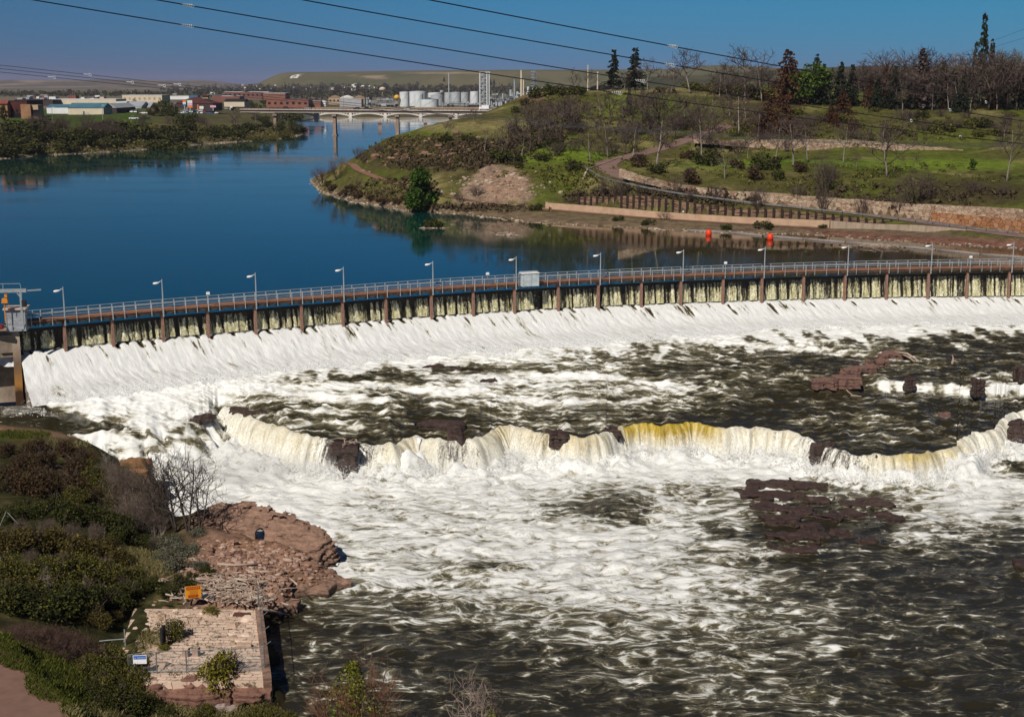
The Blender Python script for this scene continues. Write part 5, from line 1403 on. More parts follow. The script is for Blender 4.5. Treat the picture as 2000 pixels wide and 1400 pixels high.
scrub("green_scrub", M_olleaf, [(820, 300, 120, 34, .22), (1000, 300, 120, 50, .12), (770, 378, 90, 18, .1), (1300, 300, 260, 60, .3), (1700, 250, 260, 38, .36), (1700, 350, 260, 32, .3), (1150, 200, 120, 20, .14), (1120, 350, 70, 30, .16)], 900, .55, "low olive green scrub scattered over the slopes across the water", 6, HH)

# shore stones
def stones(name, line, n, smin, smax, mat, label, spread, seed, zf=None, z0=0.0):
    rg = random.Random(seed); L_ = resample(line, .5); vs, fs = [], []
    for _ in range(n):
        p = L_[rg.randrange(len(L_))]; x, y = p[0] + rg.gauss(0, spread), p[1] + rg.gauss(0, spread * .6); s = rg.uniform(smin, smax) * (1 if rg.random() < .85 else 1.8)
        z = (zf(x, y) if zf else p[2]) + s * .1; k = len(vs)
        if zf and z < z0 - .3: z = z0
        ax, ay, az = s * rg.uniform(.7, 1.4), s * rg.uniform(.6, 1.2), s * rg.uniform(.4, .8); ro = rg.uniform(0, 6.28)
        for h, q in ((-.6, .8), (.2, 1.0), (.75, .55)):
            for j in range(5):
                an = ro + 1.2566 * j + rg.uniform(-.25, .25); vs.append((x + ax * q * math.cos(an), y + ay * q * math.sin(an), z + az * h + rg.uniform(-.1, .1) * s))
        for r_ in range(2):
            for j in range(5): fs.append((k + r_ * 5 + j, k + r_ * 5 + (j + 1) % 5, k + r_ * 5 + 5 + (j + 1) % 5, k + r_ * 5 + 5 + j))
        fs.append(tuple(k + 10 + j for j in range(5)))
    return tag(MB().add(vs, fs).build(name, mat), label, "stones", kind='stuff')
M_stone = leafy("shore_stone", [(.16, .11, .075), (.30, .23, .165), (.42, .34, .27)], .9)
stones("shore_stones", shore_w, 1300, .08, .32, M_stone, "pale stones lining the water's edge along the far bank", .9, 8, lambda x, y: float(hill.z(x, y)))
stones("scree_stones", [HH(915, 370), HH(960, 350), HH(1000, 362), HH(1025, 385)], 260, .15, .5, M_stone, "loose stones on the bare scree slope", 5, 9, lambda x, y: float(hill.z(x, y)), -9)
stones("slope_stones", [HH(770, 290), HH(800, 290), HH(840, 300), HH(900, 300)], 90, .3, .9, leafy("red_stone", [(.13, .07, .045), (.22, .13, .09), (.3, .2, .14)], .9), "reddish rocks showing through the scrub on the point", 9, 10, lambda x, y: float(hill.z(x, y)), -9)

# roads
M_road = simple("red_brown_road", (.20, .125, .105), (.155, .095, .08), .35, .95, bmp=.01)
M_pathm = simple("red_dirt_path", (.235, .125, .085), (.18, .095, .065), .5, .95, bmp=.02)
struct(strip_mesh("park_road", road_w, [(-2.9, 0), (-1.4, .03), (0, .05), (1.4, .03), (2.9, 0)], M_road), "red brown park road curving up the far hillside")
struct(strip_mesh("footpath", path_w, [(-1.25, 0), (0, .04), (1.25, 0)], M_pathm), "red dirt footpath along the far shore")
kerb = resample([H3(1139, 331, 9.4), H3(1150, 324, 9.6), H3(1165, 318, 9.9), H3(1190, 311, 10.2), H3(1215, 304, 10.6)], 1.5)
o = MB()
for p, q in zip(kerb[:-1], kerb[1:]): o.bar((p[0], p[1], float(hill.z(p[0], p[1])) + .12), (q[0], q[1], float(hill.z(q[0], q[1])) + .12), .4, .4)
tag(o.build("kerb", M_stone), "pale stone kerb round the outside of the road bend", "kerb")

def wall_mesh(name, line, thick, mat, parent=None, front=.8, zb=-.6, coping=0.0, wob=0.0):
    p = np.array(line); t_ = np.gradient(p[:, :2], axis=0); t_ /= np.linalg.norm(t_, axis=1)[:, None]; n_ = np.stack([t_[:, 1], -t_[:, 0]], 1)
    f = p[:, :2] + n_ * front; bk = f - n_ * thick; m = len(p); vs = []
    for i in range(m):
        zt = p[i, 3] + wob * math.sin(i * 2.3) * .5 + wob * (nrng.rand() - .5)
        vs += [(f[i, 0], f[i, 1], p[i, 2] + zb), (f[i, 0] - n_[i, 0] * .1, f[i, 1] - n_[i, 1] * .1, zt), (bk[i, 0], bk[i, 1], zt), (bk[i, 0], bk[i, 1], p[i, 2] + zb)]
    fs = [(i * 4 + j, i * 4 + (j + 1) % 4, i * 4 + 4 + (j + 1) % 4, i * 4 + 4 + j) for i in range(m - 1) for j in range(4)] + [(0, 1, 2, 3), (m * 4 - 1, m * 4 - 2, m * 4 - 3, m * 4 - 4)]
    return MB().add(vs, fs).build(name, mat, parent)
def masonry(name, pal, sx=1.0, sz=2.2, mortar=.5):
    m, t, b = new_mat(name); v = t.nodes.new("ShaderNodeTexVoronoi"); v.inputs['Randomness'].default_value = .8; v.inputs['Scale'].default_value = 1
    t.links.new(coords(t, (sx, sx, sz)), v.inputs['Vector'])
    w = t.nodes.new("ShaderNodeTexVoronoi"); w.feature = 'DISTANCE_TO_EDGE'; w.inputs['Randomness'].default_value = .8; w.inputs['Scale'].default_value = 1; t.links.new(coords(t, (sx, sx, sz)), w.inputs['Vector'])
    sx_ = t.nodes.new("ShaderNodeSeparateColor"); t.links.new(v.outputs['Color'], sx_.inputs[0])
    c = ramp(t, sx_.outputs[0], [(i / (len(pal) - 1), p_) for i, p_ in enumerate(pal)])
    e_ = ramp(t, w.outputs['Distance'], [(.0, .35), (.09, 1.0)]); t.links.new(mixc(t, 1.0, c, e_, 'MULTIPLY'), b.inputs['Base Color']); b.inputs['Roughness'].default_value = .95
    bump(t, b, e_, .08, .6); return m
M_masA = masonry("pale_masonry", [(.22, .13, .08), (.36, .25, .17), (.46, .36, .26), (.30, .18, .11)])
M_masB = masonry("orange_masonry", [(.20, .07, .025), (.34, .15, .06), (.40, .22, .12), (.26, .10, .04)], .8, 1.1)
sw = empty("stone_wall", stone_w[0][:3]); tag(sw, "long pale stone retaining wall behind the lower road", "wall")
sp_ = [p for p in stone_w]; k0 = int(len(sp_) * .70)
o = wall_mesh("coursed_wall", sp_[:k0 + 1], 1.8, M_masA, sw, wob=.18); o.location = [-c for c in sw.location]
mid = lambda p: p[2] + (p[3] - p[2]) * .52
o = wall_mesh("coursed_wall", [(p[0], p[1], mid(p), p[3]) for p in sp_[k0:]], 1.5, M_masA, sw, front=.55, zb=-.1, wob=.1); o.location = [-c for c in sw.location]
o = wall_mesh("orange_lower_wall", [(p[0], p[1], p[2], mid(p) + .02) for p in sp_[k0:]], 1.8, M_masB, sw, front=1.7); o.location = [-c for c in sw.location]
tag(wall_mesh("terrace_wall", terr_w, 1.8, M_masA, None, wob=.25), "shorter rough stone wall on the terrace high above the field", "wall")

# concrete wall beside the path
M_cwall = simple("pale_concrete", (.47, .32, .22), (.38, .25, .165), .6, .9)
M_gwall = simple("grey_concrete", (.36, .28, .21), (.24, .18, .13), .5, .9, stretch=(3, 3, .6))
CW = [(1066, 396), (1150, 402), (1230, 409), (1300, 415), (1380, 420), (1450, 424), (1540, 428), (1620, 431)]
cwl = []
for (u, vt) in CW:
    vb = np.interp(u, [w[0] for w in WALLB], [w[1] for w in WALLB]); zb_ = np.interp(u, [w[0] for w in WALLB], [w[2] for w in WALLB])
    x, y, _ = onz(u, vb, zb_); cwl.append((x, y, zb_, at(u, vt, y)[2]))
cwl = [tuple(p) for p in resample(cwl, 4)]
cw = empty("concrete_wall", cwl[0][:3]); tag(cw, "long low tan concrete wall beside the footpath, left section", "wall")
cl = [-c for c in cw.location]
for i in range(0, len(cwl) - 1, 2):
    o = wall_mesh("panel", [np.array(cwl[i]) * .997 + np.array(cwl[min(i + 1, len(cwl) - 1)]) * .003, cwl[i + 1] if i + 2 >= len(cwl) else np.array(cwl[i + 2]) * .997 + np.array(cwl[i + 1]) * .003], .5, M_cwall, cw, front=.25); o.location = cl
GW = [(1622, 431, 445), (1700, 437, 448), (1810, 441, 453), (1900, 450, 458), (1990, 459, 466), (2100, 470, 478)]
gwl = [(lambda p: (p[0], p[1], p[2], at(u, vt, p[1])[2]))(onz(u, vb, .9)) for u, vt, vb in GW]; gwl = [tuple(p) for p in resample(gwl, 4)]
o = wall_mesh("concrete_wall", gwl, .5, M_gwall, None, front=.25); tag(o, "stained grey concrete wall continuing below the guard rail, right section", "wall")
for p, q in zip(cwl[:-1], cwl[1:]): pass
# timber wall
TW = [(1130, 383, 396), (1187, 382, 401), (1230, 381, 405), (1260, 382, 406.5), (1325, 391, 412), (1387, 400, 416), (1452, 406, 421), (1505, 407, 424), (1557, 412, 427), (1629, 419, 430), (1685, 426, 432), (1740, 430, 434)]
twl = []
for u, vt, vb in TW:
    yb = np.interp(u, [proj(*p[:3])[0] for p in cwl], [p[1] for p in cwl]) + 2.6; x = (u - 1000) / FPX * (yb * CP + (CAMZ - 2) * SP); zb_ = at(u, vb, yb)[2]; twl.append((x, yb, zb_ - .3, at(u, vt, yb)[2]))
twl = [tuple(p) for p in resample(twl, 1.75)]
wall_step(hill, twl, -.1, -.35, 4.5, 2.0)
tw = empty("timber_retaining_wall", twl[0][:3]); tag(tw, "dark timber post retaining wall stepping along above the concrete wall", "wall")
tl_ = [-c for c in tw.location]; M_tim = simple("old_timber", (.055, .032, .022), (.02, .012, .009), 2, .9); M_lag = simple("timber_lagging", (.24, .145, .095), (.03, .018, .012), 1.1, .9, stretch=(.35, .35, 4), lo=.42, hi=.55)
for p in twl:
    h = p[3] - p[2]; o = MB(); o.box((p[0], p[1] - .35, p[2] + h / 2), (.42, .42, h + .25), .1); o = o.build("post", M_tim, tw); o.location = tl_
o = wall_mesh("lagging", [(p[0], p[1], p[2], p[3] - .25) for p in twl], .3, M_lag, tw, front=.05); o.location = tl_
hill_o.data.vertices
# update the hillside mesh for the steps made by the timber wall
keepm = ~((hill.Z < -2.2) & inr)
idx_ = np.arange(hill.X.size).reshape(hill.X.shape)
me_old = hill_o.data
tmp = grid_mesh("hillside_mesh", hill.X, hill.Y, hill.Z, M_ground, keep=keepm, col=col); hill_o.data = tmp.data; bpy.data.objects.remove(tmp); bpy.data.meshes.remove(me_old); hill_o.data.name = "hillside"

# guard rail
GR = [(1140, 325, 9.3), (1158, 337, 8.5), (1175, 347, 7.7), (1225, 360, 6.9), (1300, 375, 5.7), (1375, 386, 4.8), (1500, 401, 3.7), (1550, 405.5, 3.3), (1620, 413.5, 2.7), (1700, 422, 2.1), (1810, 436, 1.7), (1900, 448, 1.5), (1990, 457, 1.3)]
grl = resample([H3(u, v + 3, z) for u, v, z in GR], 2.2)
gr = empty("guard_rail", tuple(grl[0])); tag(gr, "low grey steel guard rail along the outer edge of the road", "guard rail"); gl = [-c for c in gr.location]
mb = MB()
for p, q in zip(grl[:-1], grl[1:]): mb.bar((p[0], p[1], p[2] + .55), (q[0], q[1], q[2] + .55), .08, .34)
M_rail = simple("rail_steel", (.20, .205, .21), (.12, .11, .105), 1, .6); o = mb.build("rail", M_rail, gr); o.location = gl
for p in grl[::2]: o = MB().box((p[0], p[1], p[2] + .1), (.16, .16, 1.1)).build("post", M_tim, gr); o.location = gl

# white gauge boards by the wall
r = empty("gauge_board", onz(1334, 429, 1.0)); tag(r, "tall white and black gauge board at the concrete wall", "sign")
for k in range(5): MB().box((0.06 * (k % 2), 0, .22 + .38 * k), (.34, .06, .36)).build("plate", M_white if k % 2 == 0 else M_dark, r)
MB().box((0, .1, .9), (.08, .08, 2.0)).build("post", M_dark, r)
r = empty("warning_board", onz(1353, 429, 1.0)); tag(r, "small white sign board on the bank right of the gauge board", "sign"); MB().box((0, 0, 1.0), (.62, .05, .55)).build("plate", M_white, r); MB().bar((0, .06, -.2), (0, .06, 1.2), .07, .07).build("post", M_galv, r)
r = empty("white_pipe", onz(1342, 433, .6)); tag(r, "slanting white pipe on the bank beside the white sign", "pipe"); MB().tube([(-.5, -.3, -.6), (-.1, -.1, .3), (.15, 0, .75), (.5, 0, .75)], .1, 6).build("pipe_run", M_white, r); MB().box((.15, 0, .9), (.35, .2, .3)).build("bracket", M_white, r)
r = empty("path_marker", onz(1073, 421, .4)); tag(r, "brown marker post on the bank at the end of the concrete wall", "post"); MB().box((0, 0, .9), (.3, .2, 2.2)).build("post", M_tim, r); MB().box((.35, 0, 1.35), (.3, .12, 1.0)).build("board", M_lag, r)

# floating boom and buoys
BOOM = [(1340, 450.5), (1400, 452.5), (1470, 459.5), (1560, 466.5), (1620, 471.5), (1700, 478), (1760, 482), (1830, 488.5), (1910, 497), (2000, 503.5), (2120, 514)]
bl = resample([onz(u, v, .05) for u, v in BOOM], 9.0)
bm_ = empty("log_boom", tuple(bl[0])); tag(bm_, "grey floating log boom strung across the water below the far wall", "boom"); M_log = simple("grey_log", (.27, .235, .21), (.15, .125, .11), 1.5, .8, stretch=(.4, 4, 4))
for i, (p, q) in enumerate(zip(bl[:-1], bl[1:])):
    d_ = (q - p) * .03; o = MB().tube([p + d_, (p + q) / 2 + np.array([0, 0, .03]), q - d_], [.30, .33, .30], 8).build("log", M_log, bm_, smooth=True); o.location = [-c for c in bm_.location]
M_buoy = simple("buoy_orange", (.80, .055, .012), (.70, .04, .01), 2, .45)
for u, v, lab in ((1384, 460, "round orange red buoy at the left end of the log boom"), (1504, 468, "round orange red buoy floating further right along the log boom")):
    r = empty("buoy", onz(u, v, 0)); tag(r, lab, "buoy", "orange buoys on the boom")
    MB().lathe((0, 0, 0), [(.1, -.35), (.42, -.2), (.62, .15), (.66, .45), (.6, .8), (.42, 1.08), (.18, 1.22), (.06, 1.25)], 16).build("float", M_buoy, r, smooth=True)
    MB().tube([(0, 0, 1.2), (0, 0, 1.4)], .05, 6).build("eye", M_dark, r)
def debris(name, c, n, L_, spread, label, seed, mat, z=0.1, ry=.5):
    rg = random.Random(seed); mb = MB()
    for _ in range(n):
        x, y = c[0] + rg.gauss(0, spread), c[1] + rg.gauss(0, spread * ry); a = rg.uniform(0, 6.28); l_ = L_ * rg.uniform(.4, 1.2); zz = z + rg.random() * .3
        e_ = np.array([math.cos(a) * l_ / 2, math.sin(a) * l_ / 2, rg.uniform(-.1, .18) * l_])
        mb.tube([np.array([x, y, zz]) - e_, np.array([x, y, zz]) + .06 * l_ * rdir(rg), np.array([x, y, zz]) + e_], [.05 + .03 * rg.random(), .05, .02], 5)
    return tag(mb.build(name, mat), label, "driftwood", kind='stuff')
M_drift = leafy("driftwood", [(.22, .15, .11), (.36, .27, .21), (.50, .41, .34)], .9)
debris("boom_driftwood", onz(1716, 482, .2), 60, 2.2, 2.4, "tangle of sticks caught against the log boom", 31, M_drift, .25, .3)
debris("islet_driftwood", onz(985, 458, .1), 34, 1.6, 1.0, "pale branches stranded on a shoal in the reservoir", 32, M_drift, .2, .5)
o = stones("islet_stones", [onz(965, 459, 0), onz(1005, 460, 0)], 40, .1, .3, M_stone, "pale stones of the shoal under the stranded branches", .5, 33)
o = stones("islet_stones", [onz(828, 446, 0), onz(868, 446, 0)], 60, .1, .35, M_stone, "pale stones of the islet under the small bush", .5, 34)

# walker on the path
def figure(name, pts, edges, radii, material, loc, rz, parent=None):
    me = bpy.data.meshes.new(name); me.from_pydata(pts, edges, []); o = bpy.data.objects.new(name, me); C.objects.link(o)
    md = o.modifiers.new("skin", 'SKIN'); md.use_smooth_shade = True
    for sv, q in zip(me.skin_vertices[0].data, radii): sv.radius = (q, q)
    me.skin_vertices[0].data[0].use_root = True
    o.modifiers.new("sub", 'SUBSURF').levels = 1; o.modifiers["sub"].render_levels = 1
    me.materials.append(material); o.location = loc; o.rotation_euler = (0, 0, rz)
    if parent: o.parent = parent
    return o
M_skin = simple("skin", (.45, .28, .2)); M_shirt = simple("pale_blue_shirt", (.42, .55, .66)); M_trous = simple("dark_trousers", (.03, .032, .04))
wp = HH(863, 386); person = figure("person", [(0, 0, .95), (0, 0, 1.15), (0, 0, 1.38), (0, 0, 1.48), (0, -.02, 1.6), (0, -.02, 1.7), (-.1, 0, .9), (-.12, -.12, .5), (-.12, .02, .08), (-.12, -.12, .03), (.1, 0, .9), (.12, .14, .5), (.12, .3, .1), (.12, .2, .03), (-.19, 0, 1.38), (-.25, .08, 1.12), (-.25, -.06, .9), (.19, 0, 1.38), (.25, -.08, 1.12), (.25, -.2, .92)],
    [(0, 1), (1, 2), (2, 3), (3, 4), (4, 5), (0, 6), (6, 7), (7, 8), (8, 9), (0, 10), (10, 11), (11, 12), (12, 13), (2, 14), (14, 15), (15, 16), (2, 17), (17, 18), (18, 19)], [.14, .14, .16, .06, .1, .08, .1, .07, .05, .04, .1, .07, .05, .04, .07, .05, .035, .07, .05, .035], M_skin, wp, .6)
tag(person, "person in a pale top walking on the dirt path right of the big green tree", "person")
o = figure("shirt", [(0, 0, .98), (0, 0, 1.15), (0, 0, 1.38), (-.19, 0, 1.39), (-.25, .08, 1.12), (.19, 0, 1.39), (.25, -.08, 1.12)], [(0, 1), (1, 2), (2, 3), (3, 4), (2, 5), (5, 6)], [.16, .16, .185, .09, .065, .09, .065], M_shirt, (0, 0, 0), 0, person)
o = figure("trousers", [(0, 0, .95), (-.1, 0, .88), (-.12, -.12, .5), (-.12, .02, .12), (.1, 0, .88), (.12, .14, .5), (.12, .3, .14)], [(0, 1), (1, 2), (2, 3), (0, 4), (4, 5), (5, 6)], [.16, .115, .085, .065, .115, .085, .065], M_trous, (0, 0, 0), 0, person)
# ================================================================== town, bridges and refinery upstream
M_cream = simple("cream_wall", (.62, .53, .40), (.54, .46, .34), .2, .8); M_wht = simple("white_wall", (.74, .74, .72), (.62, .63, .63), .2, .7)
M_grey = simple("grey_wall", (.36, .37, .39), (.28, .29, .31), .2, .8); M_brk = simple("red_brick", (.21, .088, .068), (.16, .066, .052), .3, .9)
M_drk = simple("dark_wall", (.055, .035, .035), (.04, .026, .026), .3, .8); M_orng = simple("orange_brick", (.31, .17, .09), (.24, .125, .065), .3, .9); M_mar = simple("maroon_wall", (.075, .018, .012), (.05, .012, .009), .3, .8)
M_teal = simple("teal_roof", (.07, .17, .23), (.05, .13, .18), .2, .5); M_blk = simple("black_roof", (.022, .02, .022), (.015, .015, .016), .2, .7); M_groof = simple("grey_roof", (.33, .35, .38), (.26, .27, .3), .2, .6)
M_red = simple("red_roof", (.22, .065, .045), (.17, .05, .035), .2, .7); M_mroof = simple("maroon_roof", (.085, .03, .027), (.065, .022, .02), .2, .7); M_glass = simple("dark_glass", (.015, .016, .02), (.01, .01, .012), 1, .15); M_tan = simple("tan_wall", (.42, .31, .21), (.35, .25, .17), .2, .8); M_rustw = simple("rust_wall", (.25, .10, .068), (.19, .078, .055), .2, .85)

def house(name, u0, u1, vb, vt, depth, wall, roof, label, cat="building", group=None, rt='flat', roofh=.3, win=0, Y=None, turn=0.0, wmat=None, over=.3, hitf=None):
    """a building standing on the plain: rt flat, gable (ridge along the front) or end (gable towards us)."""
    uc = (u0 + u1) / 2
    x, y, z = (hitf or hitfar)(uc, vb) if Y is None else at(uc, vb, Y)
    w = (u1 - u0) * y / FPX; H = (vb - vt) * y / FPX; r = empty(name, (x, y, z), turn)
    hw = H * (1 - roofh) if rt != 'flat' else H
    MB().box((0, depth / 2, hw / 2 - .5), (w, depth, hw + 1)).build("wall", wall, r)
    mb = MB(); o = over
    if rt == 'flat': mb.box((0, depth / 2, hw + .12), (w + o, depth + o, .35))
    elif rt == 'gable': mb.add([(-w / 2 - o, -o, hw), (w / 2 + o, -o, hw), (w / 2 + o, depth + o, hw), (-w / 2 - o, depth + o, hw), (-w / 2 - o, depth / 2, H), (w / 2 + o, depth / 2, H)], [(0, 1, 5, 4), (2, 3, 4, 5), (0, 4, 3), (1, 2, 5), (0, 3, 2, 1)])
    elif rt == 'hip': mb.add([(-w / 2 - o, -o, hw), (w / 2 + o, -o, hw), (w / 2 + o, depth + o, hw), (-w / 2 - o, depth + o, hw), (-w / 2 + depth * .45, depth / 2, H), (w / 2 - depth * .45, depth / 2, H)], [(0, 1, 5, 4), (2, 3, 4, 5), (3, 0, 4), (1, 2, 5), (0, 3, 2, 1)])
    else: mb.add([(-w / 2 - o, -o, hw), (w / 2 + o, -o, hw), (w / 2 + o, depth, hw), (-w / 2 - o, depth, hw), (0, -o, H), (0, depth, H)], [(0, 4, 5, 3), (1, 2, 5, 4), (0, 1, 4), (2, 3, 5), (0, 3, 2, 1)])
    mb.build("roof", roof, r)
    for k in range(win):
        xx = -w / 2 + w * (k + .5) / win; MB().box((xx, -.02, hw * .52), (w / win * .42, .12, hw * .34)).build("window", wmat or M_glass, r)
    tag(r, label, cat, group); return r

# brown brick office at far left
r = house("brick_office", 20, 54, 230, 199, 24, M_mar, M_blk, "dark maroon and orange brick office building at the far left edge", win=0)
y = r.location.y; q = y / FPX
MB().box((15.5 * q + 4.5 * q, -1.5, 11.5 * q), (19 * q, 6, 27 * q)).build("tower", M_orng, r); MB().box((35 * q, 1.0, 11.0 * q), (14 * q, 8, 26 * q)).build("wing", M_tan, r)
MB().box((35 * q - 1 * q, -3.1, 9 * q), (20 * q, .3, 12 * q)).build("window", M_glass, r); MB().box((-26 * q, 0, 12.5 * q), (22 * q, 8, 27 * q)).build("wing", M_orng, r)
MB().add([(-40 * q, -4.6, 26 * q), (-14 * q, -4.6, 26 * q), (-14 * q, 5, 26 * q), (-40 * q, 5, 26 * q), (-38 * q, 0, 33 * q), (-17 * q, 0, 33 * q)], [(0, 1, 5, 4), (2, 3, 4, 5), (0, 4, 3), (1, 2, 5)]).build("tile_roof", M_red, r)
[MB().box(((-12 + 9 * k) * q, -.1, 13 * q), (5 * q, .3, 5 * q)).build("window", M_glass, r) for k in range(3)]; MB().box((-1 * q, -.15, 4 * q), (24 * q, .3, 8 * q)).build("entrance", M_glass, r)
house("warehouse", 92, 136, 222.5, 205, 16, M_wht, M_teal, "low white shed with a teal roof joined left of the long warehouse", rt='gable', roofh=.3)
r = house("warehouse", 134, 202, 224, 202.5, 17, M_cream, M_teal, "long cream warehouse with a teal metal roof beside the lawn", rt='gable', roofh=.42)
y = r.location.y; q = y / FPX; MB().box((-4 * q, -.06, 3.2 * q), (3 * q, .15, 6 * q)).build("door", M_teal, r)
house("shed", 200, 228, 222, 203, 40, M_drk, M_groof, "dark gabled end right of the cream warehouse, its shade in the wall colour", rt='end', roofh=.45)  # shaded end of the cream warehouse, shade put into a dark wall colour
house("store", 103, 226, 207, 195, 30, M_cream, M_wht, "long cream flat roofed store behind the teal roofed warehouse", Y=1120)
house("store", 30, 103, 207.5, 196, 30, M_drk, M_blk, "long low building with a black flat roof behind the brick office", Y=1100)
house("shed", 228, 248, 219, 200, 24, M_wht, M_wht, "small white shed between the dark gable and the grey warehouse", Y=985)
r = house("warehouse", 246, 276, 219.5, 199.5, 26, M_wht, M_groof, "grey roofed white warehouse left of the big leafy tree", rt='gable', roofh=.5, Y=975); MB().box((4, -.1, 1.8), (3.6, .2, 3.6)).build("door", M_grey, r)
house("warehouse", 275.5, 293, 219, 201, 20, M_cream, M_groof, "narrow grey roofed shed hard against the big leafy tree", rt='gable', roofh=.5, Y=985)
house("store", 240, 316, 200, 187, 36, M_cream, M_wht, "long cream two storey store beyond the grey warehouse", Y=1500, win=8, wmat=M_tan)
house("store", 330, 370, 193, 188.5, 30, M_wht, M_wht, "long white low roof left of the maroon roofed restaurant", Y=1700)
r = house("restaurant", 335, 416, 215, 191, 30, M_drk, M_mroof, "sprawling restaurant with a maroon hipped roof and cupola", rt='hip', roofh=.5)
y = r.location.y; q = y / FPX; MB().box((18 * q, 15, 24 * q), (11 * q, 4, 6 * q)).build("cupola", M_tan, r); MB().add([(11 * q, 12, 26 * q), (25 * q, 12, 26 * q), (25 * q, 18, 26 * q), (11 * q, 18, 26 * q), (18 * q, 15, 29.5 * q)], [(0, 1, 4), (1, 2, 4), (2, 3, 4), (3, 0, 4)]).build("cupola_roof", M_mroof, r)
house("shop", 438, 477, 206.5, 194, 22, M_cream, M_blk, "cream shop with a dark roof right of the maroon restaurant", rt='gable', roofh=.4, Y=1150)
house("shop", 369, 386, 192, 187, 14, simple("blue_wall", (.06, .14, .26)), M_teal, "blue building peeping over the maroon roof", Y=1600)
house("market", 416, 440, 198, 186.5, 30, M_brk, M_teal, "bright red market building left of the long brick mill", Y=1450)
house("market", 434, 468, 198, 188.5, 24, M_brk, M_wht, "red building with a white flat canopy before the brick mill", Y=1400)
house("mill", 438, 524, 192, 180.5, 40, M_brk, M_wht, "long brick mill with a pale roof line above the town", Y=1750, win=10)
house("store", 515, 557, 194, 183, 30, M_rustw, M_wht, "red brick store with white stepped roofs at the bridge end", Y=1500)
house("depot", 521, 602, 209, 196, 30, M_rustw, M_red, "long red brick depot just above the left bridge approach", Y=1300, win=7)
house("depot", 596, 626, 208, 198, 20, M_rustw, M_groof, "smaller red brick depot right of the long one", Y=1320)
for i, (a, b_) in enumerate(((642, 664), (664, 690), (690, 712))):
    house("apartment_block", a, b_, 203, 187, 18, M_tan if i != 1 else M_cream, simple("tan_roof", (.34, .22, .14)) if i != 1 else M_wht, "cream gabled apartment block beyond the bridge, %s" % ("leftmost", "middle one", "rightmost")[i], group="cream apartment blocks", rt='end', roofh=.3, Y=1700, win=3)
house("warehouse", 664, 706, 209, 194.5, 20, M_grey, M_groof, "dark grey warehouse in front of the cream apartments", Y=1450)
house("shed", 627, 636, 206, 196.5, 10, M_wht, M_wht, "little white gabled shed among the red depots", rt='end', roofh=.4, Y=1330)
rg = random.Random(77)
def rowhouses(n, ur, vr, wr, hr, mats, text, cat, group, Yf, roofs, rt='gable'):
    it = sorted((rg.uniform(*ur), rg.uniform(*vr)) for _ in range(n))
    for i, (u, v) in enumerate(it):
        w, h = rg.uniform(*wr), rg.uniform(*hr); lab = "%s, %s" % (text, "leftmost" if i == 0 else "rightmost" if i == n - 1 else ordw(i + 1) + " from left")
        house("house" if cat == "house" else "shop", u - w / 2, u + w / 2, v, v - h, 9 if cat == "house" else 14, rg.choice(mats), rg.choice(roofs), lab, cat, group, rt, .45, Y=Yf)
rowhouses(20, (30, 330), (188.5, 195.5), (5, 14), (2.5, 5), [M_wht, M_wht, M_cream, M_grey, M_red], "small far shop in the flat town behind the warehouses", "shop", "far shops behind the warehouses", None, [M_wht, M_groof, M_red, M_teal], 'flat')
house("shop", 133, 148, 193, 187.5, 14, M_red, M_red, "bright red far shop beside the tall twin poles", Y=1800)
rowhouses(26, (455, 760), (166.5, 178), (3.5, 7), (2.6, 4.2), [M_wht, M_wht, M_cream, M_tan], "tiny pale house on the wooded slope under the grassy hill", "house", "houses on the wooded slope", None, [M_groof, M_wht, M_drk])
rowhouses(14, (330, 560), (184, 190), (5, 10), (3, 4.5), [M_wht, M_cream, M_tan, M_brk], "tiny house among dark trees left of the bridge", "house", "houses left of the bridge", None, [M_groof, M_drk, M_wht])
rowhouses(10, (780, 1110), (176, 181), (4, 8), (3, 4), [M_wht, M_grey, M_cream], "tiny house on the slope behind the refinery", "house", "houses behind the refinery", None, [M_groof, M_drk])
rowhouses(5, (890, 1000), (142.5, 144), (7, 16), (2, 3), [M_wht, M_drk], "farm building on the crest of the grassy hill", "farm building", "farm buildings on the crest", 5750, [M_drk, M_teal])
rowhouses(16, (1250, 1480), (152, 163), (5, 10), (3, 5), [M_wht, M_cream, M_tan], "pale house on the far rise seen between the ridge trees", "house", "houses on the far rise", 2500, [M_groof, M_red, M_drk])
rowhouses(7, (1620, 1870), (146, 152), (5, 9), (3, 5), [M_wht, M_cream], "pale house beyond the forest on the right skyline", "house", "houses on the right skyline", 2300, [M_groof, M_red])

# far rise carrying those houses
hx_ = np.linspace(150, 1300, 70); hy_ = np.linspace(1500, 3400, 40); HX, HY = np.meshgrid(hx_, hy_)
hu = HX / HY * FPX + 1000
HZ = 20 + (24 + 20 * sstep(1200, 1700, hu)) * sstep(1500, 2500, HY) * sstep(1080, 1260, hu) + 3 * fbm(HX / 160, HY / 160, 131, 3) - 22 * (1 - sstep(1040, 1160, hu)) - 16 * sstep(2900, 3400, HY)
hc = np.zeros(HX.shape + (3,)) + np.array((.05, .052, .026)); hc = blendc(hc, sstep(0, .4, fbm(HX / 90, HY / 90, 132, 3)) * .7, (.12, .10, .055))
struct(grid_mesh("far_rise", HX, HY, HZ, M_plain, col=hc), "low rise with houses beyond the ridge")

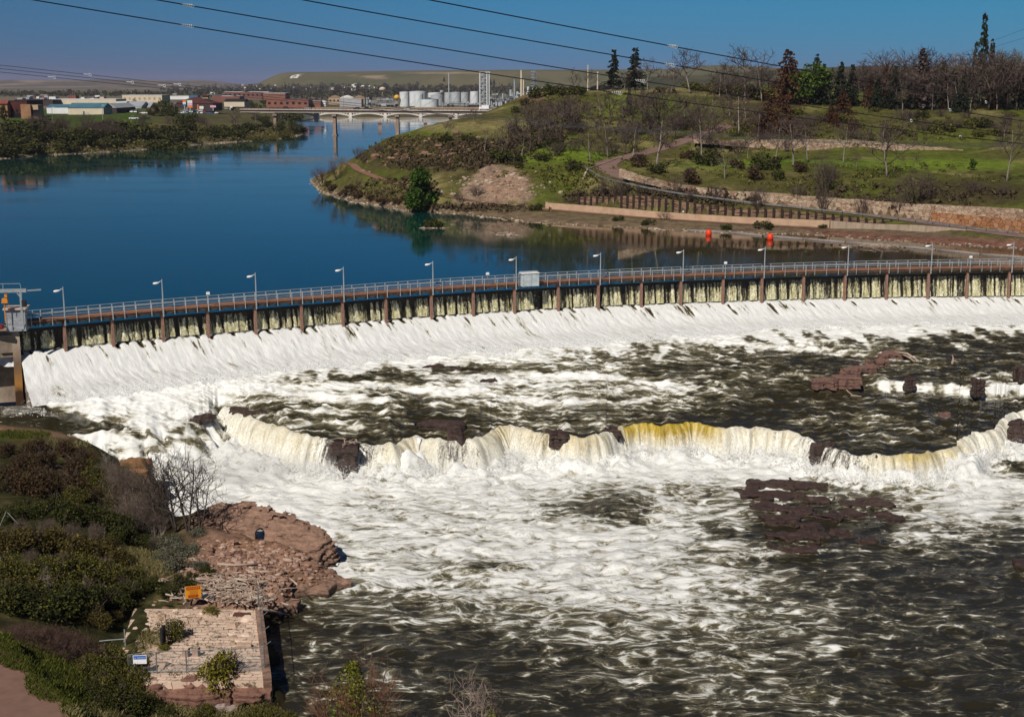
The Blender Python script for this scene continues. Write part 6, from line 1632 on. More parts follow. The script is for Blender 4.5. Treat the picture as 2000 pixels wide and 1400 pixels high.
# signs and lot
def board(u, v0, v1, u1, vb, mats, label, Y):
    x, y, z = at((u + u1) / 2, vb, Y); q = y / FPX; r = empty("sign_board", (x, y, z)); w, h = (u1 - u) * q, (v1 - v0) * q; z1 = (vb - v1) * q
    MB().box((0, 0, z1 / 2), (.6, .4, z1 + .5)).build("post", M_galv, r); n = len(mats)
    for i, (m_, f0, f1) in enumerate(mats): MB().box((0, -.1, z1 + h * (f0 + f1) / 2), (w, .5, h * (f1 - f0) * .985)).build("panel", m_, r)
    tag(r, label, "sign")
def flat(name, c): return simple(name, c, c, 1, .6)
Mo, Mg, Mp, Mb2 = flat("orange_paint", (.75, .20, .03)), flat("green_paint", (.03, .28, .07)), flat("pink_paint", (.62, .36, .42)), flat("blue_paint", (.04, .22, .55))
board(358, 197, 206.5, 364, 219, [(Mb2, 0, .28), (M_wht, .28, .62), (Mo, .62, 1)], "billboard striped orange, white and blue in the parking lot", 880)
board(364.5, 196, 207, 366.5, 219, [(Mg, 0, 1)], "narrow green sign between the two billboards", 881)
board(367, 197, 211, 376.5, 219, [(Mo, 0, .24), (Mp, .27, .60), (M_wht, .62, 1)], "white and pink billboard with an orange base in the parking lot", 880)
board(386, 205, 216, 388, 219, [(Mo, 0, 1)], "thin upright orange banner in the parking lot", 882)
board(390, 208, 213.5, 398, 219, [(M_wht, 0, 1)], "square white sign right of the orange banner", 882)
board(411, 206.5, 210.5, 422, 216, [(Mp, 0, 1)], "pale pink sign at the right end of the parking lot", 900)

def car_proto(col, name, kind=0):
    r = empty("parked_car"); m_ = simple(name, col, tuple(.9 * c for c in col), 1, .35)
    L, W, H = ((4.5, 1.8, 1.45), (5.4, 1.95, 1.8), (6.5, 2.3, 3.0))[kind]
    mb = MB()
    if kind == 2: mb.box((.8, 0, 1.75), (4.6, W, 2.4)); mb.box((-2.4, 0, 1.2), (1.6, W * .92, 1.6), 0, .9)
    else: mb.box((0, 0, .62), (L, W, .62), 0, .96)
    mb.build("body", m_, r)
    if kind == 0: MB().box((.15, 0, 1.18), (2.6, W * .9, .55), 0, .76).build("cabin", M_glass, r); MB().box((.15, 0, 1.46), (1.9, W * .68, .05)).build("roof", m_, r)
    elif kind == 1: MB().box((-.6, 0, 1.25), (2.1, W * .9, .68), 0, .8).build("cabin", M_glass, r); MB().box((-.6, 0, 1.61), (1.6, W * .72, .06)).build("roof", m_, r)
    else: MB().box((-3.0, 0, 1.6), (.5, W * .8, .6)).build("windscreen", M_glass, r)
    for sx in (-1, 1):
        for sy in (-1, 1): MB().tube([(sx * L * .31, sy * W * .5 - .1 * sy, .33), (sx * L * .31, sy * W * .5 + .02 * sy, .33)], .33, 10).build("wheel", M_dark, r)
    return r
CARS = {}
def car(c, kind, u, v, label, group, rz=None, Y=None):
    cols = {"white": (.75, .75, .75), "silver": (.42, .44, .46), "black": (.02, .02, .025), "blue": (.03, .12, .35), "red": (.35, .03, .02), "teal": (.04, .25, .3)}
    x, y, z = hitfar(u, v) if Y is None else at(u, v, Y)
    if (c, kind) not in CARS: CARS[(c, kind)] = o = car_proto(cols[c], c + "_car_paint", kind)
    else: o = copy_tree(CARS[(c, kind)])
    o.location = (x, y, z + .05); o.rotation_euler = (0, 0, rz if rz is not None else rg.choice([0, .2, 1.5, 1.7, -.1])); tag(o, label, "car" if kind < 2 else "truck", group)
cl_ = ["white", "silver", "white", "teal", "white", "black", "white", "blue", "white", "white", "red", "black", "blue", "silver", "black", "white"]
for i, u in enumerate(np.linspace(353, 421, 16)): car(cl_[i], int(i % 5 == 3), u, 222.5 - (i % 3) * 2.2, "%s car in the packed lot below the billboards, %s from left" % (cl_[i], ordw(i + 1)), "cars in the packed lot")
for i, (u, c) in enumerate(((231, "silver"), (238, "white"), (244, "white"), (252, "black"), (259, "white"), (267, "white"))): car(c, i % 2, u, 220.5, "%s car in front of the grey warehouse, %s from left" % (c, ordw(i + 1)), "cars by the grey warehouse", 1.5)
car("white", 1, 262, 233.5, "white pickup on the riverside drive left of the lone bush", None, 0); car("black", 1, 284, 232.5, "dark pickup on the riverside drive behind the lone bush", None, 0)
car("white", 0, 281, 223.5, "white car parked at the lawn edge left of the big leafy tree", None, 0)
car("white", 2, 453, 215, "white box truck on the street right of the parking lot", None, 1.4); car("black", 0, 433, 214, "black car on the street left of the box truck", None, 0); car("silver", 0, 441, 213.5, "silver car just left of the white box truck", None, 0)

# town trees
HF_ = hitfar
K_TG = ("town_tree", 3, lambda i: leafy_tree("town_tree", 500 + i, 10, 9, (M_dkleaf, M_olleaf, M_leaf)[i], 700, .5), 10)
def solo(mat, u, v, h, w, label, seed, n=1500, lumps=10, s=.42):
    x, y, z = HF_(u, v); q = h * y / FPX; o = leafy_tree("leafy_tree", seed, 10, 10 * w, mat, n, s, lumps=lumps, trunk=.08); o.location = (x, y, z - .3); o.scale = (q / 10,) * 3; tag(o, label, "tree")
solo(M_dkleaf, 325, 227, 32, 1.15, "big dark leafy tree at the lawn edge left of the parking lot", 520); solo(M_dkleaf, 342, 226, 18, 1.1, "lower dark round tree hard right of the big leafy one", 521)
solo(M_brleaf, 299, 226, 26, .9, "brown leafed tree hard left of the big leafy one", 522); solo(M_leaf, 405, 199, 16, 1.5, "bright green tree behind the maroon cupola", 523, 900)
solo(M_olleaf, 60, 189, 9, 2.4, "wide olive tree on the far flat behind the black roof", 524, 700); solo(M_dkleaf, 8, 236, 30, .5, "dark upright tree at the left edge before the brick office", 525, 900); solo(M_olleaf, 3, 230, 24, .4, "pale green tree clipped by the left edge of view", 526, 700)
solo(M_dkleaf, 479, 218, 24, .8, "dark green tree at the right end of the town street", 527, 900); solo(M_dkleaf, 263, 203, 11, 1.1, "small round dark tree above the grey warehouse roof", 528, 500); solo(M_olleaf, 305, 196, 9, 2.2, "olive clump of trees by the long cream store", 529, 500)
def trow(kind, n, ur, vr, hr, text, group, wide=1.0, seed=1):
    rr = random.Random(seed); row(kind, [(rr.uniform(*ur), rr.uniform(*vr), rr.uniform(*hr)) for _ in range(n)], HF_, text, "tree", group, wide)
K_TCON = ("town_conifer", 2, lambda i: conifer("spruce_tree", 540 + i, 10, 2.8, n=260, s=.11), 10)
trow(K_TCON, 5, (132, 160), (203, 205), (6, 9), "tiny dark conifer before the cream store", "conifers before the cream store", 1.2, 2)
trow(K_TG, 12, (455, 530), (196, 222), (10, 20), "leafy town tree between shop and bridge end", "town trees by the bridge end", 1.0, 3)
trow(K_TCON, 14, (270, 560), (176, 186), (6, 10), "dark conifer in the wooded belt left of the hill", "conifers in the wooded belt", 1.2, 4)
trow(K_TCON, 16, (560, 900), (180, 190), (7, 12), "dark conifer in the wooded belt above the bridge", "conifers above the bridge", 1.1, 5)
trow(K_TCON, 9, (820, 1000), (160, 180), (7, 11), "dark conifer on the slope behind the refinery", "conifers behind the refinery", 1.1, 6)
trow(K_BARED, 10, (520, 640), (200, 212), (8, 14), "bare tree among the red depots by the bridge", "bare trees by the depots", 1.3, 7)
trow(K_TCON, 9, (1480, 1640), (158, 166), (7, 12), "small far conifer on the skyline left of the green tree", "far skyline conifers", 1.2, 8)
def woods(name, polys, n, hpx, cols, label, seed):
    rg2 = random.Random(seed); vs, fs = [], []
    for _ in range(n):
        u0, u1, va, vb = polys[rg2.randrange(len(polys))]; x, y, z = HF_(rg2.uniform(u0, u1), rg2.uniform(va, vb)); H = hpx * y / FPX * rg2.uniform(.5, 1.25); W = H * rg2.uniform(.35, .6)
        for _ in range(16):
            d = rdir(rg2); c = np.array([x, y, z + H * .5]) + d * np.array([W, W, H * .5]) * .8; a = rdir(rg2); nr = d + rdir(rg2) * .6; a = np.cross(nr, a); a /= np.linalg.norm(a) + 1e-9; b1 = np.cross(nr, a); b1 /= np.linalg.norm(b1) + 1e-9; L_ = H * rg2.uniform(.14, .26); k = len(vs)
            vs += [tuple(c - a * L_), tuple(c + b1 * L_ * .7), tuple(c + a * L_), tuple(c - b1 * L_ * .7)]; fs.append((k, k + 1, k + 2, k + 3))
    tag(MB().add(vs, fs).build(name, leafy(name + "_leaves", cols)), label, "woods", kind='stuff')
woods("far_woods", [(330, 560, 172, 190), (480, 820, 172, 193), (500, 800, 176, 198), (560, 1000, 170, 188), (780, 1120, 172, 186), (0, 330, 184, 190)], 1500, 8.5, [(.014, .014, .010), (.035, .030, .022), (.06, .045, .036), (.03, .04, .014)], "far belt of mixed trees between town and grassy hill", 41)

# left bank plants
trow(K_BUSHD, 40, (-20, 340), (258, 302), (20, 36), "dark green bush on the left river bank below the lawn", "dark bushes on the left bank", 1.5, 11)
trow(K_BUSHD, 20, (330, 590), (236, 276), (14, 28), "dark green bush on the left bank toward the bridge", "dark bushes toward the bridge", 1.5, 12)
trow(K_TWIG, 18, (40, 250), (246, 280), (22, 40), "purplish leafless bush on the left river bank", "leafless bushes on the left bank", 1.2, 13)
trow(K_TWIG, 10, (250, 470), (236, 262), (10, 20), "leafless bush along the bank below the parking lot", "leafless bushes below the lot", 1.2, 14)
trow(K_BUSHO, 18, (100, 560), (255, 288), (8, 16), "olive bush low on the left river bank", "olive bushes on the left bank", 1.5, 15)
for i, (u, v, h) in enumerate(((458, 247, 34), (500, 240, 26), (272, 234, 14))): plant_px(K_BARE, u, v, h, HF_, 1.2, ("spreading bare tree on the bank above the left bend", "smaller bare tree on the bank near the bridge end", "lone small bare tree beside the two pickups")[i], "tree")
solo(M_dkleaf, 570, 262, 26, 1.6, "dark dense bush on the tip of the left bank", 530, 1300); solo(M_dkleaf, 545, 258, 26, 1.3, "dark dense bush second from the tip of the left bank", 531, 1100); solo(M_dkleaf, 515, 254, 22, 1.4, "dark dense bush third from the tip of the left bank", 532, 900)
scrub("bank_scrub", M_olleaf, [(100, 285, 190, 24, .4), (320, 265, 190, 26, .45), (500, 262, 90, 16, .25)], 700, 1.3, "olive scrub covering the left river bank", 17, lambda u, v: hitfar(u, v), .3)
scrub("bank_scrub", leafy("tan_scrub", [(.05, .04, .02), (.11, .085, .045), (.17, .14, .08)]), [(180, 285, 120, 14, .2), (380, 268, 150, 22, .4), (480, 270, 100, 10, .2)], 500, 1.0, "tan dry scrub along the lower left river bank", 18, lambda u, v: hitfar(u, v), .3)
stones("bank_stones", RIVER_L[1:10], 520, .15, .5, M_stone, "pale stones along the waterline of the left bank", 1.2, 19)
# lamp standards and poles
for u, vb, vt, lab in ((103, 240, 211, "thin pale lamp standard on the lawn by the cream warehouse"), (201, 236, 207, "thin pale lamp standard at the right corner of the cream warehouse"), (341, 228, 203, "thin pale lamp standard before the parking lot"), (426, 222, 204, "thin pale lamp standard right of the parking lot")):
    x, y, z = HF_(u, vb); h = (vb - vt) * y / FPX; r = empty("lamp_standard", (x, y, z)); MB().tube([(0, 0, -.3), (0, 0, h)], [.16, .1], 6).build("pole", M_galv, r); MB().bar((-.2, 0, h), (1.4, 0, h + .1), .25, .16).build("lamp_head", M_wht, r); tag(r, lab, "lamp post")
M_pole = simple("wood_pole", (.33, .24, .18), (.22, .15, .11), 2, .9)
for u, vb, vt, Y, lab, arm in ((143, 198, 173, 1600, "left pole of the tall twin wooden poles in town", 0), (146.5, 198, 173, 1600, "right pole of the tall twin wooden poles in town", 0), (671, 208, 178, 1400, "tall wooden power pole behind the bridge, left one", 1), (706, 208, 181, 1420, "tall wooden power pole behind the bridge, right one", 1), (1863, 168, 104, 760, "wooden power pole with a crossarm on the right skyline", 1), (1929, 165, 82, 700, "bare wooden pole rising behind the ragged spruces", 0), (1684, 200, 163, 545, "short orange brown pole standing in the forest edge", 0)):
    x, y, z = at(u, vb, Y); h = (vb - vt) * y / FPX; r = empty("power_pole", (x, y, z)); MB().tube([(0, 0, -3), (0, 0, h)], [.22, .15] if Y > 800 else [.18, .13], 6).build("pole", M_pole, r)
    if arm: MB().bar((-2.2, 0, h * .86), (2.2, 0, h * .86), .22, .22).build("crossarm", M_pole, r)
    tag(r, lab, "power pole")

# ---- girder bridge and arch bridge
M_bcon = simple("bridge_concrete", (.50, .44, .38), (.40, .35, .30), .3, .9); M_bdk = simple("bridge_girder", (.075, .045, .042), (.05, .03, .03), .3, .8); M_bpier = simple("bridge_pier", (.32, .23, .18), (.22, .155, .12), .5, .9)
A = at(470, 213, 850); B = at(1015, 212, 790); zd = 15.6
br = empty("girder_bridge", (A[0], A[1], zd)); tag(br, "dark steel girder bridge crossing the river on tall brown piers", "bridge"); lo = [-c for c in br.location]
def BP(f, off=0, z=0): 
    dx, dy = B[0] - A[0], B[1] - A[1]; L_ = math.hypot(dx, dy); return (A[0] + dx * f - dy / L_ * off, A[1] + dy * f + dx / L_ * off, z)
o = MB().bar(BP(0, 3, zd), BP(1, 3, zd), 8.5, .5).build("deck", M_bcon, br); o.location = lo
o = MB().bar(BP(0, -.4, zd - .9), BP(1, -.4, zd - .9), .5, 1.2).build("girder", M_bdk, br); o.location = lo
o = MB().bar(BP(0, 6.4, zd - .9), BP(1, 6.4, zd - .9), .5, 1.2).build("girder", M_bdk, br); o.location = lo
o = MB().bar(BP(0, -.8, zd - 1.65), BP(1, -.8, zd - 1.65), .4, .3).build("lower_flange", M_bcon, br); o.location = lo
mb = MB(); mb.bar(BP(0, -1.2, zd + 1.05), BP(1, -1.2, zd + 1.05), .15, .2); mb.bar(BP(0, -1.2, zd + .6), BP(1, -1.2, zd + .6), .1, .1); [mb.box(BP(k / 70, -1.2, zd + .6), (.16, .16, 1.1)) for k in range(71)]; o = mb.build("parapet", M_bdk, br); o.location = lo
for u in (541, 655, 776, 878):
    fr_ = [BP(f)[0] / BP(f)[1] * FPX + 1000 for f in np.linspace(0, 1, 400)]; f = float(np.interp(u, fr_, np.linspace(0, 1, 400)))
    mb = MB(); p = BP(f, 3, 0); mb.box((p[0], p[1], 5.2), (2.0, 7.0, 14), .0, .85); mb.box((p[0], p[1], 12.2), (2.6, 8.4, 1.0)); mb.box((p[0], p[1], -.3), (3, 9, 1.8)); o = mb.build("pier", M_bpier, br); o.location = lo
# vehicles on it
for u, c, k in ((562, "black", 0), (606, "silver", 0), (700, "black", 0), (720, "black", 1), (799, "white", 0), (945, "white", 2), (957, "silver", 0)):
    f = float(np.interp(u, fr_, np.linspace(0, 1, 400))); p = BP(f, 2, zd + .28)
    if (c, k) not in CARS: CARS[(c, k)] = o = car_proto((.4, .4, .4), c + "_car_paint", k)
    else: o = copy_tree(CARS[(c, k)])
    o.location = p; o.rotation_euler = (0, 0, math.atan2(B[1] - A[1], B[0] - A[0])); tag(o, {562: "black car at the left end of the girder bridge", 606: "silver car on the left part of the girder bridge", 700: "black car near mid span of the girder bridge", 720: "dark pickup near mid span of the girder bridge", 799: "white car right of mid span on the girder bridge", 945: "white box truck at the right end of the girder bridge", 957: "silver car right behind the white truck on the bridge"}[u], "car" if k < 2 else "truck", None)
# old lone piers
for u, v, lab in ((742, 252, "old broken brick pier standing alone in midstream, left one"), (831, 252, "old broken brick pier standing alone in midstream, right one")):
    x, y, z = onz(u, v, 0); r = empty("old_pier", (x, y, 0)); h = 11.5 * y / FPX; MB().box((0, 0, h * .35), (2.6, 3.2, h * .9), .1, .85).build("shaft", M_bpier, r); MB().box((0, 0, h * .88), (2.7, 3.3, h * .24), .1).build("cap", M_brk, r); tag(r, lab, "pier")
# arch bridge
YA = 1330; za = at(700, 219.3, YA)[2]; uA = [549, 617, 685, 753, 822, 891, 960]
ab = empty("arch_bridge", (at(uA[0], 217, YA)[0], YA, za)); tag(ab, "old white concrete arch bridge low behind the girder bridge", "bridge"); lo = [-c for c in ab.location]
xs = [at(u, 217, YA)[0] for u in uA]
o = MB().box(((xs[0] + xs[-1]) / 2 - 5, YA, za), (xs[-1] - xs[0] + 60, 9, 1.0)).build("deck", M_bcon, ab); o.location = lo
M_arch = simple("arch_concrete", (.66, .62, .56), (.54, .50, .45), .2, .9)
for i in range(len(xs) - 1):
    mb = MB(); zc = za - .9; zs = 0.9
    pts = [np.array([xs[i] + (xs[i + 1] - xs[i]) * t_, YA - 4.4, zs + (zc - zs) * (1 - (2 * t_ - 1) ** 2)]) for t_ in np.linspace(0.02, .98, 17)]
    for p, q in zip(pts[:-1], pts[1:]): mb.bar(p, q, 1.3, 1.3); mb.bar(p + np.array([0, 8.8, 0]), q + np.array([0, 8.8, 0]), 1.3, 1.3)
    for t_ in (.1, .18, .26, .74, .82, .9): zz = zs + (zc - zs) * (1 - (2 * t_ - 1) ** 2); x = xs[i] + (xs[i + 1] - xs[i]) * t_; mb.box((x, YA - 4.4, (zz + za) / 2), (.8, .9, za - zz))
    o = mb.build("arch", M_arch, ab); o.location = lo
for x in xs: o = MB().box((x, YA, za / 2 - .6), (3.2, 10.5, za + .6), 0, .8).build("pier", M_arch, ab); o.location = lo

# ---- refinery
M_tank = simple("tank_white", (.64, .66, .68), (.54, .56, .58), .2, .5); M_tankg = simple("tank_grey", (.42, .44, .46), (.35, .37, .39), .2, .5); M_steel = simple("refinery_steel", (.40, .43, .45), (.26, .28, .30), .3, .5, metal=.3)
def tank(u0, u1, vb, vt, m_, label, Y, rim=None):
    x, y, z = at((u0 + u1) / 2, vb, Y); R = (u1 - u0) / 2 * y / FPX; H = (vb - vt) * y / FPX; r = empty("storage_tank", (x, y + R, z))
    MB().lathe((0, 0, 0), [(R, -2), (R, H), (R * .98, H + .01)], 32).build("shell", m_, r, smooth=False); MB().lathe((0, 0, 0), [(R * 1.01, H), (R * .6, H + R * .05), (.1, H + R * .08)], 32).build("roof", rim or m_, r)
    mb = MB(); [mb.box((R * 1.02 * math.cos(a), R * 1.02 * math.sin(a), H * f), (.6, .6, .35), a) for k in range(9) for a, f in [(-2.2 + k * .14, .08 + k * .1)]]; mb.build("stair", M_steel, r); tag(r, label, "tank")
tank(780, 799, 206, 181, M_tank, "tall white storage tank, leftmost of the front group", 1640); tank(797, 832, 206, 180.5, M_tank, "wide white storage tank behind the front group", 1690); tank(809.5, 826, 208, 184.5, M_tank, "narrow white storage tank in front of the wide one", 1580); tank(820, 855.5, 208.5, 195, M_tank, "low white tank with a blue rim in front", 1540, M_teal)
tank(841, 866, 204, 187, M_tankg, "small grey storage tank behind the low white one", 1740); tank(835, 862, 188, 182, M_tank, "far white tank top above the small grey tank", 2000); tank(868, 885, 204, 182, M_tankg, "grey storage tank just left of the thin stack", 1720); tank(880, 900, 204, 181.5, M_tankg, "grey storage tank just right of the thin stack", 1700); tank(897, 916, 204, 182, M_tankg, "grey storage tank left of the bright white one", 1730); tank(918, 935, 199, 180, M_tank, "bright white storage tank beside the lattice tower", 1700)
def stack(u, vb, vt, w, m_, label, Y, cap=None):
    x, y, z = at(u, vb, Y); h = (vb - vt) * y / FPX; R = w / 2 * y / FPX; r = empty("stack", (x, y, z)); MB().tube([(0, 0, -3), (0, 0, h * .6), (0, 0, h)], [R * 1.1, R, R * .92], 12).build("shaft", m_, r); MB().lathe((0, 0, h), [(R * 1.15, -.9), (R * 1.2, 0), (R * .8, .05)], 12).build("crown_ring", cap or m_, r); tag(r, label, "chimney")
stack(877, 203, 145.5, 2.0, M_tankg, "thin grey flare stack rising between the storage tanks", 1660); stack(1018, 195, 140, 3.6, M_cream, "tall cream chimney of the refinery", 1500); stack(1022.5, 195, 156, 2.6, M_cream, "shorter cream chimney hard right of the tall one", 1500); stack(1005, 196, 157, 3.6, M_steel, "grey steel column left of the cream chimneys", 1520)
stack(1148, 172, 129.5, 2.2, M_cream, "slim pale chimney behind the ridge, taller of two", 900); stack(1167, 170, 142, 2.4, M_cream, "short pale flare tip behind the ridge", 900)
# lattice tower
x, y, z = at(946.5, 205, 1560); q = y / FPX; H = 62 * q; W = 18 * q; r = empty("lattice_tower", (x, y, z)); tag(r, "tall white steel lattice tower in the refinery", "tower"); D_ = 7
mb = MB(); [mb.bar((sx * W / 2, sy * D_ / 2, -2), (sx * W / 2, sy * D_ / 2, H), 1.0, 1.0) for sx in (-1, .5, 1) for sy in (-1, 1)]; mb.build("leg", M_tank, r)
mb = MB(); n_ = 10
for k in range(n_ + 1): [mb.bar((-W / 2, s_y * D_ / 2, H * k / n_), (W / 2, s_y * D_ / 2, H * k / n_), .6, .6) for s_y in (-1, 1)]
for k in range(n_): [mb.bar((-W / 2 if k % 2 else W / 4, s_y * D_ / 2, H * k / n_), (W / 4 if k % 2 else -W / 2, s_y * D_ / 2, H * (k + 1) / n_), .5, .5) for s_y in (-1, 1)]; mb.bar((W / 4, -D_ / 2, H * (k + .5) / n_), (W / 2, -D_ / 2, H * (k + .5) / n_), .5, .5)
mb.build("lattice", M_steel, r); MB().tube([(-W * .1, 0, 0), (-W * .1, 0, H * .93)], 2.1, 10).build("vessel", M_tankg, r); MB().tube([(W * .36, 0, 0), (W * .36, 0, H * .9)], .5, 8).build("pipe", M_tan, r)
# second lattice column and process units
x, y, z = at(1042, 185, 1540); q = y / FPX; r = empty("process_tower", (x, y, z)); tag(r, "grey twin topped process tower right of the cream chimneys", "tower"); mb = MB()
for dx, t_ in ((-3.5, 44), (.8, 45), (3.2, 43)): mb.tube([(dx * q, 0, -3), (dx * q, 0, t_ * q)], 1.0 * q, 8)
mb.build("column", M_steel, r); mb = MB(); [mb.box((0, 0, k * 5.2 * q), (10 * q + (8 - k) * .3, 5, .5)) for k in range(1, 9)]; [mb.bar((-5 * q, -2, k * 5.2 * q), (5 * q, -2, (k + 1) * 5.2 * q), .4, .4) for k in range(8)]; mb.build("platform", M_steel, r)
rg3 = random.Random(9)
for i, (u0, u1, vb, vt, lab) in enumerate(((958, 985, 207, 182, "tangle of grey refinery pipework right of the lattice tower"), (985, 1008, 206, 176, "refinery process unit with stacked platforms left of the grey column"), (1008, 1030, 203, 180, "pale refinery process unit under the cream chimneys"), (1030, 1062, 198, 168, "silver refinery process unit at the hill's edge"), (716, 778, 208, 191, "low grey pipe rack and sheds left of the storage tanks"), (865, 935, 208, 200, "low dark pipe rack in front of the grey tanks"))):
    Y = 1560 + 6 * i; x, y, z = at((u0 + u1) / 2, vb, Y); q = y / FPX; w, h = (u1 - u0) * q, (vb - vt) * q; r = empty("process_unit", (x, y, z)); mb, m2, m3 = MB(), MB(), MB()
    for k in range(14):
        a = rg3.uniform(-w / 2, w / 2); hh = h * rg3.uniform(.3, 1.0); mb.tube([(a, rg3.uniform(-4, 4), -2), (a, rg3.uniform(-4, 4), hh)], rg3.uniform(.5, 1.6), 8)
    for k in range(9): z_ = h * rg3.uniform(.1, .85); a = rg3.uniform(-w / 2, w / 6); m2.box((a + w * .18, -3, z_), (w * rg3.uniform(.25, .5), 7, .5)); m2.bar((a, -5, z_ + 1.5), (a + w * .35, -5, z_ + 1.5), .3, .3)
    for k in range(6): m3.box((rg3.uniform(-w / 2, w / 2), rg3.uniform(-6, 2), h * .14), (w * .12, 5, h * .3))
    mb.build("vessel", M_tank if i in (2, 3) else M_steel, r); m2.build("platform", M_steel if i != 4 else M_tankg, r); m3.build("shed", M_tankg if i != 5 else M_drk, r); tag(r, lab, "refinery unit")
x, y, z = at(775, 194, 1640); q = y / FPX; r = empty("gas_sphere", (x, y, z)); MB().lathe((0, 0, 2), [(.2, -3.4), (2.6, -2), (3.6, 0), (2.6, 2.2), (.3, 3.3)], 12).build("sphere", flat("yellow_paint", (.65, .38, .04)), r, smooth=True); MB().tube([(0, 0, -8), (0, 0, 0)], .8, 6).build("leg", M_steel, r); tag(r, "small yellow dome left of the white storage tanks", "tank")
struct(MB().box((at(850, 209, 1440)[0], 1440, at(850, 211, 1440)[2] - 2), (260, 30, 5)).build("earth_bank", simple("earth_bank", (.36, .26, .17), (.26, .19, .13), .05, .95)), "low tan earth bank in front of the refinery")
x, y, z = at(747, 176, 2600); r = empty("water_tower", (x, y, z)); MB().lathe((0, 0, 0), [(1.5, -14), (1.2, -3), (6, 0), (6.5, 2.5), (3, 5), (.2, 5.6)], 14).build("tank", M_cream, r); tag(r, "little pale water tower among the trees above the bridge", "water tower")

# whitewashed letters laid out on the grassy hill
def hill_letters():
    mb = MB()
    def st(a, b_, w):
        P = [hitfar(*a, 4300, 7000), hitfar(*b_, 4300, 7000)]; n_ = 10
        for k in range(n_):
            p = np.array(P[0]) + (np.array(P[1]) - np.array(P[0])) * k / n_; q_ = np.array(P[0]) + (np.array(P[1]) - np.array(P[0])) * (k + 1) / n_
            for e_ in (p, q_): e_[2] = float(bank_profile(np.array([e_[0]]), np.array([e_[1]]))[0][0]) + .7
            mb.bar(p, q_, w, 1.0)
    W_ = 10
    st((571, 149.5), (568.5, 154), W_); st((571, 149.5), (581, 147), W_); st((568.5, 154), (575, 153.6), W_); st((575, 153.6), (577, 150.6), W_); st((577, 150.6), (574, 150.8), W_)
    st((583, 146.6), (579, 153.3), W_); st((583, 146.6), (592, 145.6), W_); st((581, 150), (588.5, 149), W_)
    o = mb.build("hillside_letters", simple("whitewashed_rock", (.75, .72, .66), (.6, .57, .5), .2, .9)); tag(o, "big whitewashed letters G F laid on the grassy hill", "letters")
hill_letters()
# ================================================================== overhead lines
M_cable = simple("cable_black", (.012, .013, .016), (.012, .013, .016), 1, .6); M_cableg = simple("cable_grey", (.07, .075, .085), (.06, .065, .07), 1, .5)
def cable(name, px, Y0, Y1, rad, mat, label, group, marks=(), damp=()):
    us = np.array([p[0] for p in px], float); vs_ = np.array([p[1] for p in px], float); cf = np.polyfit(us, vs_, 3 if len(px) > 4 else 2)
    ua, ub = us[0] - 240, us[-1] + 240; n_ = 90; uu = np.linspace(ua, ub, n_)
    P = [np.array(at(u, float(np.polyval(cf, u)), Y0 + (Y1 - Y0) * (u - ua) / (ub - ua))) for u in uu]
    r = empty(name, tuple(P[n_ // 2])); lo = [-c for c in r.location]
    o = MB().tube(P, rad, 6).build("conductor", mat, r); o.location = lo
    pt = lambda u: np.array(at(u, float(np.polyval(cf, u)), Y0 + (Y1 - Y0) * (u - ua) / (ub - ua)))
    for u in marks:      # white spiral bird diverters
        mb = MB(); c = pt(u); d_ = pt(u + 12) - pt(u - 12); d_ /= np.linalg.norm(d_); sd = np.cross(d_, (0, 0, 1)); up_ = np.cross(sd, d_); q = c[1] / FPX
        mb.tube([c + d_ * (t_ - .5) * 24 * q + (sd * math.cos(t_ * 38) + up_ * math.sin(t_ * 38)) * 2.4 * q * (.5 + t_) for t_ in np.linspace(0, 1, 60)], .45 * q, 4); o = mb.build("bird_diverter", M_white, r); o.location = lo
    for u in damp:
        mb = MB(); c = pt(u); d_ = pt(u + 12) - pt(u - 12); d_ /= np.linalg.norm(d_); q = c[1] / FPX; mb.tube([c - d_ * 11 * q, c - d_ * 2 * q], .8 * q, 5); up_ = np.array([0, 0, 1.0]); mb.tube([c + d_ * (2.2 * math.cos(a) + 1) * q + up_ * 2.2 * math.sin(a) * q for a in np.linspace(0, 6.2832, 14)], .8 * q, 4); o = mb.build("bird_diverter", M_white, r); o.location = lo
    tag(r, label, "cable", group)
G = "four thick overhead cables"
cable("overhead_cable", [(62, 0), (360, 49), (660, 99), (1000, 151), (1250, 188), (1500, 222), (2000, 281)], 62, 104, .030, M_cable, "thick black overhead cable, lowest of the four crossing the sky", G, (365, 1203), (1875,))
cable("overhead_cable", [(303, 0), (370, 11), (700, 68), (1000, 118), (1250, 158), (1500, 196), (2000, 265)], 62, 104, .030, M_cable, "thick black overhead cable, second lowest of the four", G, (366, 1250), (1779,))
cable("overhead_cable", [(590, 0), (800, 38), (1000, 74), (1230, 113), (1307, 126), (1500, 159), (2000, 237)], 60, 100, .030, M_cable, "thick black overhead cable, second highest of the four", G, (1307,), (1855,))
cable("overhead_cable", [(838, 0), (1093, 50), (1310, 89), (1500, 126), (1750, 170), (2000, 212)], 58, 98, .030, M_cable, "thick black overhead cable, highest of the four", G, (1312,), (1925,))
G = "thin cables low over the reservoir"
cable("thin_cable", [(0, 127), (180, 148), (400, 171), (700, 202), (1000, 232), (1500, 268), (2000, 281)], 68, 98, .016, M_cableg, "thin grey cable low over the reservoir, highest of three", G, (), (175, 350))
cable("thin_cable", [(0, 134), (180, 154), (400, 176), (700, 207), (1000, 236), (1500, 271), (2000, 284)], 68, 98, .016, M_cableg, "thin grey cable low over the reservoir, middle of three", G, (), (258, 320))
cable("thin_cable", [(0, 141), (180, 160), (400, 181), (700, 211), (1000, 240), (1500, 273), (2000, 287)], 68, 98, .016, M_cableg, "thin grey cable low over the reservoir, lowest of three", G, (), (105,))
G = "faint wires at the upper right"
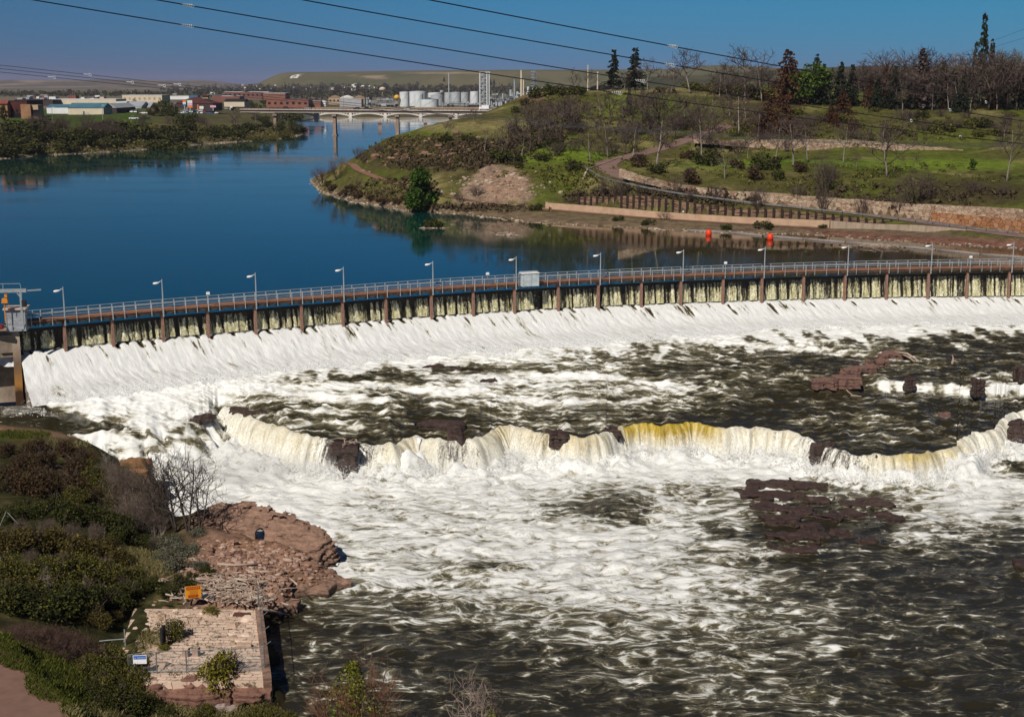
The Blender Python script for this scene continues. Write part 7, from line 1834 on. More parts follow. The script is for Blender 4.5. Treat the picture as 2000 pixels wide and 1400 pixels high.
cable("faint_wire", [(1865, 112), (1930, 84), (2000, 58)], 760, 560, .06, M_cableg, "faint wire at upper right, higher of two", G); cable("faint_wire", [(1865, 118), (1930, 96), (2000, 75)], 760, 560, .06, M_cableg, "faint wire at upper right, lower of two", G)
# ================================================================== rocks: implicit shapes meshed with a surface net
def surface_net(f, lo, hi, st):
    xs, ys, zs = (np.arange(lo[i], hi[i] + st, st) for i in range(3))
    X, Y, Z = np.meshgrid(xs, ys, zs, indexing='ij'); V = f(X, Y, Z); neg = V < 0
    nx, ny, nz = V.shape
    acc = np.zeros((nx - 1, ny - 1, nz - 1, 3)); cnt = np.zeros((nx - 1, ny - 1, nz - 1))
    crn = [(0, 0, 0), (1, 0, 0), (0, 1, 0), (1, 1, 0), (0, 0, 1), (1, 0, 1), (0, 1, 1), (1, 1, 1)]
    sl = lambda A, c: A[c[0]:nx - 1 + c[0], c[1]:ny - 1 + c[1], c[2]:nz - 1 + c[2]]
    for a, b_ in ((0, 1), (2, 3), (4, 5), (6, 7), (0, 2), (1, 3), (4, 6), (5, 7), (0, 4), (1, 5), (2, 6), (3, 7)):
        va, vb = sl(V, crn[a]), sl(V, crn[b_]); m_ = (va < 0) != (vb < 0); t_ = np.where(m_, va / np.where(m_, va - vb, 1), 0)
        for k in range(3): acc[..., k] += np.where(m_, crn[a][k] + t_ * (crn[b_][k] - crn[a][k]), 0)
        cnt += m_
    act = cnt > 0; idx = np.full(act.shape, -1); idx[act] = np.arange(act.sum())
    I, J, K = np.nonzero(act); P = acc[act] / cnt[act][:, None]
    co = np.stack([xs[I] + P[:, 0] * st, ys[J] + P[:, 1] * st, zs[K] + P[:, 2] * st], 1); F = []
    def quads(A, offs, flip):
        i, j, k = np.nonzero(A)
        g = [idx[i + o[0], j + o[1], k + o[2]] for o in offs]; q = np.stack(g, 1); q[flip[i, j, k]] = q[flip[i, j, k]][:, ::-1]; F.append(q)
    a = neg[:-1, 1:-1, 1:-1] != neg[1:, 1:-1, 1:-1]; quads(a, [(0, 0, 0), (0, 1, 0), (0, 1, 1), (0, 0, 1)], ~neg[:-1, 1:-1, 1:-1])
    a = neg[1:-1, :-1, 1:-1] != neg[1:-1, 1:, 1:-1]; quads(a, [(0, 0, 0), (0, 0, 1), (1, 0, 1), (1, 0, 0)], ~neg[1:-1, :-1, 1:-1])
    a = neg[1:-1, 1:-1, :-1] != neg[1:-1, 1:-1, 1:]; quads(a, [(0, 0, 0), (1, 0, 0), (1, 1, 0), (0, 1, 0)], ~neg[1:-1, 1:-1, :-1])
    return co, np.concatenate(F)
def mesh_np(name, co, q, material, smooth=False, parent=None):
    me = bpy.data.meshes.new(name); me.vertices.add(len(co)); me.vertices.foreach_set('co', co.astype(np.float32).reshape(-1))
    me.loops.add(len(q) * 4); me.loops.foreach_set('vertex_index', q.reshape(-1).astype(np.int32)); me.polygons.add(len(q)); me.polygons.foreach_set('loop_start', (np.arange(len(q)) * 4).astype(np.int32))
    me.polygons.foreach_set('use_smooth', np.full(len(q), smooth)); me.update(calc_edges=True); me.materials.append(material); o = bpy.data.objects.new(name, me); C.objects.link(o)
    if parent: o.parent = parent
    return o
def n3(X, Y, Z, f, s): return (fbm(X * f + Z * f * .7, Y * f - Z * f * .4, s, 3) + fbm(X * f, Z * f * 1.6, s + 5, 3) + fbm(Y * f, Z * f * 1.6, s + 9, 3)) / 2.0
def rocky(name, dry, mid, wet, wl, rough=.85):
    """layered sandstone, darker and shinier where wet near the water line."""
    m, t, b = new_mat(name); v = coords(t, (.8, .8, 5)); n = noise(t, v, 1.0, 8, .75); n2 = noise(t, v, 6, 4, .7)
    s = math_(t, 'ADD', math_(t, 'MULTIPLY', n, .6), math_(t, 'MULTIPLY', n2, .4)); c = ramp(t, s, [(.36, mid), (.6, dry)])
    g = t.nodes.new("ShaderNodeNewGeometry"); sx = t.nodes.new("ShaderNodeSeparateXYZ"); t.links.new(g.outputs['Position'], sx.inputs[0])
    w = math_(t, 'ADD', math_(t, 'SUBTRACT', sx.outputs[2], wl), math_(t, 'MULTIPLY_ADD', n, 1.2, -.6)); k = ramp(t, w, [(.05, 0.0), (.45, 1.0)])
    t.links.new(mixc(t, k, wet, c), b.inputs['Base Color']); t.links.new(math_(t, 'MULTIPLY_ADD', k, rough - .3, .3), b.inputs['Roughness']); bump(t, b, s, .2, 1.0); return m
M_sand = rocky("red_sandstone", (.36, .215, .15), (.065, .034, .022), (.05, .024, .014), ZB + .1)
M_shelfrock = rocky("shelf_rock", (.22, .12, .092), (.09, .045, .034), (.035, .014, .010), -90)
M_wetrock = rocky("wet_rock", (.070, .038, .028), (.022, .013, .010), (.02, .01, .007), -90, .5)

def box_rock(name, boxes, mat, label, cat="rock", st=.14, lay=.10, seed=0, group=None):
    """weathered slabs: boxes (x, y, z, hx, hy, hz, turn) merged and layered."""
    B_ = np.array([b[:6] for b in boxes]); lo = (B_[:, :3] - np.hypot(B_[:, 3], B_[:, 4])[:, None].repeat(3, 1)).min(0) - .4; hi = (B_[:, :3] + np.hypot(B_[:, 3], B_[:, 4])[:, None].repeat(3, 1)).max(0) + .4
    lo[2] = (B_[:, 2] - B_[:, 5]).min() - .4; hi[2] = (B_[:, 2] + B_[:, 5]).max() + .4
    def f(X, Y, Z):
        d = np.full(X.shape, 9.0); X0, Y0 = X, Y; w1, w2 = fbm(X * .45, Y * .45, 210 + seed, 3), fbm(X * .45 + 9, Y * .45, 220 + seed, 3); X = X + .9 * w1 * lay / .1; Y = Y + .9 * w2 * lay / .1
        for x, y, z, hx, hy, hz, rz in boxes:
            c_, s_2 = math.cos(rz), math.sin(rz); a = (X - x) * c_ + (Y - y) * s_2; b_ = -(X - x) * s_2 + (Y - y) * c_; qx, qy, qz = np.abs(a) - hx, np.abs(b_) - hy, np.abs(Z - z) - hz
            e = np.sqrt(np.maximum(qx, 0) ** 2 + np.maximum(qy, 0) ** 2 + np.maximum(qz, 0) ** 2) + np.minimum(np.maximum(qx, np.maximum(qy, qz)), 0); h = np.maximum(.5 - np.abs(d - e), 0) / .5; d = np.minimum(d, e) - h * h * .125
        return d + lay * 2.6 * n3(X0, Y0, Z, .8, 200 + seed) + lay * 1.3 * n3(X0, Y0, Z, 2.6, 230 + seed) + lay * 1.5 * np.abs(((Z * 2.3 + .3 * fbm(X * .5, Y * .5, seed + 3, 2)) % 1) - .5) - .03
    co, q = surface_net(f, lo, hi, st); o = mesh_np(name, co, q, mat); return tag(o, label, cat, group)

def wz(u, v, z): return onz(u, v, z)
x, y, _ = wz(676, 868, -8.3); box_rock("falls_rock", [(x, y - 1.2, -8.45, 1.45, 1.1, .42, .1), (x + .2, y - .9, -9.6, .85, .8, 1.2, 0), (x + .4, y - .7, -11, .9, .9, .9, .2)], M_wetrock, "mushroom shaped brown rock jutting from the falls with water trickling round it", seed=1, st=.12)
debris("falls_driftwood", (x + .3, y - 1.0), 9, 1.9, .5, "few pale sticks lying on the rock in the falls", 51, M_drift, -7.85, .5)
x, y, z = wz(866, 719, -5.85); box_rock("rapids_rock", [(x, y, z - .25, 2.4, .9, .42, .05), (x - 1.6, y + .5, z - .3, 1.2, .6, .4, .2)], M_wetrock, "long flat dark red rock awash in the upper left rapids", seed=2)
x, y, z = wz(952, 743, -6.2); box_rock("rapids_rock", [(x, y, z - .2, .9, .5, .4, .3)], M_wetrock, "small dark rock awash right of the long flat one", seed=3)
x, y, z = wz(868, 828, -7.6); box_rock("rapids_rock", [(x, y, z - .2, 1.9, 1.2, .42, -.1), (x + 1.0, y - 1.0, z - .3, 1.2, .9, .45, .2), (x - 2, y + .8, z - .3, 1.3, .6, .4, .1)], M_wetrock, "dark red slab just above the lip of the falls", seed=4)
x, y, z = wz(392, 817, -7.4); box_rock("rapids_rock", [(x, y, z - .1, 1.2, .7, .42, .2), (x + .9, y + .4, z + .05, .8, .5, .3, -.2), (x - .8, y - .8, z - .4, .8, .5, .5, 0)], M_wetrock, "two dark slabs in the white water at the left end of the falls", seed=5)
x, y, z = wz(495, 806, -7.2); box_rock("rapids_rock", [(x, y + .6, z - .3, 1.3, .8, .4, -.3), (x - 1.7, y + 1.6, z - .3, 1.2, .7, .4, -.3)], M_wetrock, "dark rock edge at the left corner of the lip", seed=6)
for i, (u, v, z, hx, hz, lab) in enumerate(((888, 862, -8.6, .8, .8, "dark wet rock showing through the falls right of the mushroom rock"), (1088, 858, -8.8, 1.1, .8, "dark wet rock splitting the falls left of the amber water"), (1186, 846, -8.7, .6, .6, "small dark rock splitting the falls just left of the amber water"), (1606, 884, -9.6, 1.2, 1.0, "dark wet rock showing through the falls right of the amber water"), (1712, 900, -9.8, .8, .8, "small dark rock behind the thin water left of the right amber streak"))):
    x, y, _ = wz(u, v, z); box_rock("falls_rock", [(x, y + .5, z, hx, .7, hz, .1 * i), (x + .5, y + .8, z - .5, hx, .6, hz, 0)], M_wetrock, lab, seed=60 + i, st=.13, lay=.14)
# blocks on the ledge at right
def blk(u, v, z, hx, hy, hz, rz=0.0): x, y, _ = wz(u, v, z); return (x, y + hy, z + hz * .55, hx, hy, hz, rz)
box_rock("ledge_rock", [blk(1600, 757, -6.9, .85, .7, .6, .1), blk(1622, 757, -6.9, .5, .6, .6, -.1)], M_shelfrock, "pair of reddish cube shaped blocks at the left end of the ledge", seed=7, st=.1, lay=.10)
box_rock("ledge_rock", [blk(1652, 755, -6.9, 1.15, .8, .75, .1), blk(1662, 741, -6.6, .9, .8, .75, .2), blk(1678, 756, -6.9, .75, .6, .65, -.1), blk(1690, 728, -6.4, 1.9, .9, .5, .25)], M_shelfrock, "big reddish stepped block right of the pair of cubes", seed=8, st=.1, lay=.11)
box_rock("ledge_rock", [blk(1722, 716, -6.3, 1.7, 1.2, .45, .35), blk(1745, 702, -6.2, 2.0, 1.2, .45, .35)], M_shelfrock, "low reddish slab running back from the stepped block", seed=9, st=.12, lay=.12)
plant_px(K_TWIG, 1672, 716, 26, lambda u, v: wz(u, v, -5.8), 1.0, "dry leafless shrub growing on the reddish ledge block", "bush"); plant_px(K_TWIG, 1704, 712, 18, lambda u, v: wz(u, v, -5.9), .9, "smaller dry shrub right of the first on the ledge", "bush")
a, b_ = np.array(wz(1748, 688, -5.5)), np.array(wz(1796, 706, -5.9)); m_ = MB(); m_.tube([a, (a + b_) / 2 + np.array([0, 0, .45]), b_], [.16, .15, .09], 7); m_.tube([a + np.array([.3, 0, -.1]), (a + b_) / 2 + np.array([0, -.3, .1]), b_ - np.array([.6, .1, 0])], [.1, .1, .06], 6); tag(m_.build("driftwood_log", M_drift, smooth=True), "bleached driftwood log lying over the reddish slab in the rapids", "log")
box_rock("ledge_rock", [blk(1776, 759, -7.0, .6, .6, .85)], M_wetrock, "dark upright block standing in the small ledge fall", seed=10, st=.1, lay=.12)
box_rock("ledge_rock", [blk(1911, 770, -7.3, .7, .8, 1.15, .1)], M_wetrock, "dark squared column of rock breaking the ledge fall", seed=11, st=.1, lay=.14)
box_rock("ledge_rock", [blk(2003, 742, -6.6, 1.1, .8, .9)], M_wetrock, "dark rock cut by the right edge at the ledge", seed=12, st=.12)
box_rock("rapids_rock", [blk(1846, 813, -7.9, .75, .4, .24)], M_shelfrock, "small flat tan rock alone on the dark water near the right falls", seed=13, st=.08, lay=.04)
box_rock("rapids_rock", [blk(1990, 846, -9.6, .9, .8, .9), blk(1996, 858, -10.2, .9, .7, .6)], M_wetrock, "dark jagged rock in the falls at the right edge", seed=14, st=.12)
box_rock("pool_rock", [blk(1997, 1112, ZB, .7, .5, .4)], M_wetrock, "small dark rock in the pool at the right edge", seed=15, st=.1, lay=.05)
a = np.array(wz(1664, 772, -7.0)); m_ = MB(); m_.tube([a + (-.5, .8, .5), a, a + (.9, -1.0, .1)], [.06, .1, .05], 6); m_.tube([a, a + (-.5, .1, .5)], [.06, .02], 5); tag(m_.build("driftwood_log", M_drift), "short snag of driftwood caught below the reddish block", "log")
a = np.array(wz(1860, 706, -6.0)); m_ = MB(); m_.tube([a + (0, 0, -.3), a + (.1, 0, .4), a + (-.05, 0, .9)], [.16, .12, .03], 6); m_.tube([a, a + (.5, 0, .15)], [.12, .08], 6); tag(m_.build("driftwood_log", M_drift), "small upright stump of driftwood far out in the right rapids", "log")
# stepped rock shelf in the pool
bl_ = []
for u, v, w_, d_, top in ((1505, 948, 3.2, 1.3, .36), (1570, 952, 2.8, 1.2, .30), (1470, 968, 1.6, 1.1, .26), (1530, 972, 2.4, 1.2, .32), (1600, 980, 1.8, 1.1, .2), (1500, 992, 2.2, 1.2, .22), (1560, 1000, 2.0, 1.1, .26), (1612, 1012, 1.1, .9, .2), (1525, 1018, 2.0, 1.1, .3), (1580, 1030, 1.8, 1.0, .22), (1520, 1045, 1.5, 1.0, .2), (1560, 1055, 1.7, .9, .28), (1545, 1074, 1.7, .9, .2), (1590, 1070, .9, .8, .2), (1575, 1084, .7, .4, .32), (1598, 1048, 1.0, .6, .25)):
    x, y, _ = wz(u, v, ZB); bl_.append((x, y, ZB - .42 + top, w_ * .85, d_ * .95, .5, .25 * math.sin(u)))
box_rock("pool_shelf", bl_, M_wetrock, "broad dark red stepped rock shelf breaking the surface of the pool", seed=16, st=.12, lay=.17)
bl_ = []
for u, v, w_, d_, top in ((1690, 985, 2.6, 1.3, .24), (1640, 1040, 1.4, .9, .16), (1690, 1058, 1.2, .7, .2), (1740, 1010, 1.8, 1.0, .12), (1660, 1005, 1.6, 1.0, .2)):
    x, y, _ = wz(u, v, ZB); bl_.append((x, y, ZB - .5 + top, w_ * .95, d_ * 1.1, .5, .1))
box_rock("pool_shelf", bl_, M_wetrock, "darker awash part of the rock shelf to its right", seed=17, st=.13, lay=.17)

# ================================================================== near bank
nb = HF(-112, 46, 20, 152, .4)
np_ = []
def ny(*L):
    for u, v, Y in L: np_.append(at(u, v, Y))
def nz_(*L):
    for u, v, z in L: np_.append(onz(u, v, z))
ny((0, 838, 140), (60, 841, 140), (110, 846, 139), (150, 856, 137.5), (182, 874, 135.5), (188, 905, 131), (225, 915, 130), (262, 902, 131.5), (282, 905, 131.5), (286, 940, 128), (290, 975, 124), (320, 1010, 119.5), (360, 1012, 119), (400, 1000, 118.5),
   (0, 880, 132), (80, 890, 131), (0, 950, 120), (80, 960, 119), (150, 1000, 113), (220, 980, 119), (300, 1010, 118.5), (0, 1040, 107), (100, 1050, 106), (200, 1060, 108), (280, 1060, 112), (0, 1110, 99), (100, 1110, 101), (200, 1110, 104), (300, 1090, 109), (350, 1100, 107),
   (0, 1200, 90), (80, 1200, 92), (160, 1200, 95), (220, 1200, 97), (0, 1260, 83.5), (60, 1290, 82), (120, 1340, 79.5), (160, 1400, 76), (200, 1300, 87), (250, 1350, 85), (300, 1400, 82), (100, 1250, 88), (180, 1380, 80))
PD = -10.0
for u, v in ((310, 1185), (400, 1190), (505, 1192), (250, 1250), (400, 1250), (515, 1250), (285, 1325), (400, 1325), (520, 1325)): nz_((u, v, PD - .35))
nz_((330, 1165, -9.8), (400, 1140, -9.8), (470, 1150, -9.9), (420, 1085, -9.3), (480, 1075, -9.3), (540, 1100, -9.7), (590, 1120, -10.2), (560, 1150, -10.6), (610, 1140, -11), (650, 1128, -11.2), (520, 1165, -10.5), (550, 1180, -11.1), (450, 1050, -8.9), (560, 1070, -9.3))
nz_((300, 1370, -11.2), (400, 1370, -11.4), (480, 1380, -11.6), (350, 1400, -11.3), (520, 1395, -12.0), (430, 1420, -11.8))
for u, v in ((700, 1130), (685, 1160), (600, 1175), (590, 1198), (540, 1210), (535, 1260), (540, 1330), (548, 1400), (670, 1080), (650, 1030), (580, 985), (500, 970), (430, 965), (330, 985), (315, 950), (320, 900), (210, 882), (300, 860)):
    x, y, z = onz(u, v, ZB); np_.append((x, y, -13.6))
for u, v, z in ((0, 826, -8.6), (100, 834, -9), (180, 848, -9.6), (-160, 826, -8.6)): nz_((u, v, z))
ny((-250, 850, 138), (-400, 1000, 110), (-300, 1200, 88), (-200, 1400, 72), (-400, 1400, 70), (0, 1400, 71.5))
np_ += [(p[0] + .6, p[1] + 2.6, -13.4) for p in (at(372, 1016, 120), at(432, 987, 119), at(500, 992, 118.2), at(560, 1008, 116.8), at(602, 1030, 115.2), at(640, 1048, 113.6))]
np_ += [(-40, 55, -5), (-60, 40, -2), (-20, 60, -8.5), (-10, 68, -11.5), (2, 72, -12.4), (14, 72, -13), (-5, 58, -10), (10, 58, -11), (25, 60, -11.5), (40, 60, -12.5), (-100, 60, 0), (-100, 100, -3), (-60, 22, 2), (0, 24, -2), (40, 24, -4), (-17, 78, -12), (-12, 80, -13.4), (5, 80, -13.6), (30, 72, -13.6)]
f_nb = rbf(np_)
nb.Z = f_nb(nb.X, nb.Y)
nU, nV = proj(nb.X, nb.Y, nb.Z)
padpoly = [onz(u, v, PD)[:2] for u, v in ((262, 1188), (507, 1190), (524, 1328), (285, 1334), (238, 1262))]
inpad = inside(nb.X, nb.Y, padpoly); dpad = dist_poly(nb.X, nb.Y, padpoly, True)[0]
nb.Z += (.16 * fbm(nb.X / 2.2, nb.Y / 2.2, 141, 4) + .28 * fbm(nb.X / 6, nb.Y / 6, 142, 3)) * (1 - inpad)
rk = sstep(330, 420, nU) * sstep(-12.2, -11.2, nb.Z) * (1 - inpad) * (nV < 1200)
qz = nb.Z * .8 + nb.Y * .10 + .25 * fbm(nb.X / 2.4, nb.Y / 2.4, 147, 3); nb.Z += rk * (.55 * (((qz * 2.6) % 1) - .5) * .6 + .35 * fbm(nb.X / 1.6, nb.Y / 1.1, 148, 4))
nb.Z += rk * (.20 * ridged(nb.X / 1.3, nb.Y / .8, 143, 3) + .12 * fbm(nb.X / .7, nb.Y / .7, 144, 3) - .1)
PATHN = [onz(-60, 1240, -5.2), onz(0, 1325, -6.2), onz(60, 1375, -6.5), onz(120, 1440, -6.7), onz(200, 1530, -6.9)]
pn_line = resample([(p[0] - .1, p[1] - .6, p[2]) for p in PATHN], .8)
carve(nb, pn_line, 2.2, 1.5, -.05)
nb.Z = np.where(dpad < .9, np.minimum(nb.Z, PD - .25), nb.Z); lft = sstep(345, 275, nU + 30 * fbm(nb.X / 1.2, nb.Y / 1.2, 149, 3)); nb.Z = np.where(inpad, PD - .5 + .62 * lft, nb.Z)
nU, nV = proj(nb.X, nb.Y, nb.Z)
hU, hV, NZ2 = nU, nV, fbm(nb.X / 1.6, nb.Y / 1.6, 151, 4)
NZ = fbm(nb.X / 5, nb.Y / 5, 152, 4)
col = np.zeros(nb.X.shape + (3,)) + np.array((.030, .030, .010))
col = blendc(col, sstep(-.1, .4, NZ + .5 * NZ2), (.055, .046, .018)); col = blendc(col, sstep(.1, .4, NZ2) * .6, (.10, .085, .03))
brush(40, 850, 90, 10, (.06, .09, .012), .9); brush(90, 858, 80, 12, (.07, .05, .02), .7)
edge = sstep(.0, .25, .25 - np.abs(nV - (836 + np.clip(nU, 0, 200) * .10)) / 40) * (nU < 200) * (nb.Y > 134); col = blendc(col, edge, (.24, .14, .09))
brush(270, 910, 16, 16, (.22, .12, .06), .9)
brush(300, 1118, 50, 14, (.22, .18, .08), .8); brush(350, 1090, 40, 18, (.16, .14, .07), .6); brush(290, 1070, 50, 14, (.12, .12, .035), .5)
col = blendc(col, rk * (.75 + .5 * NZ2).clip(0, 1), (.30, .175, .125)); col = blendc(col, rk * sstep(.1, .4, fbm(nb.X / .8, nb.Y / .8, 153, 3)) * .6, (.13, .068, .045))
brush(450, 1150, 90, 36, (.34, .21, .155), .7); brush(480, 1065, 60, 10, (.33, .18, .10), .7); brush(590, 1150, 60, 12, (.22, .10, .04), .6)
dp_ = dist_poly(nb.X, nb.Y, pn_line)[0]; sidep = nb.X - np.interp(nb.Y, pn_line[::-1, 1], pn_line[::-1, 0])
strip = (1 - sstep(5.0, 6.5, dp_ + .6 * NZ2)) * (nV > 1225) * (nU < 230); col = blendc(col, strip, (.066, .095, .012)); col = blendc(col, strip * sstep(0, .4, NZ2) * .6, (.12, .12, .03))
col = blendc(col, 1 - sstep(2.3, 3.5, dp_ + .35 * NZ2), (.26, .17, .11)); brush(300, 1375, 90, 30, (.14, .115, .05), .7); brush(340, 1350, 60, 18, (.16, .09, .05), .6)
wetb = 1 - sstep(-11.9, -11.2, nb.Z); col = blendc(col, wetb, (.035, .018, .011))
M_near = ground_mat("near_ground", 1.6, (.4, 1.4), .12)
struct(grid_mesh("near_bank", nb.X, nb.Y, nb.Z, M_near, keep=nb.Z > -13.4, col=col), "brushy near bank below the camera")
M_asph = simple("brown_asphalt", (.185, .105, .08), (.145, .082, .062), 1.2, .95, bmp=.01)
struct(strip_mesh("near_path", pn_line, [(-2.15, 0), (-1, .03), (0, .04), (1, .03), (2.15, 0)], M_asph), "brown paved path in the bottom left corner")
NH = lambda u, v: nb.hit(u, v)
NG = lambda x, y: float(nb.z(x, y))

# headland with a natural arch
RG = [at(372, 1016, 119.5), at(400, 1000, 119), at(432, 987, 118.4), at(500, 992, 117.6), at(560, 1008, 116.2), at(602, 1030, 114.6), at(634, 1048, 113.0)]
rgl = resample(RG, .3)
dt = np.array(ray(508, 1046)); dt /= np.linalg.norm(dt); T0 = np.array((0, 0, CAMZ)) + dt * (110 / dt[1]); cav = np.array(at(478, 1044, 113.2))
def f_head(X, Y, Z):
    d, zt, sd = dist_poly(X[:, :, 0], Y[:, :, 0], [tuple(p) for p in rgl]); s_2 = -(sd * d)[:, :, None]; zt = zt[:, :, None]       # + towards us
    e0 = np.hypot(X[:, :, 0] - rgl[-1][0], Y[:, :, 0] - rgl[-1][1]); past = np.maximum(0, (X[:, :, 0] - rgl[-1][0]) * .8 + (rgl[-1][1] - Y[:, :, 0]) * .55)[:, :, None]
    dep = zt - Z; lay_ = Z * .9 + s_2 * .42
    f = np.maximum.reduce([s_2 - (.35 + 1.55 * np.maximum(dep, 0) ** .95), -s_2 - (.8 + .12 * np.maximum(dep, 0)), Z - zt, (past - .5 - .25 * np.maximum(dep - .3, 0)) + 0 * Z]) * .62
    f = f + .42 * n3(X, Y, Z, .55, 301) + .26 * n3(X, Y, Z, 1.9, 311) + .5 * np.abs(((lay_ * 2.1 + .5 * fbm(X * .3, Y * .3, 321, 2)) % 1) - .5) + .20 * np.abs(((lay_ * 5.3 + .6 * fbm(X * .6, Y * .6, 322, 2)) % 1) - .5) - .16
    v = np.stack([X - T0[0], Y - T0[1], Z - T0[2]], -1); al_ = (v * dt).sum(-1); per = v - al_[..., None] * dt; tun = np.sqrt((per[..., 0] / .42) ** 2 + (per[..., 2] / .62) ** 2) - 1; f = np.maximum(f, -(tun * .5 + .12 * n3(X, Y, Z, 1.3, 331)))
    cv = np.sqrt(((X - cav[0]) / 1.25) ** 2 + ((Y - cav[1]) / 1.3) ** 2 + ((Z - cav[2] + .1) / .62) ** 2) - 1; return np.maximum(f, -(cv * .6 + .25 * n3(X, Y, Z, 1.1, 341)))
co, q = surface_net(f_head, (-30.5, 106, -13.2), (-12.5, 121.5, -6.6), .13)
tag(mesh_np("headland_rock", co, q, M_sand), "layered red brown rock headland pierced by a small natural arch", "rock")
box_rock("shore_slab", [(*onz(628, 1118, -10.9)[:2], -11.6, 1.3, .8, .75, -.2), (*onz(650, 1128, -11.2)[:2], -11.8, 1.2, .6, .6, -.3)], M_sand, "dark brown wedge of rock at the foot of the headland", seed=21, st=.1)
box_rock("shore_slab", [(*onz(660, 1136, -11.2)[:2], -11.8, 1.25, .7, .66, .35), (*onz(610, 1146, -11.1)[:2], -11.8, 1.6, .7, .7, .1), (*onz(570, 1148, -11)[:2], -11.7, 1.2, .8, .75, .1)], M_sand, "tip of layered slabs reaching furthest into the pool", seed=22, st=.1)
box_rock("shore_slab", [(*onz(548, 1178, -11)[:2], -11.7, 1.5, .7, .75, .2), (*onz(525, 1172, -10.8)[:2], -11.6, 1.2, .8, .8, .2)], M_sand, "rounded spur of rock beside the corner of the paved slab", seed=23, st=.1)
box_rock("cliff_rock", [(*onz(272, 935, -9)[:2], -9.6, .8, 1.0, 1.6, .1), (*onz(262, 905, -8.3)[:2], -9.4, 1.2, 1.2, 1.5, 0), (*onz(280, 960, -10)[:2], -10.6, .7, .8, 1.6, .2)], rocky("orange_rock", (.30, .15, .06), (.12, .06, .03), (.05, .03, .02), -90), "orange brown rock pillar at the water's edge behind the grey tangle", seed=24, st=.13)
# rubble and driftwood on the flat
stones("rubble", [NH(400, 1100), NH(470, 1120), NH(520, 1140), NH(560, 1150), NH(480, 1160), NH(440, 1150), NH(400, 1160), NH(470, 1090), NH(540, 1085), NH(600, 1130), NH(450, 1070)], 2600, .05, .22, leafy("rubble_stone", [(.13, .065, .045), (.27, .16, .115), (.42, .30, .24)], .9), "broken reddish rubble strewn between rock and paved slab", 1.9, 61, NG, -20)
debris("driftwood_pile", NH(430, 1150)[:2], 330, 1.1, 2.0, "pale driftwood and flood litter piled on the rubble", 62, M_drift, NG(*NH(430, 1150)[:2]) + .08, .7)
debris("driftwood_pile", NH(480, 1182)[:2], 110, 1.4, 1.3, "pale driftwood heaped along the top edge of the paved slab", 63, M_drift, NG(*NH(480, 1182)[:2]) + .25, .35)
def log(pts, r_, label):
    P = [np.array(NH(u, v)) + np.array((0, 0, .12 + dz)) for u, v, dz in pts]; m_ = MB(); m_.tube(P, list(np.linspace(r_, r_ * .55, len(P))), 7); tag(m_.build("driftwood_log", M_drift, smooth=True), label, "log")
log([(425, 1104, 0), (460, 1107, .05), (502, 1105, .05)], .13, "long bleached log lying below the arch, upper left one"); log([(484, 1121, 0), (520, 1124, .08), (558, 1122, .05)], .14, "thick bleached log lying further right below the arch")
P = [np.array(onz(505, 1188, PD + .4)), np.array(onz(530, 1192, -10.3)), np.array(onz(560, 1199, -10.9))]; m_ = MB(); m_.tube(P, [.13, .12, .05], 7); tag(m_.build("driftwood_log", M_drift, smooth=True), "pale pointed log sticking out over the water by the slab corner", "log")

# paved slab with its walls
slab = empty("stone_slab", padpoly[0] + (PD,)); tag(slab, "old pale block paved slab beside the pool with a ruined edge wall", "slab"); sl_ = [-c for c in slab.location]
m, t, b = new_mat("block_paving"); br_ = t.nodes.new("ShaderNodeTexBrick"); br_.offset = .5
br_.inputs['Scale'].default_value = 1.0; br_.inputs['Brick Width'].default_value = 1.05; br_.inputs['Row Height'].default_value = .48; br_.inputs['Mortar Size'].default_value = .025; br_.inputs['Mortar Smooth'].default_value = .4; br_.inputs['Color1'].default_value = (.66, .49, .385, 1); br_.inputs['Color2'].default_value = (.52, .375, .285, 1); br_.inputs['Mortar'].default_value = (.20, .13, .085, 1)
v = coords(t); vw = t.nodes.new("ShaderNodeVectorMath"); vw.operation = 'MULTIPLY_ADD'; vw.inputs[1].default_value = (.4, .34, 0); wn = t.nodes.new("ShaderNodeTexNoise"); wn.inputs['Scale'].default_value = 1.3; t.links.new(v, wn.inputs[0]); t.links.new(wn.outputs[1], vw.inputs[0]); t.links.new(v, vw.inputs[2]); t.links.new(vw.outputs[0], br_.inputs['Vector'])
n = noise(t, coords(t, (1, 1, 1)), .9, 6, .7); n_b = noise(t, coords(t, (.7, 1.5, 1)), 1.4, 7, .75)
c = mixc(t, ramp(t, n_b, [(.545, 0.0), (.585, .92)]), br_.outputs['Color'], (.062, .045, .020)); c = mixc(t, ramp(t, n, [(.57, 0.0), (.66, .8)]), c, (.085, .065, .025)); t.links.new(c, b.inputs['Base Color']); b.inputs['Roughness'].default_value = .95
bump(t, b, math_(t, 'ADD', br_.outputs['Fac'], math_(t, 'MULTIPLY', n_b, .8)), -.05, .7)
def prism(poly, z0, z1, name, mat, parent, lo_):
    n_ = len(poly); o = MB().add([(p[0], p[1], z0) for p in poly] + [(p[0], p[1], z1) for p in poly], [tuple(range(n_, 2 * n_)), tuple(range(n_))[::-1]] + [(i, (i + 1) % n_, (i + 1) % n_ + n_, i + n_) for i in range(n_)]).build(name, mat, parent)
    if lo_: o.location = lo_
    return o
pp = padpoly if sum((padpoly[i][0] * padpoly[(i + 1) % 5][1] - padpoly[(i + 1) % 5][0] * padpoly[i][1]) for i in range(5)) > 0 else padpoly[::-1]
prism(pp, -13.5, PD, "paving", m, slab, sl_)
A_, B2, D2 = [np.array(p) for p in (padpoly[1], padpoly[2], padpoly[3])]
ed = (B2 - A_) / np.linalg.norm(B2 - A_); en = np.array([-ed[1], ed[0]]); en = en if en[0] > 0 else -en
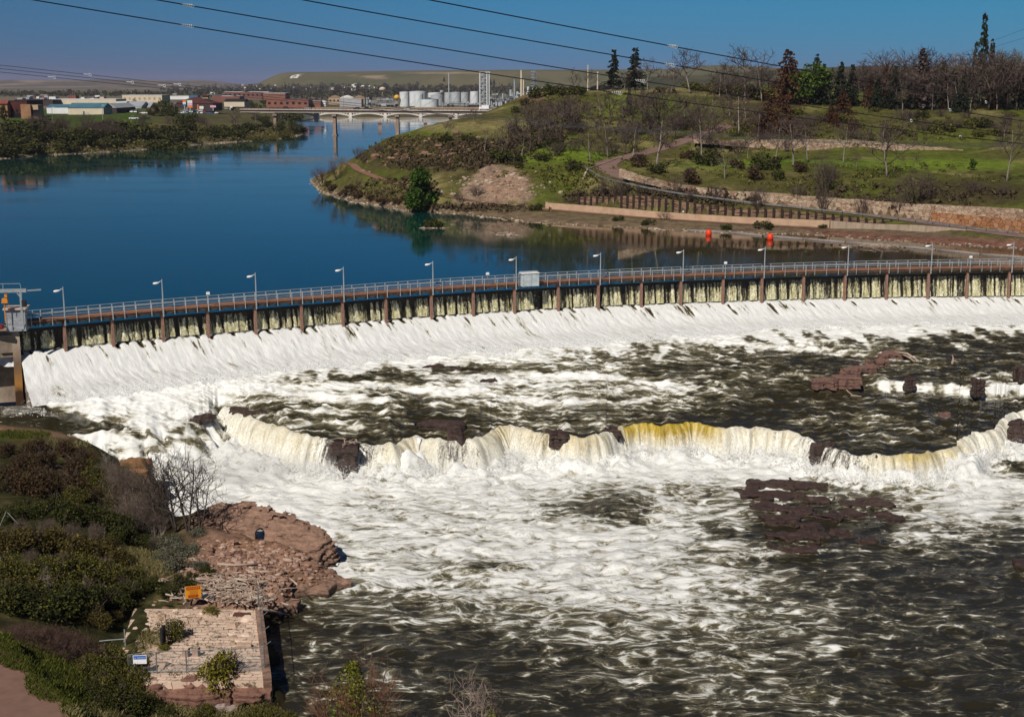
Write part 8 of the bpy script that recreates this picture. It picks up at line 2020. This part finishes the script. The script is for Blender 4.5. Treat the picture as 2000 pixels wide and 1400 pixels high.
prism([tuple(A_ - en * .35 + en * 0), tuple(A_ + en * .22), tuple(B2 + en * .22), tuple(B2 - en * .35)][::-1], -13.5, PD + .22, "side_wall", M_sand, slab, sl_)
# red stone blocks along the front and loose boulders below
k_ = 0; rg5 = random.Random(3)
fb = [(296, 1341, .9, .3, .3), (326, 1340, .9, .34, .3), (350, 1338, .5, .3, .33), (367, 1337, .5, .5, .44), (392, 1335, .8, .36, .34), (420, 1334, .8, .3, .3), (448, 1334, .8, .34, .3), (476, 1332, .8, .3, .32), (505, 1330, .8, .34, .3)] + [(300 + 26 * k, 1349 - k, .8, .42 + .12 * (k % 2), .34) for k in range(9)]
bl_ = []
for u, v, hx, hy, hz in fb: x, y, _ = onz(u, v, PD - .5); bl_.append((x, y - .2 - .1 * (v > 1341), PD - .42 - .62 * (len(bl_) > 8), hx * .72, hy, hz, rg5.uniform(-.14, .14)))
M_redblk = rocky("red_block", (.27, .135, .095), (.10, .045, .032), (.06, .03, .02), -90)
o = box_rock("edge_blocks", bl_, M_redblk, None, None, st=.075, lay=.07, seed=31); o.parent = slab; o.location = sl_
for kk in list(o.keys()): del o[kk]
for i, (u, v, z, hx, hy, hz, lab) in enumerate(((505, 1352, -11.2, 1.0, .5, .5, "big square red block at the water corner of the slab"), (475, 1346, -11.0, .55, .4, .4, "red boulder left of the big square red block"), (462, 1364, -11.5, .75, .5, .5, "dark red block below the slab's front edge"), (490, 1372, -11.7, .8, .5, .45, "lowest dark red block by the pool"), (424, 1362, -11.3, .75, .55, .6, "pale grey tilted boulder left of the red blocks"), (430, 1380, -11.6, .6, .5, .45, "pale grey boulder below the tilted one"), (452, 1386, -11.7, .6, .35, .2, "flat whitish stone at the foot of the boulders"), (395, 1352, -11.2, .5, .4, .35, "small brown boulder under the yellow bush"))):
    x, y, _ = onz(u, v, z); box_rock("boulder", [(x, y, z - hz * .3, hx * .62, hy * .8, hz * .8, rg5.uniform(-.3, .3)), (x + rg5.uniform(-.2, .2), y + .2, z - hz * .1, hx * .45, hy * .6, hz * .8, rg5.uniform(-.6, .6))], M_redblk if i in (0, 1, 2, 3, 7) else rocky("grey_boulder" + "a" * i, (.36, .29, .26), (.2, .15, .13), (.1, .08, .07), -90), lab, "boulder", st=.07, lay=.05, seed=40 + i)
stones("rubble", [onz(330, 1352, -11), onz(390, 1358, -11.2), onz(450, 1352, -11.2)], 240, .08, .28, leafy("red_rubble", [(.10, .045, .03), (.22, .12, .085), (.36, .25, .18)], .9), "red rubble tumbled below the slab's front edge", .5, 64, NG, -20)
stones('broken_paving', [onz(270, 1230, PD), onz(320, 1200, PD), onz(400, 1198, PD), onz(455, 1215, PD), onz(450, 1290, PD), onz(400, 1312, PD), onz(310, 1300, PD), onz(280, 1250, PD)], 150, .12, .42, leafy('pale_broken', [(.30, .20, .14), (.48, .35, .27), (.62, .48, .38)], .9), 'loose pale broken slabs lying about the paving', .45, 66, lambda x, y: PD - .1, -30)
# raised blocks on the paving
for u, v, hx, lab in ((446, 1279, .85, "raised pale block on the slab, left of two"), (478, 1262, 1.0, "raised pale block on the slab, right of two")): x, y, _ = onz(u, v, PD); box_rock("paving_block", [(x, y, PD + .05, hx * .55, .22, .2, .05)], simple("pale_block", (.46, .33, .24), (.36, .25, .18), 2, .95), lab, "stone block", st=.06, lay=.03, seed=55)
for u, v, lab in ((362, 1281, "squat stone post on the slab with shade built as a plate, left of two"), (382, 1280, "squat stone post on the slab with shade built as a plate, right of two")): x, y, _ = onz(u, v, PD); r = empty("stone_post", (x, y, PD)); MB().box((0, 0, .22), (.4, .3, .45)).build("block", simple("post_stone", (.40, .27, .2)), r); MB().box((.26, .05, .28), (.1, .34, .55)).build("shade_plate", M_dark, r); tag(r, lab, "stone post")  # dark plate added on the right stands in for the post's shadow
x, y, z = onz(472, 1201, PD); tag(MB().box((x, y, PD + .06), (1.25, .62, .1), -.08).build("rusty_plate", simple("rust_plate", (.13, .05, .035), (.07, .03, .022), 3)), "rust brown metal plate lying on the slab near the driftwood", "metal plate")
x, y, _ = onz(319, 1262, PD); r = empty("sign_edge_on", (x, y, PD - .2)); r.name = "upright_sign"; MB().box((0, 0, .95), (.16, .9, 1.5), 0).build("panel", M_dark, r); MB().box((-.09, 0, .6), (.04, .06, 1.4)).build("post", M_galv, r); tag(r, "dark upright sign seen edge on beside the bush on the slab", "sign")

# fence round the slab
fn = empty("slab_fence", onz(364, 1315, PD)); tag(fn, "thin grey pipe fence along the near and water side of the slab", "fence"); fl_ = [-c for c in fn.location]
M_fence = simple('fence_steel', (.20, .21, .215), (.13, .135, .14), 2, .5, metal=.3)
def fpost(u, v, h, lean=0.0):
    x, y, _ = onz(u, v, PD - .1); o = MB().tube([(x, y, PD - .3), (x + lean, y, PD - .1 + h)], .045, 6).build("post", M_fence, fn); o.location = fl_; return np.array((x + lean, y, PD - .1 + h)), np.array((x, y, PD))
tops = [fpost(u, v, h) for u, v, h in ((252, 1318, 1.5), (307, 1317, 1.7), (365, 1316, 1.75), (440, 1313, 1.75), (517, 1312, 1.9), (510, 1240, 2.0), (505, 1190, 2.0))]
m_ = MB()
for i in range(len(tops) - 1): m_.tube([tops[i][0], tops[i + 1][0]], .03, 5); m_.tube([tops[i][1] + (0, 0, .15), tops[i + 1][1] + (0, 0, .15)], .03, 5)
m_.tube([tops[3][0] * .5 + tops[3][1] * .5, tops[4][0] * .5 + tops[4][1] * .5], .025, 5)
for i in (4, 5):
    for f in np.linspace(0, .8, 3): p = tops[i][0] * (1 - f) + tops[i + 1][0] * f; m_.tube([p, p + np.array((.55, .1, .4)) * (.9)], .03, 4)
o = m_.build("rail", M_fence, fn); o.location = fl_
m, t, b = new_mat("chain_link"); w1 = t.nodes.new("ShaderNodeTexWave"); w1.bands_direction = 'DIAGONAL'; w1.inputs['Scale'].default_value = 6; t.links.new(coords(t), w1.inputs[0]); t.links.new(ramp(t, w1.outputs['Fac'], [(.86, 0.0), (.93, .8)]), b.inputs['Alpha']); b.inputs['Base Color'].default_value = (.3, .32, .33, 1)
m_ = MB()
for i in range(len(tops) - 1): m_.quad(tops[i][1], tops[i + 1][1], tops[i + 1][0], tops[i][0])
o = m_.build("chain_link_mesh", m, fn); o.location = fl_
r = empty("boundary_fence", NH(245, 1262)); tag(r, "short run of grey pipe fence at the left corner of the slab", "fence"); MB().tube([(0, 0, -.3), (0, 0, 1.25)], .045, 6).build("post", M_galv, r); MB().tube([(0, 0, .5), (-1.4, .1, .35), (-2.2, .2, .2)], .035, 5).build("rail", M_galv, r)
r = empty("fallen_pole", NH(8, 1035)); tag(r, "two thin grey poles leaning in the bushes at the left edge", "pole"); MB().tube([(-.6, 0, -.2), (.3, 0, 1.6)], .03, 5).build("pole", M_galv, r); MB().tube([(.4, 0, 1.5), (1.4, 0, .3)], .03, 5).build("pole", M_galv, r)

# signs
def text(name, body, size, loc, mat, parent):
    cu = bpy.data.curves.new(name, 'FONT'); cu.body = body; cu.size = size; cu.align_x = 'CENTER'; cu.align_y = 'CENTER'; cu.extrude = .004; o = bpy.data.objects.new(name, cu); C.objects.link(o); o.location = loc; o.rotation_euler = (math.pi / 2, 0, 0); cu.materials.append(mat); me = bpy.data.meshes.new_from_object(o.evaluated_get(bpy.context.evaluated_depsgraph_get())); o2 = bpy.data.objects.new(name, me); C.objects.link(o2); o2.location = loc; o2.rotation_euler = (math.pi / 2, 0, 0); o2.parent = parent; bpy.data.objects.remove(o); o2.name = name; return o2
Msy, Msr = flat("sign_yellow", (.62, .26, .008)), flat("sign_red", (.30, .018, .008))
x, y, z = onz(363, 1186, PD); r = empty("danger_sign", (x, y, PD), .30); tag(r, "orange yellow DANGER sign on a thin post at the slab's top edge", "sign")
MB().box((.62, 0, 1.22), (1.22, .04, 1.0)).build("plate", Msy, r); MB().box((.62, -.03, 1.56), (1.05, .02, .24)).build("red_band", Msr, r); MB().box((.60, -.03, .90), (.76, .02, .22)).build("red_band", Msr, r); text("lettering", "DANGER", .25, (.62, -.045, 1.56), Msy, r)
m_ = MB(); [m_.box((.62 + .03 * (k % 2), -.028, 1.34 - .085 * k), (.7 - .14 * (k % 2), .012, .035)) for k in range(4)]; [m_.box((.60, -.045, .94 - .08 * k), (.6 - .1 * k, .012, .03)) for k in range(2)]; m_.build("small_print", flat("sign_print", (.38, .14, .01)), r); MB().tube([(0.02, .04, -.3), (.02, .04, 1.72)], .035, 6).build("post", M_galv, r)
r = empty("notice_sign", np.array(onz(277, 1318, PD - .1)) + np.array((0, -.25, 0)), .06); tag(r, "small white notice with a blue heading hung on the fence", "sign"); zc_ = 1.28
MB().box((0, 0, zc_), (.92, .04, .62)).build("plate", flat("sign_white", (.80, .80, .82)), r); MB().box((0, -.028, zc_ + .165), (.84, .02, .24)).build("blue_band", flat("sign_blue", (.012, .085, .42)), r); text("lettering", "NO TRESPASSING", .098, (0, -.042, zc_ + .14), flat("sign_letters", (.6, .8, .9)), r); MB().tube([(-.4, .05, -.2), (-.4, .05, zc_ + .25)], .03, 5).build("post", M_galv, r)
p0, p1 = np.array(NH(393, 1166)) + (0, 0, .3), np.array(NH(418, 1176)) + (0, 0, .2); tag(MB().tube([p0, (p0 + p1) / 2, p1], [.25, .27, .25], 12).build("blue_drum", simple("blue_plastic", (.02, .07, .16), (.012, .04, .1), 3, .5), smooth=False), "dark blue drum lying in the litter behind the danger sign", "drum")

# ---- vegetation of the near bank
def fbush(name, seed, H, W, mat, n=2400, s=.085, lumps=13, stems=9): return bush(name, seed, H, W, mat, n, s, lumps, stems)
F_DK = ("near_dark_bush", 4, lambda i: fbush("dark_bush", 600 + i, 3, 4.2, M_dkleaf, 3000, .10), 3)
F_OL = ("near_olive_bush", 4, lambda i: fbush("olive_bush", 620 + i, 3, 4.2, M_olleaf, 3000, .10), 3)
F_MIX = ("near_green_bush", 3, lambda i: fbush("green_bush", 640 + i, 3, 4.0, leafy("mid_leaves" + "abc"[i], [(.026, .020, .005), (.062, .046, .011), (.125, .095, .020)]), 3000, .10), 3)
F_BR = ("near_brown_bush", 3, lambda i: fbush("brown_bush", 660 + i, 2.4, 3.4, M_brleaf, 2400, .08), 2.4)
F_TW = ("near_grey_tangle", 3, lambda i: twig_bush("grey_tangle", 680 + i, 3, 3.4, leafy("grey_twigs" + "abc"[i], [(.07, .05, .04), (.13, .095, .075), (.20, .155, .125)], .9), 26, 4, kids=3, bark=M_bark), 3)
F_PU = ("near_purple_bush", 2, lambda i: twig_bush("purple_bush", 690 + i, 2, 3.2, leafy("purple_twigs" + "ab"[i], [(.05, .028, .024), (.09, .05, .04), (.14, .09, .07)], .9), 34, 3, kids=3), 2)
F_YEL = ("yellow_bush", 2, lambda i: fbush("yellow_bush", 700 + i, 2, 2.4, leafy("yellow_leaves" + "ab"[i], [(.05, .045, .006), (.12, .105, .010), (.21, .18, .018)]), 1800, .08), 2)
F_SAGE = ("sagebrush", 2, lambda i: fbush("sagebrush", 710 + i, 1.4, 2.2, leafy("sage_leaves" + "ab"[i], [(.05, .05, .032), (.10, .10, .065), (.16, .155, .11)]), 1600, .06), 1.4)
rs = random.Random(21)
def nrow(kind, pts, text, cat, group, wide=1.0): row(kind, [(u, v, h * rs.uniform(.9, 1.1)) for u, v, h in pts], NH, text, cat, group, wide)
nrow(F_BR, [(20, 890, 34), (70, 885, 36), (120, 892, 40), (160, 905, 40), (45, 915, 44), (95, 920, 48), (140, 935, 50)], "red brown bush near the cliff top at left", "bush", "red brown bushes near the cliff top", 1.1)
nrow(F_BR, [(25, 960, 62), (85, 965, 70), (135, 970, 60), (175, 980, 44)], "taller red brown bush in the second rank from the cliff", "bush", "taller red brown bushes", 1.1)
nrow(F_OL, [(165, 925, 44), (182, 950, 52), (205, 975, 56), (150, 985, 50), (225, 985, 40)], "olive bush above the dark thicket near the cliff edge", "bush", "olive bushes near the cliff edge", .95)
nrow(F_TW, [(212, 950, 56), (238, 975, 84), (262, 1000, 92), (282, 1025, 84), (255, 1035, 70), (305, 1045, 54)], "grey leafless tangle at the water's edge left of the dead trees", "bush", "grey tangles by the water", .9)
nrow(F_DK, [(60, 1010, 56), (110, 1018, 64), (155, 1020, 60), (200, 1025, 60), (245, 1060, 46), (270, 1070, 40), (20, 1020, 52), (225, 1040, 60)], "dark green bush in the upper thicket below the brown bushes", "bush", "dark bushes of the upper thicket", 1.05)
nrow(F_MIX, [(15, 1075, 62), (62, 1080, 66), (108, 1075, 64), (150, 1090, 70), (195, 1085, 56), (235, 1100, 48)], "mid green bush across the middle of the thicket", "bush", "green bushes in mid thicket", 1.05)
nrow(F_OL, [(22, 1130, 70), (75, 1135, 74), (125, 1140, 72), (175, 1135, 66), (220, 1140, 56), (262, 1135, 44)], "olive bush in the lower middle of the thicket", "bush", "olive bushes in the lower thicket", 1.05)
nrow(F_DK, [(15, 1190, 74), (65, 1200, 84), (115, 1205, 84), (165, 1200, 80), (210, 1195, 66), (250, 1175, 50), (285, 1150, 46), (330, 1165, 34), (355, 1155, 40)], "big dark green bush along the lower edge of the thicket", "bush", "big dark bushes at the thicket's lower edge", 1.05)
nrow(F_MIX, [(40, 1168, 60), (95, 1172, 56), (190, 1222, 52), (230, 1212, 36)], "green bush between the olive and the big dark ones", "bush", "green bushes between ranks", 1.0)
nrow(F_TW, [(40, 1045, 44), (95, 1050, 50), (140, 1055, 46), (185, 1060, 46), (60, 1105, 40), (130, 1110, 46), (205, 1115, 40), (90, 1160, 44), (170, 1165, 40), (240, 1150, 34), (300, 1075, 34)], "grey leafless stems poking out of the green thicket", "bush", "grey stems in the thicket", .7)
nrow(F_PU, [(30, 1248, 40), (62, 1258, 48), (98, 1268, 56), (130, 1280, 58), (160, 1292, 56)], "purple brown leafless bush along the strip of grass", "bush", "purple brown bushes along the grass", 1.2)
nrow(F_BR, [(115, 1262, 48), (150, 1275, 56), (182, 1290, 52)], "rusty brown bush among the purple ones", "bush", "rusty bushes by the grass", 1.0)
nrow(F_OL, [(175, 1320, 56), (215, 1310, 60), (252, 1320, 66), (205, 1345, 60), (275, 1345, 60), (240, 1362, 62)], "olive bush on the slope left of the slab's near corner", "bush", "olive bushes left of the slab", .9)
nrow(F_DK, [(200, 1385, 56), (245, 1392, 64), (290, 1390, 56), (180, 1362, 44), (320, 1400, 40)], "dark bush low on the slope at the bottom edge", "bush", "dark bushes at the bottom edge", .95)
nrow(F_SAGE, [(330, 1070, 38), (362, 1085, 40), (345, 1110, 36), (318, 1095, 34), (390, 1112, 26), (385, 1045, 24)], "grey green sagebrush on the bank left of the rubble", "bush", "sagebrush left of the rubble", 1.0)
nrow(F_DK, [(400, 1118, 26), (415, 1125, 20), (375, 1135, 26)], "small dark bush between sagebrush and driftwood", "bush", "small dark bushes by the driftwood", .9)
PADH = lambda u, v: onz(u, v, PD)
row(F_OL, [(335, 1248, 52)], PADH, "round olive bush growing on the paved slab behind the edge on sign", "bush", None, .9); row(F_YEL, [(412, 1200, 28)], PADH, "low yellow green bush at the top edge of the slab", "bush", None, 1.2); row(F_YEL, [(318, 1268, 20)], PADH, "low yellow green weeds at the foot of the edge on sign", "bush", None, 1.4)
plant_px(F_YEL, 432, 1348, 104, lambda u, v: onz(u, v, -11.1), .85, "big yellow green bush leaning over the near edge of the slab", "bush"); plant_px(F_OL, 425, 1350, 62, lambda u, v: onz(u, v, -11.2), .75, "dark lower bush under the big yellow green one", "bush")
row(F_OL, [(400, 1402, 40), (520, 1412, 60), (490, 1420, 54), (550, 1430, 62)], lambda u, v: onz(u, v, -11.8), "olive bush along the bottom edge below the boulders", "bush", "olive bushes below the boulders", .9)
# dead trees by the water
for i, (u, v, h, lab, w) in enumerate(((312, 1030, 118, "dead tree with a bent trunk at the left of the waterside group", 1.0), (345, 1040, 150, "tallest dead tree of the waterside group", .9), (368, 1038, 150, "dead tree with upright twigs right of the tallest", .8), (392, 1036, 110, "dead tree at the right of the waterside group by the headland", .9), (218, 945, 74, "small dead tree standing in the olive bushes near the cliff", .8), (100, 1180, 90, "pale bare stem rising from the lower thicket", .45))):
    o = bare_tree("dead_tree", 720 + i, 6, spread=.42, first=.22, limbs=8, levels=3, bark=M_barkd if i < 4 else M_bark, twig=M_barkd if i < 4 else M_bark, lean=.45, kids=3, multi=2 if i < 4 else 1); x, y, z = NH(u, v); o.location = (x, y, z); s = h * (1.2 if i < 4 else 1) * y / FPX / 6; o.scale = (s * w, s * w, s); o.rotation_euler = (0, 0, i * 1.3); tag(o, lab, "tree")
# shrubs at the bottom of the picture
r = twig_bush("budding_shrub", 740, 6, 5.0, leafy("red_stems", [(.12, .05, .03), (.2, .1, .06)], .8), 12, 3, kids=3, bark=leafy("red_bark", [(.16, .07, .045), (.2, .1, .06)])); mb = MB(); rgb = random.Random(5)
for k in range(2400):
    a = rgb.uniform(0, 6.28); hh = rgb.random() ** .8; q = math.sqrt(rgb.random()) * 3.3 * (1.1 - hh) * (.75 + .45 * math.sin(3 * a + 5 * hh)); c = np.array((math.cos(a) * q, math.sin(a) * q, .6 + hh * 5.2)); a1 = rdir(rgb); b1 = np.cross(a1, rdir(rgb)); b1 /= np.linalg.norm(b1) + 1e-9; s = rgb.uniform(.05, .11); n_ = len(mb.v); mb.v += [tuple(c - a1 * s), tuple(c + b1 * s * .6), tuple(c + a1 * s), tuple(c - b1 * s * .6)]; mb.f.append((n_, n_ + 1, n_ + 2, n_ + 3))
mb.build("foliage", leafy("bud_leaves", [(.05, .06, .006), (.11, .115, .012), (.2, .19, .02)]), r); r.location = (at(692, 1450, 77)[0], 77, -11.2); r.scale = (1.0, 1.0, 1.08); tag(r, "tall reddish stemmed shrub with fresh yellow green buds at the bottom edge", "bush")
r = bare_tree("bare_shrub", 745, 6, spread=.42, first=.3, limbs=6, levels=3, bark=M_bark, twig=leafy("pale_twig", [(.22, .15, .12), (.36, .28, .24)]), lean=.3, kids=3, multi=4); r.location = (at(925, 1450, 78)[0], 78, -12.2); r.scale = (.72, .72, .93); tag(r, "pale leafless shrub at the bottom centre edge", "bush")
r = fbush("yellow_shrub", 748, 4, 2.6, leafy("yellow_green", [(.06, .07, .006), (.13, .14, .012), (.24, .22, .025)]), 1500, .08); r.location = (at(966, 1450, 77)[0], 77, -11.6); r.scale = (.8, .8, 1.0); tag(r, "yellow green shrub right of the pale leafless one at the bottom", "bush")
def tufts(name, mat, pts, n, h, label, seed, hf):
    rg2 = random.Random(seed); vs, fs = [], []
    for u, v, ru, rv, w in pts:
        for _ in range(int(n * w)):
            a = rg2.uniform(0, 6.283); q = math.sqrt(rg2.random()); uu, vv = u + ru * q * math.cos(a), v + rv * q * math.sin(a); x, y, z = hf(uu, vv)
            for _ in range(3):
                d = np.array((rg2.uniform(-.5, .5), rg2.uniform(-.5, .5), 1.0)); d *= h * rg2.uniform(.5, 1.3); sd = np.array((rg2.uniform(-1, 1), rg2.uniform(-1, 1), 0)) * .025; b0 = np.array((x + rg2.uniform(-.12, .12), y + rg2.uniform(-.12, .12), z - .02)); k = len(vs)
                vs += [tuple(b0 - sd), tuple(b0 + sd), tuple(b0 + d * .6 + sd * .6), tuple(b0 + d * .95 + np.array((d[0], d[1], -.1)) * .3)]; fs.append((k, k + 1, k + 2, k + 3))
    tag(MB().add(vs, fs).build(name, mat), label, "grass", kind='stuff')
tufts("grass", M_grgrass, [(60, 1285, 70, 30, .5), (110, 1335, 60, 40, .5), (25, 1255, 40, 16, .25), (160, 1385, 40, 20, .2), (40, 850, 60, 8, .25), (30, 945, 40, 12, .12)], 3000, .34, "fresh green grass between the path and the bushes", 71, NH)
tufts("dry_grass", M_dryg, [(300, 1115, 40, 16, .35), (330, 1385, 60, 24, .45), (265, 1090, 40, 14, .2), (290, 1260, 20, 26, .12), (470, 1400, 60, 16, .2), (120, 870, 60, 10, .12), (180, 1395, 60, 14, .2)], 1700, .45, "dry straw coloured grass on the near bank", 72, NH)
tufts("slab_weeds", M_olleaf, [(400, 1262, 110, 60, .55), (330, 1215, 40, 22, .15), (400, 1315, 90, 10, .2)], 420, .22, "weeds sprouting from the joints of the paved slab", 73, PADH)
# ================================================================== dry summer haze
m = bpy.data.materials.new("haze_air"); m.use_nodes = True; t = m.node_tree; t.nodes.clear(); ou = t.nodes.new("ShaderNodeOutputMaterial"); pv = t.nodes.new("ShaderNodeVolumePrincipled")
pv.inputs['Color'].default_value = (.62, .60, .74, 1); pv.inputs['Density'].default_value = 4.5e-5; pv.inputs['Anisotropy'].default_value = .0
t.links.new(pv.outputs[0], ou.inputs['Volume'])
o = MB().box((0, 6400, 52), (17000, 13600, 136)).build("haze", m); tag(o, None, None, kind='stuff'); o['label'] = "thin violet haze over the far plain"
